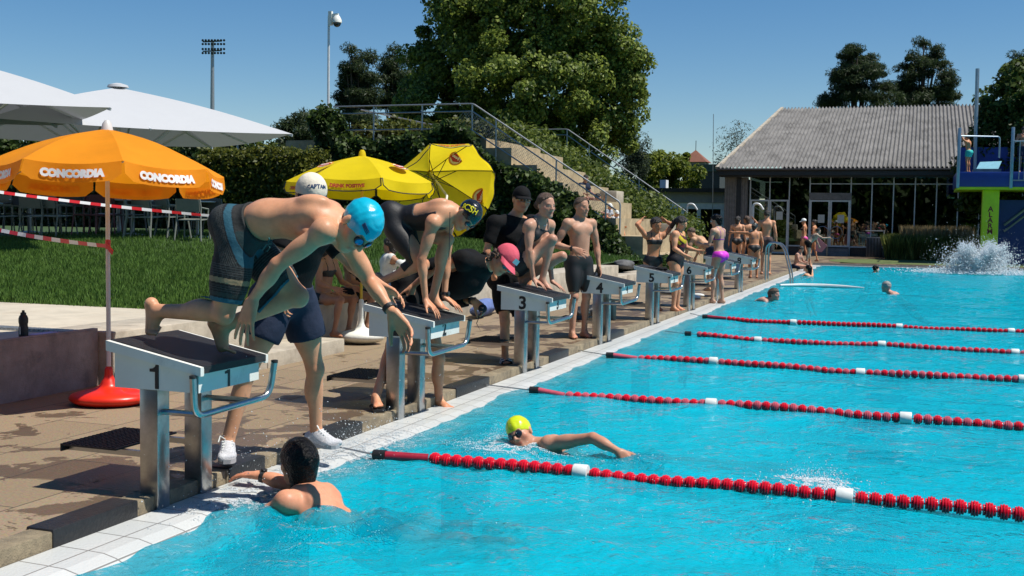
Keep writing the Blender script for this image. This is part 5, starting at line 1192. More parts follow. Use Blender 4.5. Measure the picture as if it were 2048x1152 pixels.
def surf_logo(r, c, R, zt_, zr_, a, t, s, T, out=1, curve=.05):
    p = V(c[0] + R * t * cos(a), c[1] + R * t * sin(a), zt_ + (zr_ - zt_) * t + curve * R * math.sin(pi * t) + .003 * out)
    dn = nrm(V(R * cos(a), R * sin(a), (zr_ - zt_) + curve * R * pi * cos(pi * t))); X = V(-sin(a), cos(a), 0)
    q = T(p); Y = T(p - dn * .1) - q; Y = nrm(Y); X = nrm(T(p + X * .1) - q); logo(r, q - 0 * Y, X, Y, s)
for a in (radians(-112), radians(-12)): surf_logo(r, yb, .86, zt, zr, a, .62, .6, T)
# tilted one behind
hubp = atd(858, 343, 15.8); tb_ = V(hubp[0] + .5, hubp[1] - .9, .5)
zt2, zr2 = 2.3, 1.74
axd = nrm(-.38 * RT + .52 * UP + .77 * FW); Xt = nrm(np.cross(V(0, 0, 1), axd)); Yt = np.cross(axd, Xt)
cc2 = tb_[:2]
def T2(q): q = np.array(q, float); d = q - V(cc2[0], cc2[1], zt2); return hubp + Xt * d[0] + Yt * d[1] + axd * d[2]
M['yellow2'] = mathue('yellow_canvas_thin', (.84, .66, .02), .6)
r, T = parasol('yellow_parasol', 'tilted yellow parasol turned so its ribs and underside show', tb_, .74, zt2, zr2, .12, 8, radians(20), M['yellow2'], M['yellow'], valtext=('DRINK POSITIVE', .052, .003), tm=M['ink_red'], tilt=T2, group='yellow parasols', edge=M['black'], only=(1, 4, 6))
b = MB(); b.tube([T2((cc2[0], cc2[1], zt2 - .02)), T2((cc2[0], cc2[1], zt2 - .75)), (tb_[0] + .1, tb_[1] - .05, 1.3), tb_], .017, 10); b.build('pole', M['pole_white'], r, True)
def in_logo(px, py, s):
    d = ray(px, py); nn = axd; # plane a little below the canopy underside
    p0 = hubp - axd * .2; tt = ((p0 - CAM) @ nn) / (d @ nn); p = CAM + d * tt; rr = p - hubp; rr = rr - axd * (rr @ axd); R_ = np.linalg.norm(rr)
    th = R_ / .74; q = hubp + rr + axd * ((zr2 - zt2) * th + .05 * .74 * math.sin(pi * th) - .055)
    out = nrm(rr); Y = nrm(out * -1 + axd * .3); X = nrm(np.cross(Y, -axd)); Y = np.cross(-axd, X); 
    logo(r, q, X, Y, s)
in_logo(946, 372, .8); in_logo(905, 306, .7)
# big white parasols
def big_parasol(label, ctr, rot, half, ztop, zrim, zg):
    c = np.array(ctr, float); r = thing('white_parasol', label, 'parasol', (c[0], c[1], zg), 'big white cafe parasols')
    v = []; f = []; cor = [c + half * 1.414 * V(cos(rot + k * pi / 2), sin(rot + k * pi / 2)) for k in range(4)]
    N = 10
    for k in range(4):
        A_, B_ = cor[k], cor[(k + 1) % 4]; o = len(v)
        for i in range(N + 1):
            t = i / N
            for j in range(N + 1):
                u = j / N; e = A_ * (1 - u) + B_ * u; p = c * (1 - t) + e * t; z = ztop + (zrim - ztop) * t + .04 * half * math.sin(pi * t) * (.6) - .10 * 4 * u * (1 - u) * t * .5
                v.append((p[0], p[1], z))
        for i in range(N):
            for j in range(N): q = o + i * (N + 1) + j; f.append((q, q + 1, q + N + 2, q + N + 1))
    b = MB(); b.add(v, f); b.build('canopy', M['white_canvas'], r, True)
    b = MB()
    for k in range(4):
        e = V(*cor[k], zrim - .03); h_ = V(*c, ztop - .05); b.beam(h_, e, .03, .05); md = h_ * .45 + e * .55 - V(0, 0, .03); b.beam(V(*c, zrim - .75), md, .03, .04)
        e2 = V(*(cor[k] + cor[(k + 1) % 4]) / 2, zrim - .06); b.beam(h_, e2, .03, .04); b.beam(V(*c, zrim - .75), h_ * .5 + e2 * .5 - V(0, 0, .03), .03, .04)
    b.build('ribs', M['alu'], r)
    b = MB(); b.tube([(*c, zg), (*c, ztop)], .05, 10); b.build('pole', M['alu'], r, True)
    b = MB(); b.lathe((*c, ztop), [(.22, 0), (.2, .05), (.06, .09)], 14); b.build('finial', M['white_canvas'], r, True); return r
tp = ony(236, 175, 15.); cn = ony(585, 268, 15.4)
big_parasol('big white square parasol behind the orange one, its top in view', (tp[0], 15.), math.atan2(cn[1] - 15., cn[0] - tp[0]), np.hypot(cn[0] - tp[0], cn[1] - 15.) / 1.414, tp[2], cn[2], .9)
cn = ony(221, 215, 11.); 
big_parasol('big white parasol whose corner reaches in at the left edge', (cn[0] - 3.4, 10.6), math.atan2(.4, 3.4), 3.43 / 1.414, ony(0, 148, 10.8)[2] + .36, cn[2], .8)
# ---- cafe furniture
def make_chair(label, m, x, y, z, rot, seat=True):
    t = thing('garden_chair', label, 'chair', (x, y, z), 'metal armchairs on the cafe terrace')
    ca, sa = cos(rot), sin(rot)
    def L(a, b_, c): return V(x + a * ca - b_ * sa, y + a * sa + b_ * ca, z + c)
    for gx in (-1, 1):
        for gy in (-1, 1):
            b = MB(); b.tube([L(gx * .27, gy * .26, 0), L(gx * .24, gy * .2, .44)] + ([L(gx * .25, gy * .2, .64)] if gy < 0 else [L(gx * .25, gy * .21, .66), L(gx * .24, gy * .24, .82)]), .016, 6); b.build('leg', m, t, True)
        b = MB(); b.tube(arc([L(gx * .25, -.2, .635), L(gx * .26, .21, .66)], .05), .017, 6); b.build('armrest', m, t, True)
    b = MB(); b.hexa([L(-.23, -.22, .425), L(.23, -.22, .425), L(.22, .2, .405), L(-.22, .2, .405), L(-.23, -.22, .445), L(.23, -.22, .445), L(.22, .2, .425), L(-.22, .2, .425)]); b.build('seat', m, t)
    b = MB(); b.hexa([L(-.23, .215, .58), L(.23, .215, .58), L(.23, .235, .58), L(-.23, .235, .58), L(-.23, .25, .83), L(.23, .25, .83), L(.23, .27, .83), L(-.23, .27, .83)]); b.build('backrest', m, t)
    return t
cm = [mat('chair_sage', (.22, .235, .2), .5, .1, .12, 10), mat('chair_rose', (.16, .05, .06), .5, .1, .12, 10), mat('chair_grey', (.12, .125, .125), .5, .1, .12, 10), mat('chair_dark', (.05, .055, .06), .5, .1, .12, 10)]
CH = [(12, 470, 0, 13.6, 2.6), (40, 474, 3, 14.4, .4), (75, 474, 0, 13.8, 3.3), (118, 472, 0, 13.9, 2.9), (180, 472, 1, 14.2, .2), (212, 472, 1, 14.6, 3.5), (258, 471, 2, 14.8, 1.2), (300, 470, 0, 14.0, 3.0), (345, 470, 0, 14.3, 2.7), (385, 469, 0, 14.1, 3.4), (410, 468, 2, 14.9, .5), (150, 468, 3, 15.8, 1.), (330, 466, 3, 15.8, 2), (440, 468, 2, 15.2, 3), (230, 466, 3, 16.3, .3), (90, 466, 3, 16.2, 1.8), (275, 470, 0, 13.9, 2.2), (28, 472, 0, 15., 1.)]
cname = ['sage', 'rose pink', 'grey', 'dark grey']
cdesc = ['at the left picture edge', 'second from the left edge, partly in shadow', 'under the left part of the orange parasol', 'with armrests just left of the parasol pole', 'right behind the orange parasol pole', 'just right of the orange parasol pole', 'under the right orange flap', 'facing a table right of the parasol', 'at the table near the middle', 'at the right end of the front row', 'beside the boy’s striped shorts', 'in the back row left of the pole', 'in the back row right of the pole', 'right of the last table, behind the boy', 'in the back row behind the pole', 'in the back row at the left', 'turned sideways right of the pole', 'behind the leftmost chairs']
for (px, py, c, y, rot), ds in zip(CH, cdesc):
    q = ony(px, py, y); z = float(lawn_z(q[0], y)); make_chair(cname[c] + ' metal armchair ' + ds.replace('’', "'"), cm[c], q[0], y, z, rot)
for (px, y, ds) in ((265, 14.9, 'below the right half of the orange parasol'), (395, 14.9, 'left of the boy in striped shorts'), (60, 15.2, 'near the left picture edge')):
    q = ony(px, 440, y); z = float(lawn_z(q[0], y)); t = thing('cafe_table', 'grey round cafe table ' + ds, 'table', (q[0], y, z), 'cafe tables')
    b = MB(); b.lathe((q[0], y, z + .72), [(.01, 0), (.42, 0), (.43, .012), (.42, .025)], 24); b.build('tabletop', M['alu'], t, True)
    b = MB(); b.tube([(q[0], y, z), (q[0], y, z + .72)], .035, 8); b.lathe((q[0], y, z), [(.28, 0), (.27, .02), (.05, .05)], 14); b.build('pedestal', M['galv'], t, True)
# ---- barrier tape
def tape(label, a, c, sag, L_=.11, wd=.034):
    m, N, Lk, b = nodes_mat('barrier_tape'); 
    a = np.array(a); c = np.array(c); n = 60
    tc = N.new("ShaderNodeAttribute"); tc.attribute_name = 'col'; Lk.new(tc.outputs["Color"], b.inputs["Base Color"]); b.inputs["Roughness"].default_value = .4
    tot = np.linalg.norm(c - a); k = int(tot / L_); v = []; f = []; cl = []
    for i in range(k):
        for u in (i / k, (i + 1) / k):
            p = a * (1 - u) + c * u - V(0, 0, sag * 4 * u * (1 - u)); tw_ = .5 * sin(u * 5); d = V(0, sin(tw_) * .5, cos(tw_)) * wd / 2
            v += [p - d, p + d]; cl += [(.62, .015, .02) if i % 2 else (.8, .8, .8)] * 2
        q = i * 4; f.append((q, q + 2, q + 3, q + 1))
    return tag(mesh('barrier_tape', v, f, m, None, False, np.array(cl)), label, 'barrier tape', 'red and white tapes')
tape('upper red and white barrier tape running behind the orange parasol pole', ony(-60, 376, 4.5), ony(440, 433, 6.4), .02)
tape('lower red and white barrier tape tied to the orange parasol pole', ony(-60, 447, 2.6), (ob[0] - .02, ob[1], ony(219, 492, 2.2)[2]), .02)
b = MB(); q = V(ob[0], ob[1], ony(219, 490, 2.2)[2]); b.lathe(q, [(.019, -.03), (.021, -.02), (.021, .03), (.019, .04)], 10); b.hexa([q + V(0, -.02, -.02), q + V(.05, -.025, -.07), q + V(.055, -.015, -.07), q + V(.0, -.015, -.02), q + V(0, -.02, .02), q + V(.06, -.025, -.04), q + V(.065, -.015, -.04), q + V(0, -.015, .02)])
tag(b.build('tape_knot', mat('tape_red', (.55, .04, .035), .5)), 'red tape knot wound around the orange parasol pole', 'tape knot')
# ---- bottle, papers, bag, towel, small things
q = gp(47, 664, TZ + .036); q = V(-2.98, q[1] + .15, TZ + .001); q = np.array(onx(47, 664, -3.0)); q[2] = TZ + .003
t = thing('drink_bottle', 'black sports drink bottle standing on the low wall at left', 'bottle', q)
b = MB(); b.lathe(q, [(.034, 0), (.037, .01), (.037, .09), (.033, .105), (.033, .12), (.037, .135), (.037, .165), (.03, .185), (.02, .195)], 18); b.build('body', M['black'], t, True)
b = MB(); b.lathe(q + V(0, 0, .192), [(.022, 0), (.022, .018), (.011, .022), (.011, .035), (.008, .038)], 14); b.build('cap', M['black'], t, True)
b = MB(); b.add([q + V(.0385 * sin(a), -.0385 * cos(a), z) for z in (.04, .1) for a in (-.1, .15)], [(0, 1, 3, 2)]); b.build('printed_mark', M['alu'], t)
q = onx(95, 658, -3.05); q[2] = TZ + .006
b = MB(); b.hexa([q + V(*p) for p in ((-.12, -.1, 0), (.12, -.08, 0), (.11, .2, 0), (-.13, .18, 0), (-.12, -.1, .006), (.12, -.08, .006), (.11, .2, .006), (-.13, .18, .006))]); tag(b.build('paper_sheet', mat('lilac_paper', (.42, .4, .6), .8, 0, .1, 9)), 'pale lilac sheets of paper lying beside the black bottle', 'paper')
def lump(name, label, cat, c, r, m, vox=.02, seed=1, n=9, flat=.8):
    g = np.random.default_rng(seed); e = Sdf(vox); c = np.array(c, float)
    for i in range(n): e.ell(c + g.normal(0, .32, 3) * np.array(r) * V(1, 1, .6), np.array(r) * g.uniform(.35, .7) * V(1, 1, flat), None, .04)
    zb = c[2] - r[2] * .8; o = skin_mesh(name, e.p, vox, m, None, clip=lambda x, y, z: zb - z + 0 * x + 0 * y, disp=lambda x, y, z: (.006 * np.sin(x * 60 + 3 * np.sin(y * 45)) * np.sin(z * 55)).astype(np.float32))
    return tag(o, label, cat)
M['towel'] = cloth('blue_towel', (.12, .17, .36)); M['teal'] = cloth('teal_towel', (.01, .12, .17))
q = gp(955, 622, D); q = onx(955, 622, -2.55); lump('towel', 'crumpled light blue towel hanging on the sitting wall below the pink cap', 'towel', (q[0] + .1, q[1], .2), (.16, .5, .16), M['towel'], .02, 3)
q = onx(1280, 555, -2.6); lump('bag', 'grey plastic bag on the ground ivy beside the low wall', 'bag', onx(1247, 528, -3.1), (.28, .3, .16), mat('grey_bag', (.10, .10, .10), .8, 0, .3, 12), .025, 6)
q = ony(1270, 592, 13.2); t = lump('sports_bag', 'black sports bag standing behind block 4', 'bag', (-.75, 11.0, D + .17), (.25, .3, .2), M['black_rubber'], .02, 8)
b = MB(); c = V(-.55, 11.35, D); b.lathe(c, [(.06, 0), (.065, .02), (.065, .22), (.05, .26), (.05, .3)], 14); tag(b.build('thermos', mat('dark_teal', (.015, .04, .045), .4), None, True), 'dark drinking bottle beside the black bag behind block 4', 'bottle')
e = Sdf(.01); q = V(0.0, 11.6 + .12, .83)
for dx, dy in ((-.12, .0), (-.03, .05), (.07, .02), (.12, .1), (-.05, -.06)): e.ell(q + V(dx, dy, .0), (.06, .05, .028), None, .02)
tag(skin_mesh('swim_gear', e.p, .01, M['c_black'], None), 'black goggles and cap lying on top of block 5', 'swim gear')
for i, (px, py) in enumerate(((1388, 598), (1396, 594))):
    q = gp(px, py, D); b = MB(); b.sph(q + V(0, 0, .035), (.13, .055, .04), 12, 8); o = b.build('slipper', M['float_white'], None, True); tag(o, ['white slipper lying on the deck behind block 6, front one', 'white slipper lying on the deck behind block 6, rear one'][i], 'slipper', 'pair of white slippers')
# hook shaped shower posts
for px, py, y, lb in ((1380, 408, 44, 'bent grey shower post in front of the flat roofed building'), (1512, 408, 46, 'bent steel shower post before the left glass door')):
    a = ony(px, py, y); b = MB(); b.tube(arc([(a[0] - .12, y, D), (a[0] - .12, y, a[2]), (a[0] + .15, y, a[2] + .02), (a[0] + .32, y, a[2] - .25)], .14), .055 if y == 46 else .04, 10); tag(b.build('shower_post', M['alu'], None, True), lb, 'shower post')
# boom-like white foam bar at water level
b = MB(); P = [gp(*q, .0) for q in ((1560, 571), (1600, 570.5), (1650, 572), (1690, 574), (1728, 576))]
b.tube([p + V(0, 0, .005) for p in P], [.03, .045, .05, .04, .012], 8); tag(b.build('edge_wave', M['float_white'], None, True), 'white strip floating across the corner of the pool', 'float strip')
# ================================================================== PEOPLE
def JY(d): return {k: ony(*v) for k, v in d.items()}
def vec(x, z, y=0.): return V(x, y, z)
def trunks(p, waist, tl, infl, m, name='swim_shorts', colf=None, r=.17, vox=None, tr=None):
    J = p.J; s_ = p.s; rg = []
    top = plane(J['pel'] + p.upp * waist * s_, p.upp)
    for sd_, t_ in (('L', tl), ('R', tl if tr is None else tr)):
        h_, k_ = J['hip' + sd_], J['kn' + sd_]; th = nrm(k_ - h_); e = h_ + (k_ - h_) * t_
        rg.append(AND(capf(h_, h_ + (k_ - h_) * t_ * 1.1, r * s_), plane(e, th)))
    cr = (J['hipL'] + J['hipR']) / 2; dn = nrm(nrm(J['knL'] - J['hipL']) + nrm(J['knR'] - J['hipR']) - .3 * p.upp)
    rg.append(AND(ball(J['pel'], .26 * s_), plane(cr - p.upp * (.09 + .05) * s_, -p.upp)) if tl > .25 else AND(ball(J['pel'], .25 * s_), plane(cr - p.upp * .07 * s_, -p.upp)))
    return p.wear(name, ('torso', 'legL', 'legR'), infl, AND(top, OR(*rg)), m, vox, colf)
def nothigh(p):
    J = p.J; s_ = p.s; o = []
    for q in 'LR':
        th = nrm(J['kn' + q] - J['hip' + q]); o.append(NOT(capf(J['hip' + q] + th * .185 * s_, J['kn' + q], .105 * s_))); o.append(NOT(capf(J['kn' + q], J['an' + q], .1 * s_)))
    return o
def briefs(p, waist=.06, cut=.1, m=None, name='bikini_bottom', infl=.005, colf=None):
    J = p.J; s_ = p.s; fs = [plane(J['pel'] + p.upp * waist * s_, p.upp)]
    for sd_, g in (('L', -1), ('R', 1)): fs.append(plane(J['hip' + sd_] + p.latp * g * .05 * s_ - p.upp * (cut - .06) * s_, p.latp * g * .62 - p.upp * .78))
    fs.append(ball(J['pel'], .27 * s_))
    fs += nothigh(p)
    return p.wear(name, ('torso', 'legL', 'legR'), infl * s_, AND(*fs), m or M['c_swim'], None, colf)
def strap_band(p, a, lo, w_=.011):
    s_ = p.s; return AND(plane(a + p.lat * w_ * s_, p.lat), plane(a - p.lat * w_ * s_, -p.lat), plane(p.J['chest'] + p.upc * lo * s_, -p.upc), ball(p.J['chest'] + p.upc * .05 * s_, .27 * s_))
def bra(p, m, lo=-.06, hi=.035, straps=True, name='bikini_top', colf=None):
    J = p.J; s_ = p.s; c = J['chest']
    rg = [AND(plane(c + p.upc * hi * s_ + p.fc * 0, p.upc), plane(c + p.upc * lo * s_, -p.upc), plane(c, -p.fc * 1.)), AND(plane(c + p.upc * (lo + .03) * s_, p.upc), plane(c + p.upc * lo * s_, -p.upc))]
    if straps:
        for g in (-1, 1):
            rg.append(strap_band(p, c + p.lat * g * .075 * s_, lo))
    return p.wear(name, ('torso',), .005 * s_, OR(*rg), m, None, colf)
def onepiece(p, m, backlow=.02, neck=.08, cut=.1, infl=.005, colf=None, straps=True):
    J = p.J; s_ = p.s; c = J['chest']; fs = []
    for sd_, g in (('L', -1), ('R', 1)): fs.append(plane(J['hip' + sd_] + p.latp * g * .05 * s_ - p.upp * (cut - .06) * s_, p.latp * g * .62 - p.upp * .78))
    up_ = OR(AND(plane(c + p.upc * neck * s_, p.upc), plane(c - p.fc * .005 * s_, -p.fc)), plane(c - p.upc * backlow * s_, p.upc))
    fs += nothigh(p); rg = [up_]
    for g in (-1, 1):
        if straps: rg.append(strap_band(p, c + p.lat * g * .085 * s_, -backlow, .016))
    return p.wear('swimsuit', ('torso', 'legL', 'legR'), infl * s_, AND(OR(*rg), ball((J['pel'] + c) / 2, .42 * s_), *fs), m, None, colf)
def tee(p, m, sleeve=.55, hem=.02, infl=.014, extra=None, neck=.012, name='t_shirt', colf=None, disp=True):
    J = p.J; s_ = p.s
    body = AND(plane(J['neck'] + p.upc * neck * s_, p.upc), plane(J['pel'] + p.upp * hem * s_, -p.upp)); rg = [body]
    sl_ = []
    for sd_ in 'LR':
        a, e = J['sh' + sd_], J['el' + sd_]; d = nrm(e - a); sl_.append(AND(capf(a, e, .1 * s_), plane(a + (e - a) * sleeve, d)))
        out = nrm(a - J['neck'])
    cl = OR(AND(body, *[NOT(AND(capf(J['sh' + q] + (J['el' + q] - J['sh' + q]) * (sleeve + .05), J['wr' + q], .09 * s_), NOT(capf(J['chest'], J['mid'], .12 * s_)))) for q in 'LR']), *sl_)
    dsp = (lambda x, y, z: (.005 * np.sin(x * 21 + 4 * np.sin(z * 9)) * np.sin(z * 17 + y * 13)).astype(np.float32)) if disp else None
    return p.wear(name, ('torso', 'shL', 'shR', 'armL', 'armR'), infl * s_, cl, m, None, colf, disp=dsp, extra=extra)
def peak_cap(p, m, brim_m=None, low=.045, tilt=.12, logo_=None, txt=None):
    o = p.wear('cap', ('skull',), .012 * p.hs, plane(p.P(0, 0, low - .02), -p.H[2] * cos(tilt) + p.H[1] * sin(tilt)), m, vox=min(p.vox, .008))
    b = MB(); h = p.hs; n = 12; v = []
    for zz in (0, -.006):
        for i in range(n + 1):
            a = radians(-75 + 150 * i / n); v.append(p.P(.082 * sin(a), -.012 + .108 * cos(a), low + zz - .004))
        for i in range(n + 1):
            a = radians(-75 + 150 * i / n); v.append(p.P(.085 * sin(a), .03 + .145 * cos(a) if abs(sin(a)) < .97 else .06, low - .022 + zz - .012 * sin(a) ** 2))
    m_ = n + 1; f = []
    for i in range(n):
        f += [(i, i + 1, m_ + i + 1, m_ + i), (2 * m_ + i, 3 * m_ + i, 3 * m_ + i + 1, 2 * m_ + i + 1), (m_ + i, m_ + i + 1, 3 * m_ + i + 1, 3 * m_ + i)]
    b.add(v, f); b.build('brim', brim_m or m, o, True)
    return o
def sole_shoe(p, m, sole_m, lace=True):
    for sd_ in 'LR':
        o = p.wear('shoe', ('foot' + sd_,), .012 * p.s, None, m, vox=.009)
        a = p.J['an' + sd_]; t = p.J['t' + sd_]; b = MB()
        u = V(0, 0, 1); x = np.cross(t, u)
        prof = [(-.075, .03), (-.06, .042), (0, .04), (.06, .045), (.11, .05), (.15, .04), (.17, .02)]
        lo = [a + p.s * (q * t + w_ * g * x - .088 * u) for g in (1, -1) for q, w_ in (prof if g == 1 else prof[::-1])]; hi = [q + p.s * .026 * u for q in lo]; n = len(lo)
        b.add(lo + hi, [tuple(range(n))[::-1], tuple(range(n, 2 * n))] + [(k, (k + 1) % n, n + (k + 1) % n, n + k) for k in range(n)]); b.build('sole', sole_m, o)
        if lace:
            b = MB()
            for k in range(5):
                c = a + p.s * ((.035 + .018 * k) * t + (.018 - .0115 * k) * u); b.tube([c - x * .03 * p.s, c + x * .03 * p.s + t * .012], .004, 5)
            b.tube([a + p.s * (.03 * t + .02 * u), a + p.s * (.04 * t + .05 * u + .04 * x), a + p.s * (.07 * t + .02 * u + .05 * x)], .004, 5); b.build('laces', M['float_white'], o, True)
def text_on_head(p, txt, m, size, az, el, infl, parent, shear=0., rot=0.):
    """lettering laid on the skull surface; az/el in head frame"""
    c0 = np.array((0, -.012, .035)); R_ = np.array((.075, .097, .088)) * p.hs + infl
    d = V(sin(az) * cos(el), cos(az) * cos(el), sin(el)); X = nrm(V(-cos(az), sin(az), 0)); Y = np.cross(d, X); X, Y = X * cos(rot) + Y * sin(rot), Y * cos(rot) - X * sin(rot)
    def wp(x, y, z):
        q = nrm(d + (X * x + Y * y) / .095 / p.hs); k = 1 / math.sqrt(((q / R_) ** 2).sum()); q = q * (k + .001 + z)
        return p.P(*(c0 + q / p.hs))
    return text_mesh('lettering', txt, m, size, (1, 0, 0), (0, 1, 0), (0, 0, 0), parent, .0006, size * .02, warp=wp, shear=shear)

# ---- 1 boy in striped shorts on block 1
J = JY(dict(pel=(484, 462, .2), mid=(542, 437, .2), chest=(618, 440, .21), neck=(676, 442, .22), head=(716, 452, .2),
    shR=(648, 462, .04), shL=(692, 480, .38), elR=(555, 530, .0), wrR=(505, 600, .02), elL=(738, 560, .46), wrL=(784, 624, .40),
    hipR=(472, 488, .11), hipL=(494, 490, .3), knR=(448, 626, .08), knL=(596, 592, .36), anR=(318, 622, .11), anL=(447, 652, .26)))
J.update(hspR2=0, face=vec(.42, -.85, -.3), up=vec(.87, .48), tR=vec(.08, -1), uR=vec(1, .1), tbR=vec(1, -.12), tL=vec(.45, -.88), uL=vec(.88, .45), tbL=vec(.9, -.35),
    hdR=vec(-.25, -.95, -.1), hnR=vec(.25, -.15, .95), hcR=.14, hspR=.2, hdL=vec(.62, -.75), hnL=vec(-.2, -.3, -.9), hcL=.35)
p = Person(J, 'boy in striped board shorts and turquoise cap crouched to dive from the nearest block', 1.04, fat=1.06, limb=1.02, vox=.007, wet=True, head=1.10, glute=.86, handk=1.22)
p.body()
def stripes(v, p=p):
    c = np.tile(V(.012, .013, .014), (len(v), 1)); J = p.J
    s1 = -((v - (J['pel'] + p.upp * .11 * p.s)) @ p.upp)
    use = (v[:, 1] > .2) & (v[:, 0] > J['pel'][0]); t = np.zeros(len(v))
    for sd_, mk in (('R', ~use), ('L', use)):
        a = J['hip' + sd_]; d = J['kn' + sd_] - a; q = ((v - a) @ d) / (d @ d); t[mk] = q[mk]
    up_ = t < .3
    wob = .004 * np.sin(v[:, 1] * 60)
    c[up_ & (s1 < .05)] = V(.022, .023, .022); c[up_ & (s1 < .05) & (v[:, 2] < J['pel'][2])] = V(.012, .03, .032)
    c[up_ & (s1 > .055) & (s1 < .088 + wob)] = V(.02, .085, .12)
    fine = up_ & (s1 > .1) & (s1 < .17) & (np.sin(s1 * 700) > .2); c[fine] = V(.06, .065, .06)
    low = ~up_; fine = low & (np.sin(t * 190) > .3) & ((t < .47) | ((t > .6) & (t < .72))); c[fine] = V(.045, .05, .05)
    c[low & (t > .49) & (t < .565)] = V(.25, .195, .115); c[low & (t > .70) & (t < .755)] = V(.028, .04, .038)
    c[low & (t > .775) & (t < .84)] = V(.022, .11, .155); c[low & (t > .86) & (np.sin(t * 190) > .3)] = V(.04, .055, .055)
    return c
trunks(p, .11, .80, .013, M['c_attr'], 'board_shorts', stripes, .2, tr=.84, vox=.0042)
q = ony(536, 487, .09); b = MB(); b.tube([q, q + V(.02, -.02, .03), q + V(.035, -.02, .0), q + V(.0, -.015, -.005), q + V(-.02, -.02, -.035)], .004, 5); b.tube([q, q + V(.03, -.03, -.02), q + V(.01, -.025, -.04)], .004, 5)
b.build('drawstring', mat('cord_teal', (.02, .12, .12), .8), p.root, True)
M['cap_turq'] = mat('cap_turquoise', (.005, .42, .58), .25, 0, .06, 8, bump=.25, bscale=18, spec=.6)
o = p.cap_swim(M['cap_turq'], .2, -.016)
M['logo_navy'] = mat('logo_navy', (.01, .04, .12), .5)
b = MB(); 
for k in range(3):
    a0 = .38; pts = []
    for i in range(7):
        az = a0 + .085 * i; el_ = .30 - .07 * k + .02 * i; q = V(sin(az) * cos(el_), cos(az) * cos(el_), sin(el_)); R_ = np.array((.075, .097, .088)) * p.hs + .0072; kk = 1 / math.sqrt(((q / R_) ** 2).sum()); pts.append(p.P(*(V(0, -.012, .035) + q * kk / p.hs)))
    b.tube(pts, .0032, 4)
b.build('printed_mark', M['logo_navy'], o)
M['lens_blue'] = mat('lens_blue', (.02, .12, .32), .05, .4, spec=1.)
p.goggles(M['black'], M['lens_blue']); p.watch('L')
# ---- 2 official in the white cap
J = JY(dict(pel=(570, 590, 1.0), mid=(586, 535, 1.0), chest=(604, 478, 1.0), neck=(616, 432, 1.0), head=(622, 394, .98),
    shR=(582, 450, .82), shL=(648, 462, 1.2), elR=(556, 530, .74), wrR=(560, 585, .80), elL=(706, 532, 1.26), wrL=(766, 573, 1.2),
    hipR=(548, 608, .9), hipL=(598, 610, 1.12), knR=(492, 748, .76), knL=(630, 738, 1.22), anR=(455, 886, .70), anL=(632, 864, 1.28)))
J.update(face=vec(.62, -.3, -.72), up=vec(.2, .95, -.15), tR=vec(.55, 0, -.85), tL=vec(.98, 0, -.15), uR=vec(0, 1), uL=vec(0, 1), hdL=vec(.8, -.35), hnL=vec(.1, -.8, -.5), hcL=.4, hcR=.4)
p = Person(J, 'official in white cap, black T-shirt, navy shorts and white trainers behind block 1', 1.0, fat=1.1, limb=1.08, vox=.009, head=1.06)
p.body()
tee(p, M['c_black'], .6, -.02, .02)
trunks(p, .09, .50, .028, M['c_navy'], 'sports_shorts', None, .2)
M['trainer'] = mat('white_mesh', (.62, .62, .64), .7, 0, .25, 120, bump=.6, bscale=300); M['sole'] = mat('grey_sole', (.35, .35, .36), .6)
sole_shoe(p, M['trainer'], M['sole'])
M['cap_cream'] = cloth('cream_cap', (.68, .62, .5)); o = peak_cap(p, M['cap_cream'], M['c_navy'], .035)
text_on_head(p, 'CAPTAIN', M['logo_navy'], .03, -.15, .5, .0135, o)
p.hairdo(M['hair'], low=-.03, tilt=.95, infl=.006)
# ---- 3 swimmer on block 2
J = JY(dict(pel=(795, 440, 3.1), mid=(836, 434, 3.1), chest=(874, 430, 3.1), neck=(908, 424, 3.1), head=(934, 431, 3.1),
    shR=(866, 446, 2.93), shL=(893, 455, 3.28), elR=(843, 519, 2.91), wrR=(851, 600, 2.95), elL=(893, 522, 3.32), wrL=(889, 594, 3.3),
    hipR=(790, 460, 3.0), hipL=(800, 463, 3.2), knR=(846, 528, 3.0), knL=(894, 478, 3.16), anR=(766, 562, 3.04), anL=(867, 592, 3.14)))
J.update(face=vec(.38, -.88, -.35), up=vec(.86, .5), tR=vec(.05, -1), uR=vec(1, .1), tbR=vec(1, -.15), tL=vec(.95, -.38), uL=vec(.2, 1), tbL=vec(.9, -.4),
    hdR=vec(.75, -.62, -.05), hnR=vec(-.45, -.85), hcR=.22, hspR=.16, hdL=vec(.8, -.5, .1), hnL=vec(-.4, -.85), hcL=.22, hspL=.14)
p = Person(J, 'swimmer in black low backed swimsuit and black cap crouched on block 2', .95, fat=1.08, limb=.98, vox=.009, wet=True, head=1.06)
p.body(); onepiece(p, M['c_swim'], .14, .07, .3, .007, straps=False); trunks(p, .16, .86, .008, M['c_swim'], 'suit_legs', None, .16)
M['cap_black'] = mat('cap_black', (.008, .01, .014), .22, 0, .1, 8, bump=.4, bscale=16, spec=.6); M['ink_yellow'] = mat('yellow_lettering', (.72, .66, .01), .5)
o = p.cap_swim(M['cap_black'], .3, -.008); text_on_head(p, 'SCSH', M['ink_yellow'], .08, 1.45, .42, .0075, o, rot=.75)
p.goggles(M['black']); p.watch('L')
q = p.P(-.0, .02, -.1); b = MB(); b.tube([ony(900, 424, 2.98), ony(899, 470, 2.98), ony(898, 520, 2.99)], .003, 5); b.build('cap_cord', M['black'], p.root)
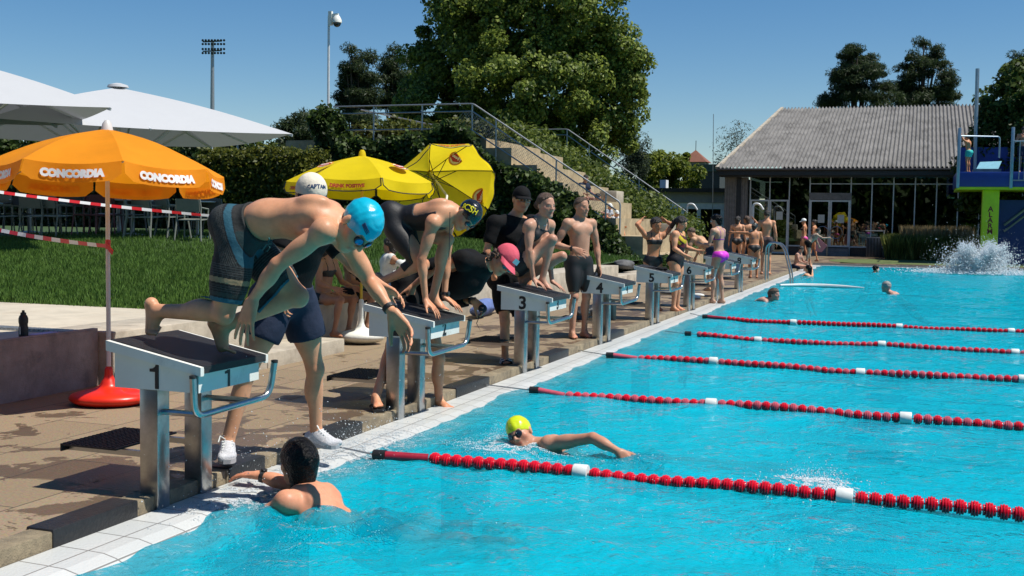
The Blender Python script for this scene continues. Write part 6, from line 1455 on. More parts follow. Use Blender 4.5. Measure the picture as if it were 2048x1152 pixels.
# ---- 4 official in the pink cap
J = JY(dict(pel=(830, 572, 3.66), mid=(872, 548, 3.66), chest=(928, 540, 3.66), neck=(976, 530, 3.68), head=(1008, 520, 3.66),
    shR=(925, 520, 3.46), shL=(950, 556, 3.86), elR=(868, 536, 3.4), wrR=(826, 572, 3.42), elL=(912, 600, 3.86), wrL=(948, 602, 3.72),
    hipR=(818, 590, 3.54), hipL=(846, 592, 3.76), knR=(784, 690, 3.06), knL=(877, 716, 3.64), anR=(752, 793, 2.80), anL=(877, 798, 3.62)))
J.update(face=vec(.55, -.62, -.55), up=vec(.72, .66, .1), tR=vec(.6, 0, -.8), tL=vec(.9, 0, -.4), uR=vec(0, 1), uL=vec(0, 1), hdL=vec(.75, -.55), hnL=vec(-.2, -.3, -.9), hcL=.9, hdR=vec(-.3, -.95), hnR=vec(-.7, -.3, .3), hcR=.4)
p = Person(J, 'official in pink cap and sunglasses leaning over with a stopwatch beside block 2', .97, fat=1.1, woman=True, vox=.01, head=1.08)
e = Sdf(.01); e.cap(p.J['mid'] - V(0, 0, .06), p.J['chest'] - V(0, 0, .05), .15, .16, .05)
p.body(); tee(p, M['c_black'], .3, -.06, .024, extra=e); trunks(p, .08, .4, .02, M['c_black'], 'shorts', None, .2)
M['cap_pink'] = cloth('pink_cap', (.62, .10, .14)); o = peak_cap(p, M['cap_pink'], None, .04)
b = MB(); b.add([p.P(x, y, z) for x, y, z in ((-.03, .106, .06), (.03, .106, .06), (.028, .094, .1), (-.028, .094, .1))], [(0, 1, 2, 3)]); b.build('badge', M['alu'], o)
b = Sdf(.01); h = p.hs; b.cap(p.P(.05, -.06, -.01), p.P(.055, -.05, -.08), .035 * h, .03 * h, .03); b.cap(p.P(-.05, -.06, -.01), p.P(-.055, -.05, -.08), .035 * h, .03 * h, .03); b.cap(p.P(0, -.085, -.0), p.P(0, -.08, -.09), .045 * h, .035 * h, .03); b.ell(p.P(.07, -.01, -.01), (.018, .02, .03), None, .01)
skin_mesh('hair', b.p, .008, M['hair_brown'], p.root, disp=lambda X, Y, Z: (.011 * np.sin(X * 120 + 3 * np.sin(Z * 60)) * np.sin(Z * 110 + Y * 50)).astype(np.float32))
b = MB(); 
for g in (-1, 1): b.lathe(p.P(.033 * g, .096, .0), [(.002, -.004), (.027, -.002), (.027, .002), (.002, .004)], 16, p.H[1] + p.H[0] * .2 * g)
b.tube([p.P(-.06, .09, .006), p.P(0, .104, .008), p.P(.06, .09, .006)], .003, 5)
for g in (-1, 1): b.tube([p.P(.06 * g, .09, .006), p.P(.08 * g, .0, .01)], .003, 5)
b.build('sunglasses', M['lens'], p.root, True); p.watch('L')
b = MB()
for sd_ in 'LR':
    a = p.J['an' + sd_]; t = p.J['t' + sd_]; x = np.cross(t, V(0, 0, 1)); b.tube([a + t * .12 - V(0, 0, .055), a + t * .06 + x * .045 - V(0, 0, .05), a + t * .0 + x * .045 - V(0, 0, .07)], .008, 5); b.tube([a + t * .12 - V(0, 0, .055), a + t * .06 - x * .045 - V(0, 0, .05), a - x * .045 - V(0, 0, .07)], .008, 5)
    b.hexa([a + t * q + x * w_ - V(0, 0, z) for z in (.092, .076) for q, w_ in ((-.07, -.04), (.16, -.045), (.16, .045), (-.07, .04))])
b.build('flip_flops', M['black'], p.root, True)
h_ = p.J['wrL'] + nrm(p.J['hdL']) * .1; t = thing('stopwatch', 'black stopwatch on a cord in the hand of the official in the pink cap', 'stopwatch', h_)
b = MB(); b.lathe(h_ + V(.01, -.035, 0), [(.03, 0), (.036, .004), (.036, .016), (.03, .02)], 18, (0.3, -.9, .3)); b.build('case', M['black'], t, True)
b = MB(); b.tube([h_ + V(0, -.03, -.02), h_ + V(-.04, -.04, -.12), h_ + V(0, -.04, -.19), h_ + V(.05, -.04, -.12), h_ + V(.02, -.03, -.02)], .0035, 5); b.build('cord', M['black'], t, True)
# ---- 5 man in the black cap
J = JY(dict(pel=(1012, 552, 6.3), mid=(1014, 520, 6.3), chest=(1018, 476, 6.3), neck=(1030, 434, 6.3), head=(1043, 400, 6.28),
    shR=(988, 446, 6.05), shL=(1062, 444, 6.5), elR=(973, 505, 5.98), wrR=(988, 553, 6.1), elL=(1074, 508, 6.55), wrL=(1060, 556, 6.4),
    hipR=(1003, 566, 6.2), hipL=(1028, 566, 6.42), knR=(1010, 645, 6.05), knL=(1040, 645, 6.3), anR=(1010, 712, 5.95), anL=(1046, 708, 6.2)))
J.update(face=vec(.62, -.08, -.8), up=vec(.08, 1), tR=vec(.5, 0, -.85), tL=vec(.8, 0, -.5), uR=vec(0, 1), uL=vec(0, 1))
p = Person(J, 'man with glasses, black cap and black T-shirt standing behind block 3', 1.02, fat=1.15, vox=.012, head=1.08)
p.body(); tee(p, M['c_black'], .7, -.06, .02); trunks(p, .08, .75, .022, M['c_black'], 'shorts', None, .2)
o = peak_cap(p, M['c_black'], None, .045); p.hairdo(M['hair_brown'], low=.0, tilt=.95, infl=.007)
b = MB()
for g in (-1, 1): b.tube([p.P(.033 * g + .024 * cos(a), .1, .003 + .017 * sin(a)) for a in np.linspace(0, 2 * pi, 13)], .0028, 5)
b.tube([p.P(-.01, .104, .006), p.P(.01, .104, .006)], .0028, 5)
for g in (-1, 1): b.tube([p.P(.057 * g, .1, .005), p.P(.08 * g, -.0, .008)], .0025, 5)
b.build('glasses', M['steel'], p.root, True)
M['slip'] = mat('striped_strap', (.75, .75, .74), .7, 0, .1, 8)
for sd_ in 'LR':
    a = p.J['an' + sd_]; t = nrm(p.J['t' + sd_]); x = np.cross(t, V(0, 0, 1)); b = MB()
    b.hexa([a + t * q + x * w_ - V(0, 0, z) for z in (.1, .078) for q, w_ in ((-.08, -.045), (.17, -.05), (.17, .05), (-.08, .045))]); o = b.build('slipper', M['black'], p.root)
    for k in range(4): b = MB(); c = a + t * (.045 + .022 * k); b.tube([c + x * .058 - V(0, 0, .075), c + x * .045 - V(0, 0, .028 + .006 * k), c - V(0, 0, .012 + .008 * k), c - x * .045 - V(0, 0, .028 + .006 * k), c - x * .058 - V(0, 0, .075)], .012, 6); b.build('strap', M['slip'] if k % 2 == 0 else M['black'], o, True)
# ---- 6 girl crouching on block 3
J = JY(dict(pel=(1038, 528, 6.0), mid=(1051, 498, 6.0), chest=(1070, 464, 6.0), neck=(1082, 437, 6.0), head=(1092, 412, 5.98),
    shR=(1058, 452, 5.85), shL=(1100, 450, 6.14), elR=(1058, 502, 5.83), wrR=(1067, 558, 5.9), elL=(1098, 510, 6.2), wrL=(1104, 563, 6.14),
    hipR=(1036, 537, 5.93), hipL=(1044, 540, 6.1), knR=(1104, 478, 5.97), knL=(1124, 512, 6.16), anR=(1084, 560, 5.99), anL=(1050, 561, 6.1)))
J.update(face=vec(.85, -.08, -.52), up=vec(.0, 1), tR=vec(.93, -.3), uR=vec(.2, 1), tL=vec(.2, -1), uL=vec(1, .2), tbL=vec(1, -.15), hdR=vec(.85, -.5), hnR=vec(-.45, -.85), hcR=.2, hdL=vec(.85, -.5), hnL=vec(-.45, -.85), hcL=.2)
p = Person(J, 'smiling girl in black swimsuit and thin necklace crouching on block 3', .92, fat=1.0, limb=1.02, woman=True, vox=.010, wet=True, head=1.12, skin=V(.5, .275, .185))
p.body(); onepiece(p, M['c_swim'], .05, .075, .12, .006)
p.hairdo(M['hair_brown'], low=.012, tilt=.75, infl=.012, bun=(0, -.11, .03)) if False else p.hairdo(M['hair_brown'], low=.02, tilt=.8, infl=.009, bun=(0, -.115, .0), rough=.004)
b = MB(); nk = p.J['neck']; b.tube([nk + p.lat * .06 * cos(a) + p.fc * (.03 + .055 * sin(a)) - p.upc * (.01 + .035 * max(sin(a), 0)) for a in np.linspace(0, 2 * pi, 19)], .0028, 5); b.build('necklace', M['float_white'], p.root, True)
# ---- 7 shirtless man
q = gp(1156, 676, D)
J, k = standing((q[0], q[1], D), radians(-42), 1.76, armR=((.13, -.06, -.27), (-.15, .2, -.04)), armL=((-.09, -.02, -.28), (.0, .06, -.25)), stepR=(0, .02), stepL=(.0, -.02), look=radians(-28), headpitch=-.06)
J.update(hnR=V(-.6, .6, 0), hcR=.3, hdR=J['wrR'] - J['elR'] + V(.02, .0, -.06), hcL=.35)
p = Person(J, 'muscular shirtless young man in long black swim shorts standing behind block 4', k, fat=.98, limb=1.05, vox=.011, skin=V(.5, .27, .175), head=1.02)
p.body(); trunks(p, .055, .86, .013, M['c_swim'], 'swim_shorts', None, .2); p.hairdo(M['hair_brown'], low=.03, tilt=.7, infl=.005, rough=.003); p.watch('R')
# ---- 8 girl in black bikini, arms behind the head
def place(px, Y, z=D): q = ony(px, 500, Y); return V(q[0], Y, z)
q = gp(1306, 621, D)
J, k = standing((q[0], q[1], D), radians(-62), 1.53, armR=((.17, .02, .2), (-.09, -.1, .06)), armL=((-.17, .02, .2), (.1, -.1, .06)), look=radians(-40), headpitch=-.3, hips=.02)
p = Person(J, 'girl in black bikini with both hands behind her head by block 5', k, fat=.98, woman=True, vox=.012, skin=TAN, head=1.08); p.body(); bra(p, M['c_swim']); briefs(p)
p.hairdo(M['hair'], low=.01, tilt=.7, infl=.013, back=.03)
# ---- 9 woman with yellow patterned swimsuit
q = gp(1350, 622, D)
J, k = standing((q[0], q[1], D), radians(-8), 1.56, armR=((.07, .02, -.26), (-.03, .2, -.12)), armL=((-.06, .08, -.25), (.0, .22, -.05)), look=radians(-12), headpitch=-.35, lean=.08)
p = Person(J, 'dark haired woman in black swimsuit with yellow flame pattern by block 6', k, fat=1.22, limb=1.15, woman=True, vox=.012, skin=LIGHT, head=1.05); p.body()
def flame(v, p=p):
    t = (v - p.J['mid']) @ p.upa; c = np.tile(V(.01, .01, .014), (len(v), 1)); w_ = t + .02 * np.sin(v[:, 0] * 60) * np.sin(v[:, 2] * 50)
    c[w_ > .06] = V(.12, .01, .02); c[(w_ > .1)] = V(.55, .42, .02); z = np.sin(v[:, 0] * 70 + v[:, 2] * 60) > .4; c[(w_ > .1) & z] = V(.06, .01, .02); return c
onepiece(p, M['c_attr'], .0, .1, .1, .006, flame); p.hairdo(M['hair'], low=.0, tilt=.7, infl=.014, tail=[p.P(0, -.09, .06), p.P(.0, -.14, -.02), p.P(0, -.15, -.12)])
# ---- 10 boy bending, back to camera
J, k = standing(place(1424, 19.4), radians(160), 1.62, lean=1.05, armL=((-.1, .1, -.26), (0, .1, -.22)), armR=((.12, .1, -.22), (0, .1, -.2)), look=radians(185), headpitch=-.5)
p = Person(J, 'bare backed boy bending forward behind the girl in the pink bikini', k, vox=.015, skin=V(.52, .3, .17), fat=1.0); p.body(); trunks(p, .06, .5, .015, M['c_navy']); p.hairdo(M['hair_brown'], low=.02, tilt=.7, infl=.006)
# ---- 11 girl in pink bikini
q = gp(1441, 607, 0)
J, k = standing((q[0] - .05, q[1], 0.0), radians(158), 1.70, armL=((-.05, .06, -.28), (.06, .24, .02)), armR=((.05, .05, -.28), (-.02, .25, .0)), look=radians(172), headpitch=-.25, lean=.1, stepL=(.03, .08), stepR=(-.03, -.06))
p = Person(J, 'girl in bright pink bikini with goggles on, standing at the water edge', k, fat=.88, limb=.92, woman=True, vox=.012, skin=V(.47, .28, .19), head=1.0); p.body()
M['pink_cloth'] = mat('pink_swim', (.62, .03, .52), .55, 0, .08, 20); M['violet_cloth'] = mat('violet_swim', (.2, .02, .26), .55, 0, .1, 20)
briefs(p, .05, .1, M['pink_cloth']); bra(p, M['violet_cloth']); p.hairdo(M['hair_wet'], low=.0, tilt=.7, infl=.01, back=.06); p.goggles(M['float_white'], M['lens'])
# ---- 12-15 group by block 8
J, k = standing(place(1474, 31.), radians(100), 1.68, look=radians(80)); p = Person(J, 'girl in small black bikini seen from behind near the cladding wall', k, fat=.85, limb=.9, woman=True, vox=.018, skin=LIGHT); p.body(); briefs(p); bra(p, M['c_swim']); p.hairdo(M['hair'], low=0, tilt=.6, infl=.014, back=.1)
J, k = standing(place(1493, 31.8), radians(110), 1.7, armR=((.16, .05, .1), (-.1, .02, .12)), lean=.1, look=radians(150)); p = Person(J, 'girl in dark bikini with one arm raised to her hair', k, fat=.85, limb=.9, woman=True, vox=.018, skin=TAN); p.body(); briefs(p); bra(p, M['c_swim']); p.hairdo(M['hair_brown'], low=0, tilt=.6, infl=.014, back=.1)
q = gp(1507, 556, D); J, k = standing((q[0], q[1], D), radians(105), 1.48, lean=.22, armL=((-.26, .08, .02), (-.22, .05, .0)), armR=((.08, .0, -.27), (.0, .05, -.24)), look=radians(75)); p = Person(J, 'woman with grey top, black bottoms and dark cap behind block 8', k, fat=1.18, limb=1.15, woman=True, vox=.016, skin=TAN); p.body(); briefs(p); bra(p, mat('grey_swim', (.14, .12, .16), .6), -.07, .06); p.hairdo(M['hair'], low=0, tilt=.6, infl=.012, back=.05); p.cap_swim(mat('cap_green', (.015, .03, .028), .4), .2, .0, infl=.02)
q = gp(1531, 549, D); J, k = standing((q[0], q[1], D), radians(95), 1.84, look=radians(100), headpitch=-.1); p = Person(J, 'tall man in brown grey swim shorts standing with his back to the camera', k, limb=.95, fat=.95, vox=.018, skin=LIGHT); p.body(); trunks(p, .06, .8, .02, cloth('taupe_cloth', (.075, .055, .055)), 'swim_shorts', None, .2); p.hairdo(M['hair'], low=0, tilt=.5, infl=.016)
# ---- 16-17 two walking women
J, k = standing(place(1607, 40.6), radians(178), 1.68, stepL=(0, .15), stepR=(0, -.15), headpitch=-.2); p = Person(J, 'woman with white cap and pink bikini bottom walking past the glass door', k, fat=.85, limb=.9, woman=True, vox=.022, skin=TAN, detail=False); p.body(); briefs(p, .06, .08, mat('magenta_swim', (.6, .06, .28), .6)); bra(p, M['c_navy']); peak_cap(p, M['float_white'])
J, k = standing(place(1627, 41.2), radians(170), 1.64, stepL=(0, -.2), stepR=(0, .2)); p = Person(J, 'dark haired woman in black bikini walking behind the white capped woman', k, fat=.85, limb=.9, woman=True, vox=.022, skin=TAN, detail=False); p.body(); briefs(p); bra(p, M['c_swim']); p.hairdo(M['hair'], low=0, tilt=.6, infl=.014, bun=(0, -.1, .06))
q = ony(1641, 490, 40.9); b = MB(); b.hexa([q + V(*a) for a in ((-.2, 0, -.25), (.05, 0, -.28), (.05, .04, -.28), (-.2, .04, -.25), (-.12, 0, .32), (.26, 0, -.02), (.26, .04, -.02), (-.12, .04, .32))]); tag(b.build('kickboard', mat('rose_foam', (.55, .26, .27), .8, 0, .1, 5)), 'pale pink board carried under the arm of the walking dark haired woman', 'board')
# ---- 18-20 at the far corner
def sitting(seat, face, hgt, lean=.1, armL=None, armR=None, knee=.42, look=None, headpitch=0., drop=.45, spread=.1, foot=.05, shin=None):
    k = hgt / 1.75; F_ = V(cos(face), sin(face), 0); R_ = V(sin(face), -cos(face), 0); Zu = V(0, 0, 1); p_ = np.array(seat, float) + Zu * .1 * k
    U_ = Zu * cos(lean) + F_ * sin(lean); T = lambda x, z, f=0.: p_ + k * (x * R_ + z * U_ + f * F_)
    J = dict(pel=p_ * 1., mid=T(0, .17), chest=T(0, .34), neck=T(0, .51)); hd = F_ if look is None else V(cos(look), sin(look), 0)
    J['face'] = nrm(hd * cos(headpitch) + Zu * sin(headpitch)); J['up'] = nrm(Zu * cos(headpitch) - hd * sin(headpitch)); J['head'] = J['neck'] + k * (.145 * nrm(J['up'] + U_) + .03 * hd)
    for sd_, g, arm in (('L', -1, armL), ('R', 1, armR)):
        J['sh' + sd_] = T(.178 * g, .455); e, wv = arm if arm else ((.05 * g, .1, -.26), (-.02 * g, .22, -.06)); tv = lambda q: k * (q[0] * R_ + q[1] * F_ + q[2] * Zu)
        J['el' + sd_] = J['sh' + sd_] + tv(e); J['wr' + sd_] = J['el' + sd_] + tv(wv)
        J['hip' + sd_] = p_ + k * (.09 * g * R_ - .03 * Zu); J['kn' + sd_] = J['hip' + sd_] + k * (knee * F_ + spread * .6 * g * R_ + .01 * Zu); J['an' + sd_] = J['kn' + sd_] + k * (-drop * .93 * Zu + foot * F_)
        J['t' + sd_] = F_; J['u' + sd_] = Zu
    return J, k
q = place(1598, 33.2, .08); q[0] = -.02
J, k = sitting((-.06, 33.2, .07), radians(-15), 1.5, .25, look=radians(-20), headpitch=-.4); p = Person(J, 'boy in dark trunks sitting on the pool edge behind the ladder', k, vox=.018, skin=V(.48, .26, .18), base=(-.06, 33.2, .07)); p.body(); trunks(p, .05, .6, .015, M['c_navy']); p.hairdo(M['hair'], low=0, tilt=.6, infl=.012)
J, k = standing((.05, 36.4, D), radians(20), 1.45, lean=.75, armR=((.06, .22, -.12), (0, .24, .02)), armL=((-.06, .1, -.25), (0, .1, -.2)), stepL=(0, .1), stepR=(0, -.1)); p = Person(J, 'wet child with dark trunks bending forward at the pool corner', k, vox=.018, skin=V(.36, .27, .2), detail=False); p.body(); trunks(p, .06, .4, .015, M['c_black']); p.hairdo(M['hair'], low=0, tilt=.6, infl=.01)
def in_water(px, py, Y, face, label, hair=None, tone=LIGHT, look=None, pitch=0., zhead=.1, hz=None, arm=None, vox=.014, back=.0, sc=1., lean=.9):
    h_ = ony(px, py, Y); k = sc; F_ = V(cos(face), sin(face), 0); R_ = V(sin(face), -cos(face), 0); Zu = V(0, 0, 1); hd = F_ if look is None else V(cos(look), sin(look), 0)
    J = dict(head=h_, face=nrm(hd * cos(pitch) + Zu * sin(pitch)), up=nrm(Zu * cos(pitch) - hd * sin(pitch))); U_ = Zu * cos(lean) + F_ * sin(lean)
    J['neck'] = h_ - .15 * k * nrm(U_ + Zu * .8) - .02 * hd; T = lambda x, z, f=0.: J['neck'] + k * (x * R_ + z * U_ + f * F_)
    J.update(chest=T(0, -.18), mid=T(0, -.36), pel=T(0, -.53))
    for sd_, g in (('L', -1), ('R', 1)):
        J['sh' + sd_] = T(.178 * g, -.05); e, wv = ((.12 * g, .18, -.16), (-.03 * g, .22, -.04)) if not (arm and arm[0] == sd_) else arm[1:]
        tv = lambda q: k * (q[0] * R_ + q[1] * F_ + q[2] * Zu); J['el' + sd_] = J['sh' + sd_] + tv(e); J['wr' + sd_] = J['el' + sd_] + tv(wv)
        J['hip' + sd_] = T(.09 * g, -.57); J['kn' + sd_] = T(.13 * g, -.93, .06); J['an' + sd_] = T(.14 * g, -1.3, -.05); J['t' + sd_] = -U_; J['u' + sd_] = F_
    p = Person(J, label, k, vox=vox, skin=tone, wet=True, base=(h_[0], h_[1], 0), head=1.05); p.body(); trunks(p, .06, .3, .01, M['c_navy'])
    if hair: p.hairdo(hair, low=.0, tilt=.6, infl=.01, back=back)
    return p
in_water(1616, 538, 30., radians(150), 'girl with wet dark hair in the water by the ladder, arm raised', M['hair_wet'], LIGHT, None, 0, arm=('R', (.12, .1, .2), (.06, .1, .2)), vox=.016, back=.24, lean=.1, sc=.9)
in_water(1549, 589, 18.2, radians(-5), 'woman with wet brown hair swimming with her head above water', M['hair_brown'], V(.45, .26, .2), radians(-25), .05, vox=.011, back=.08, lean=1.15)
in_water(1772, 574, 22.2, radians(190), 'balding grey haired man swimming away in the middle of the pool', M['hair_grey'], V(.52, .29, .22), radians(150), .0, vox=.012, lean=.9)
in_water(1752, 538, 34.5, radians(30), 'distant dark haired head in the water near the far edge', M['hair_wet'], LIGHT, None, 0, vox=.016, lean=.5)
# ---- freestyle swimmer
J = JY(dict(head=(1040, 868, 2.42), neck=(1080, 893, 2.46), chest=(1120, 918, 2.5), mid=(1178, 938, 2.54), pel=(1240, 950, 2.58),
    shL=(1098, 888, 2.36), shR=(1090, 936, 2.66), elL=(1186, 876, 2.28), wrL=(1238, 904, 2.22), elR=(1010, 945, 2.75), wrR=(930, 950, 2.78),
    hipL=(1252, 948, 2.5), hipR=(1255, 960, 2.66), knL=(1400, 972, 2.56), knR=(1400, 985, 2.72), anL=(1535, 990, 2.56), anR=(1540, 978, 2.74)))
J.update(face=vec(-.06, .04, -1), up=vec(-.48, .87, -.05), hdL=vec(.72, -.68), hnL=vec(-.3, -.35, .85), hcL=.2, hspL=.18, tL=vec(1, -.2), uL=vec(0, -1, .1), tR=vec(1, -.2), uR=vec(0, -1))
p = Person(J, 'swimmer in yellow cap and dark goggles doing front crawl behind the nearest rope', .97, limb=1.05, vox=.0075, wet=True, skin=V(.5, .255, .165), head=1.06, base=(1.4, 2.5, 0), fat=1.0)
p.body(); trunks(p, .06, .5, .012, M['c_navy']); M['cap_yellow'] = mat('cap_yellow', (.55, .66, .01), .28, 0, .06, 8, bump=.25, bscale=18, spec=.6)
o = p.cap_swim(M['cap_yellow'], .32, -.004); p.goggles(M['black'], M['lens'])
# ---- boy holding the wall
J = JY(dict(head=(596, 928, .52), neck=(612, 982, .48), chest=(634, 1026, .45), mid=(686, 1058, .45), pel=(748, 1088, .44),
    shR=(660, 998, .66), shL=(572, 1004, .27), elR=(575, 968, .62), wrR=(516, 950, .60), elL=(512, 1046, .28), wrL=(470, 1010, .31),
    hipR=(766, 1092, .54), hipL=(758, 1102, .35), knR=(868, 1092, .56), knL=(860, 1108, .32), anR=(985, 1086, .58), anL=(975, 1110, .32)))
J.update(face=vec(-.72, -.05, .6), up=vec(.08, 1), hdR=vec(-1, -.05), hnR=vec(0, -1), hcR=.3, hdL=vec(-.95, .2), hnL=vec(-.1, -1), hcL=.35, tL=vec(1, -.3), tR=vec(1, -.3), uL=vec(0, -1), uR=vec(0, -1))
p = Person(J, 'boy with wet black hair in the water holding the pool edge below block 1', 1.0, fat=1.1, limb=1.08, vox=.0075, wet=True, skin=V(.62, .275, .16), head=1.12, base=(.7, .5, 0))
p.body(); trunks(p, .06, .5, .012, M['c_navy']); p.hairdo(M['hair_wet'], low=-.02, tilt=.5, infl=.014, back=.11, rough=.0035); p.watch('R')
q = p.P(-.082, -.02, -.01); 
# ---- spectators on the seating steps
for (px, py, Y, fc, lb, sm, hat, tone) in ((1163, 402, 28.6, -30, 'spectator in dark navy top leaning forward on the upper seating steps', M['c_navy'], None, V(.36, .2, .15)), (1184, 440, 27.6, 10, 'spectator with bare arm raised and pale pink shorts on the steps', None, M['hair'], V(.42, .24, .18)),
      (1212, 448, 27.8, -20, 'child with white cap and striped shirt sitting on the steps', cloth('pale_cloth', (.4, .42, .46)), M['float_white'], LIGHT), (1226, 463, 27.2, -25, 'child with white cap and bare legs on the lowest step by the railing', cloth('light_cloth', (.5, .5, .5)), M['float_white'], LIGHT)):
    q = ony(px, py, Y); ar = ((.12, .18, -.02), (.1, .1, .2)) if sm is None else None
    J, k = sitting(q, radians(fc), 1.25 if 'child' in lb else 1.6, .25, armL=ar, headpitch=-.15, foot=.12); p = Person(J, lb, k, vox=.018, skin=tone, base=q, detail=False); p.body()
    if sm: tee(p, sm, .6, .02, .015)
    trunks(p, .08, .7, .02, cloth('pink_shorts', (.42, .32, .33)) if sm is None else M['c_navy'], 'shorts')
    if hat is M['float_white']: peak_cap(p, M['float_white'])
    else: p.hairdo(M['hair'], low=0, tilt=.6, infl=.014)
# ---- children on the sitting wall
for (Y, fc, lb, tone, kind, dx) in ((6.75, -10, 'tanned girl in black bikini bottoms seated on the wall behind the official', BROWN * 1.1, 'a', .0), (7.45, 0, 'tanned boy in black shorts seated on the wall behind the white parasol foot', BROWN, 'b', 0), (8.75, -160, 'girl in white top and pale denim shorts seated with her back to the pool', BROWN * 1.15, 'c', .35)):
    s_ = (-2.83 + dx * 0, Y, TZ + .0)
    if kind == 'c': J, k = sitting((-3.0, Y, TZ), radians(40), 1.5, .15, armR=((.1, .15, -.1), (-.12, .16, .14)), look=radians(170))
    else: J, k = sitting(s_, radians(fc), 1.5, .12, knee=.43, foot=-.1, look=radians(fc + 60), drop=.46)
    p = Person(J, lb, k, vox=.011, skin=tone, base=s_, limb=.95); p.body()
    if kind == 'a': briefs(p); bra(p, M['c_swim'])
    if kind == 'b': trunks(p, .08, .62, .02, M['c_black'], 'swim_shorts')
    if kind == 'c': tee(p, cloth('white_top', (.6, .6, .58)), .0, .02, .012, name='top'); trunks(p, .1, .45, .02, cloth('denim', (.22, .32, .42)), 'denim_shorts')
    p.hairdo(M['hair'], low=0, tilt=.6, infl=.014, back=.08)
# ---- on the diving tower
q = place(1930, 42.5, 3.62); J, k = standing(q, radians(150), 1.45, armR=((.06, .1, .1), (0, .1, .2)), armL=((-.06, .1, .1), (0, .1, .2)), lean=.15); p = Person(J, 'child in turquoise shorts climbing on the left side of the diving tower', k, vox=.022, skin=TAN, detail=False); p.body(); trunks(p, .06, .5, .02, mat('turq_cloth', (.02, .42, .38), .7)); p.hairdo(M['hair'], low=0, tilt=.6, infl=.014)
q = place(2038, 43., 3.62); J, k = standing(q, radians(-80), 1.78, armR=((.1, .0, -.26), (-.12, .14, .2)), look=radians(-60)); p = Person(J, 'dark haired boy in navy shorts standing on the diving tower at the right edge', k, vox=.022, skin=BROWN * 1.2, detail=False); p.body(); trunks(p, .06, .75, .02, M['c_navy']); p.hairdo(M['hair'], low=0, tilt=.6, infl=.016)
# ================================================================== SPLASHES, FOAM, what stands behind the camera
def foam_mat(nm, tr=.25):
    m, N, L, b = nodes_mat(nm); b.inputs["Base Color"].default_value = (.86, .90, .92, 1); b.inputs["Roughness"].default_value = .18
    t = N.new("ShaderNodeBsdfTranslucent"); t.inputs[0].default_value = (.85, .92, .95, 1); mx = N.new("ShaderNodeMixShader"); mx.inputs[0].default_value = tr
    L.new(b.outputs[0], mx.inputs[1]); L.new(t.outputs[0], mx.inputs[2]); L.new(mx.outputs[0], N["Material Output"].inputs[0]); return m
M['foam'] = foam_mat('foam', .35)
OCT = np.array([(1, 0, 0), (-1, 0, 0), (0, 1, 0), (0, -1, 0), (0, 0, 1), (0, 0, -1)], float); OF = np.array([(0, 2, 4), (2, 1, 4), (1, 3, 4), (3, 0, 4), (2, 0, 5), (1, 2, 5), (3, 1, 5), (0, 3, 5)])
def drops(name, label, cat, P, R, flat=1., kind='stuff'):
    n = len(P); P = np.asarray(P); R = np.asarray(R); S_ = np.stack([R * nr.uniform(.7, 1.4, n), R * nr.uniform(.7, 1.4, n), R * flat * nr.uniform(.7, 1.4, n)], 1)
    v = (P[:, None, :] + OCT[None] * S_[:, None, :]).reshape(-1, 3); f = (OF[None] + 6 * np.arange(n)[:, None, None]).reshape(-1, 3)
    o = mesh(name, v, f, M['foam'], None, True); return tag(o, label, cat, None, kind)
def wz(P): return wave(P[:, 0], P[:, 1])
def foam_patch(cx, cy, lx, ly, n, r0, r1, ang=0., thr=.0):
    q = nr.normal(0, 1, (n, 2)) * np.array([lx, ly]); P = np.stack([cx + q[:, 0] * cos(ang) - q[:, 1] * sin(ang), cy + q[:, 0] * sin(ang) + q[:, 1] * cos(ang), np.zeros(n)], 1)
    g = np.sin(P[:, 0] * 31 + 2 * np.sin(P[:, 1] * 23)) * np.sin(P[:, 1] * 37 + 2 * np.sin(P[:, 0] * 19)) + .35 * np.sin(P[:, 0] * 83) * np.sin(P[:, 1] * 77); P = P[g > thr]
    P = P[P[:, 0] > .02]; P[:, 2] = np.maximum(wz(P), np.interp(P[:, 0], [0, .25, .4], [.0, -.004, -.05])) + .002; return P, nr.uniform(r0, r1, len(P)) ** 1
def spray(c, n, w_, h, r0, r1, pw=2.):
    d = nr.normal(0, 1, (n, 2)) * np.array(w_); z = np.abs(nr.normal(0, 1, n)) ** pw * h; P = np.stack([c[0] + d[:, 0], c[1] + d[:, 1], c[2] + z], 1); return P, r0 + (r1 - r0) * nr.uniform(0, 1, n) ** 2.5
# big splash under the tower
c = gp(1958, 547, 0.)
P = []; R = []
for k in range(40):
    a = nr.uniform(0, 2 * pi); hgt_ = nr.uniform(.5, 1.45); tip = np.array([cos(a) * nr.uniform(.1, .7), sin(a) * nr.uniform(.1, .8), hgt_]); m = 420; t = nr.uniform(0, 1, m) ** .7
    st = c + np.array([cos(a) * .25, sin(a) * .2, 0]); wob = np.stack([.05 * np.sin(9 * t + k), .04 * np.cos(7 * t + k), 0 * t], 1)
    p_ = st + np.outer(t, tip) - np.outer(t ** 3, V(0, 0, tip[2] * .3)) + wob + nr.normal(0, .03, (m, 3)) * (1 + 1.4 * t)[:, None]; P.append(p_); R.append(nr.uniform(.008, .03, m) * (1.25 - .75 * t))
p_, r_ = spray(c, 12000, (.5, .36), .36, .006, .025, 1.); P.append(p_); R.append(r_)
p_, r_ = spray(c, 3000, (.7, .45), .6, .003, .010, 1.); P.append(p_); R.append(r_)
p_, r_ = spray(c, 5000, (1.0, .5), .06, .008, .03, 1.); P.append(p_); R.append(r_)
P = np.concatenate(P); R = np.concatenate(R)
drops('big_splash', 'tall white splash of water in front of the diving tower', 'splash', P, R)
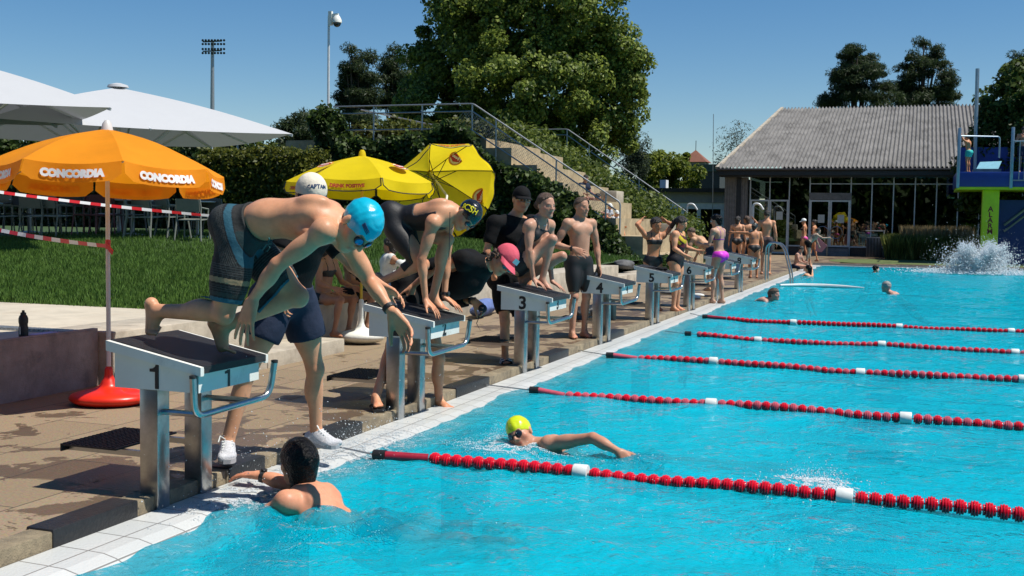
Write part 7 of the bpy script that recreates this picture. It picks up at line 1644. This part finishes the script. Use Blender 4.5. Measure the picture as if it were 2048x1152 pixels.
A = [foam_patch(.22, .48, .11, .26, 9000, .0018, .006, 0, .05), foam_patch(.28, 1.75, .12, .48, 10000, .0018, .0055, 0, .05), foam_patch(.75, .2, .3, .25, 1600, .0015, .004, 0, .3)]
drops('edge_foam', 'white foam and broken water along the tiled pool edge', 'foam', np.concatenate([a[0] for a in A]), np.concatenate([a[1] for a in A]), .22)
c = gp(1018, 893, 0); A = [foam_patch(c[0] + .02, c[1] + .12, .18, .14, 6500, .0015, .0045, 0, -.1), spray(c + V(-.08, .18, .0), 900, (.07, .06), .075, .0012, .0035, 1.), foam_patch(1.5, 2.2, .3, .22, 1500, .0016, .004, 0, .3)]
drops('swimmer_splash', 'foam and spray around the head of the crawl swimmer', 'splash', np.concatenate([a[0] for a in A]), np.concatenate([a[1] for a in A]), .8)
c = gp(1632, 968, 0); A = [foam_patch(c[0], c[1], .13, .12, 2600, .002, .006, 0, -.1), spray(c, 700, (.09, .07), .05, .0015, .004, 1.)]
drops('kick_splash', 'small white kick splash behind the crawl swimmer', 'splash', np.concatenate([a[0] for a in A]), np.concatenate([a[1] for a in A]), .9)
A = [spray((.15, .6, .02), 420, (.16, .38), .22, .0012, .0042, 1.2), spray((.22, 1.75, .02), 900, (.13, .4), .07, .0012, .0045, 1.), spray((.5, 2.2, .02), 200, (.3, .8), .25, .001, .003, 1.3), spray((1.6, 1.2, .0), 260, (.7, .5), .04, .001, .003, 1.)]
drops('water_drops', 'scattered drops of water flying above the pool edge', 'water drops', np.concatenate([a[0] for a in A]), np.concatenate([a[1] for a in A]))
n = 500; th = nr.uniform(0, 1, n); A = np.stack([nr.uniform(1.2, 7, n), nr.uniform(.2, 5, n), np.zeros(n)], 1); A[:, 2] = wz(A) + .001
drops('surface_bubbles', 'small white bubbles floating on the rippled water', 'bubbles', A, nr.uniform(.001, .0035, n), .5)
# trees on the camera's side of the pool: the hall windows mirror them
P, Nn = clump_pts([((-34 + i * 8 + rnd.uniform(-2, 2), -34 + rnd.uniform(-3, 3), 4.5 + rnd.uniform(-1, 2)), (6, 4, 6)) for i in range(12)] + [((-40 + i * 5, -38, 3.5), (4, 2, 5)) for i in range(22)], 60000, 2., 160)
tag(leaf_mesh('far_wood', P, Nn, 1.1, (.03, .055, .014), (.10, .14, .035)), 'belt of trees behind the near end of the pool', 'trees', None, 'stuff')
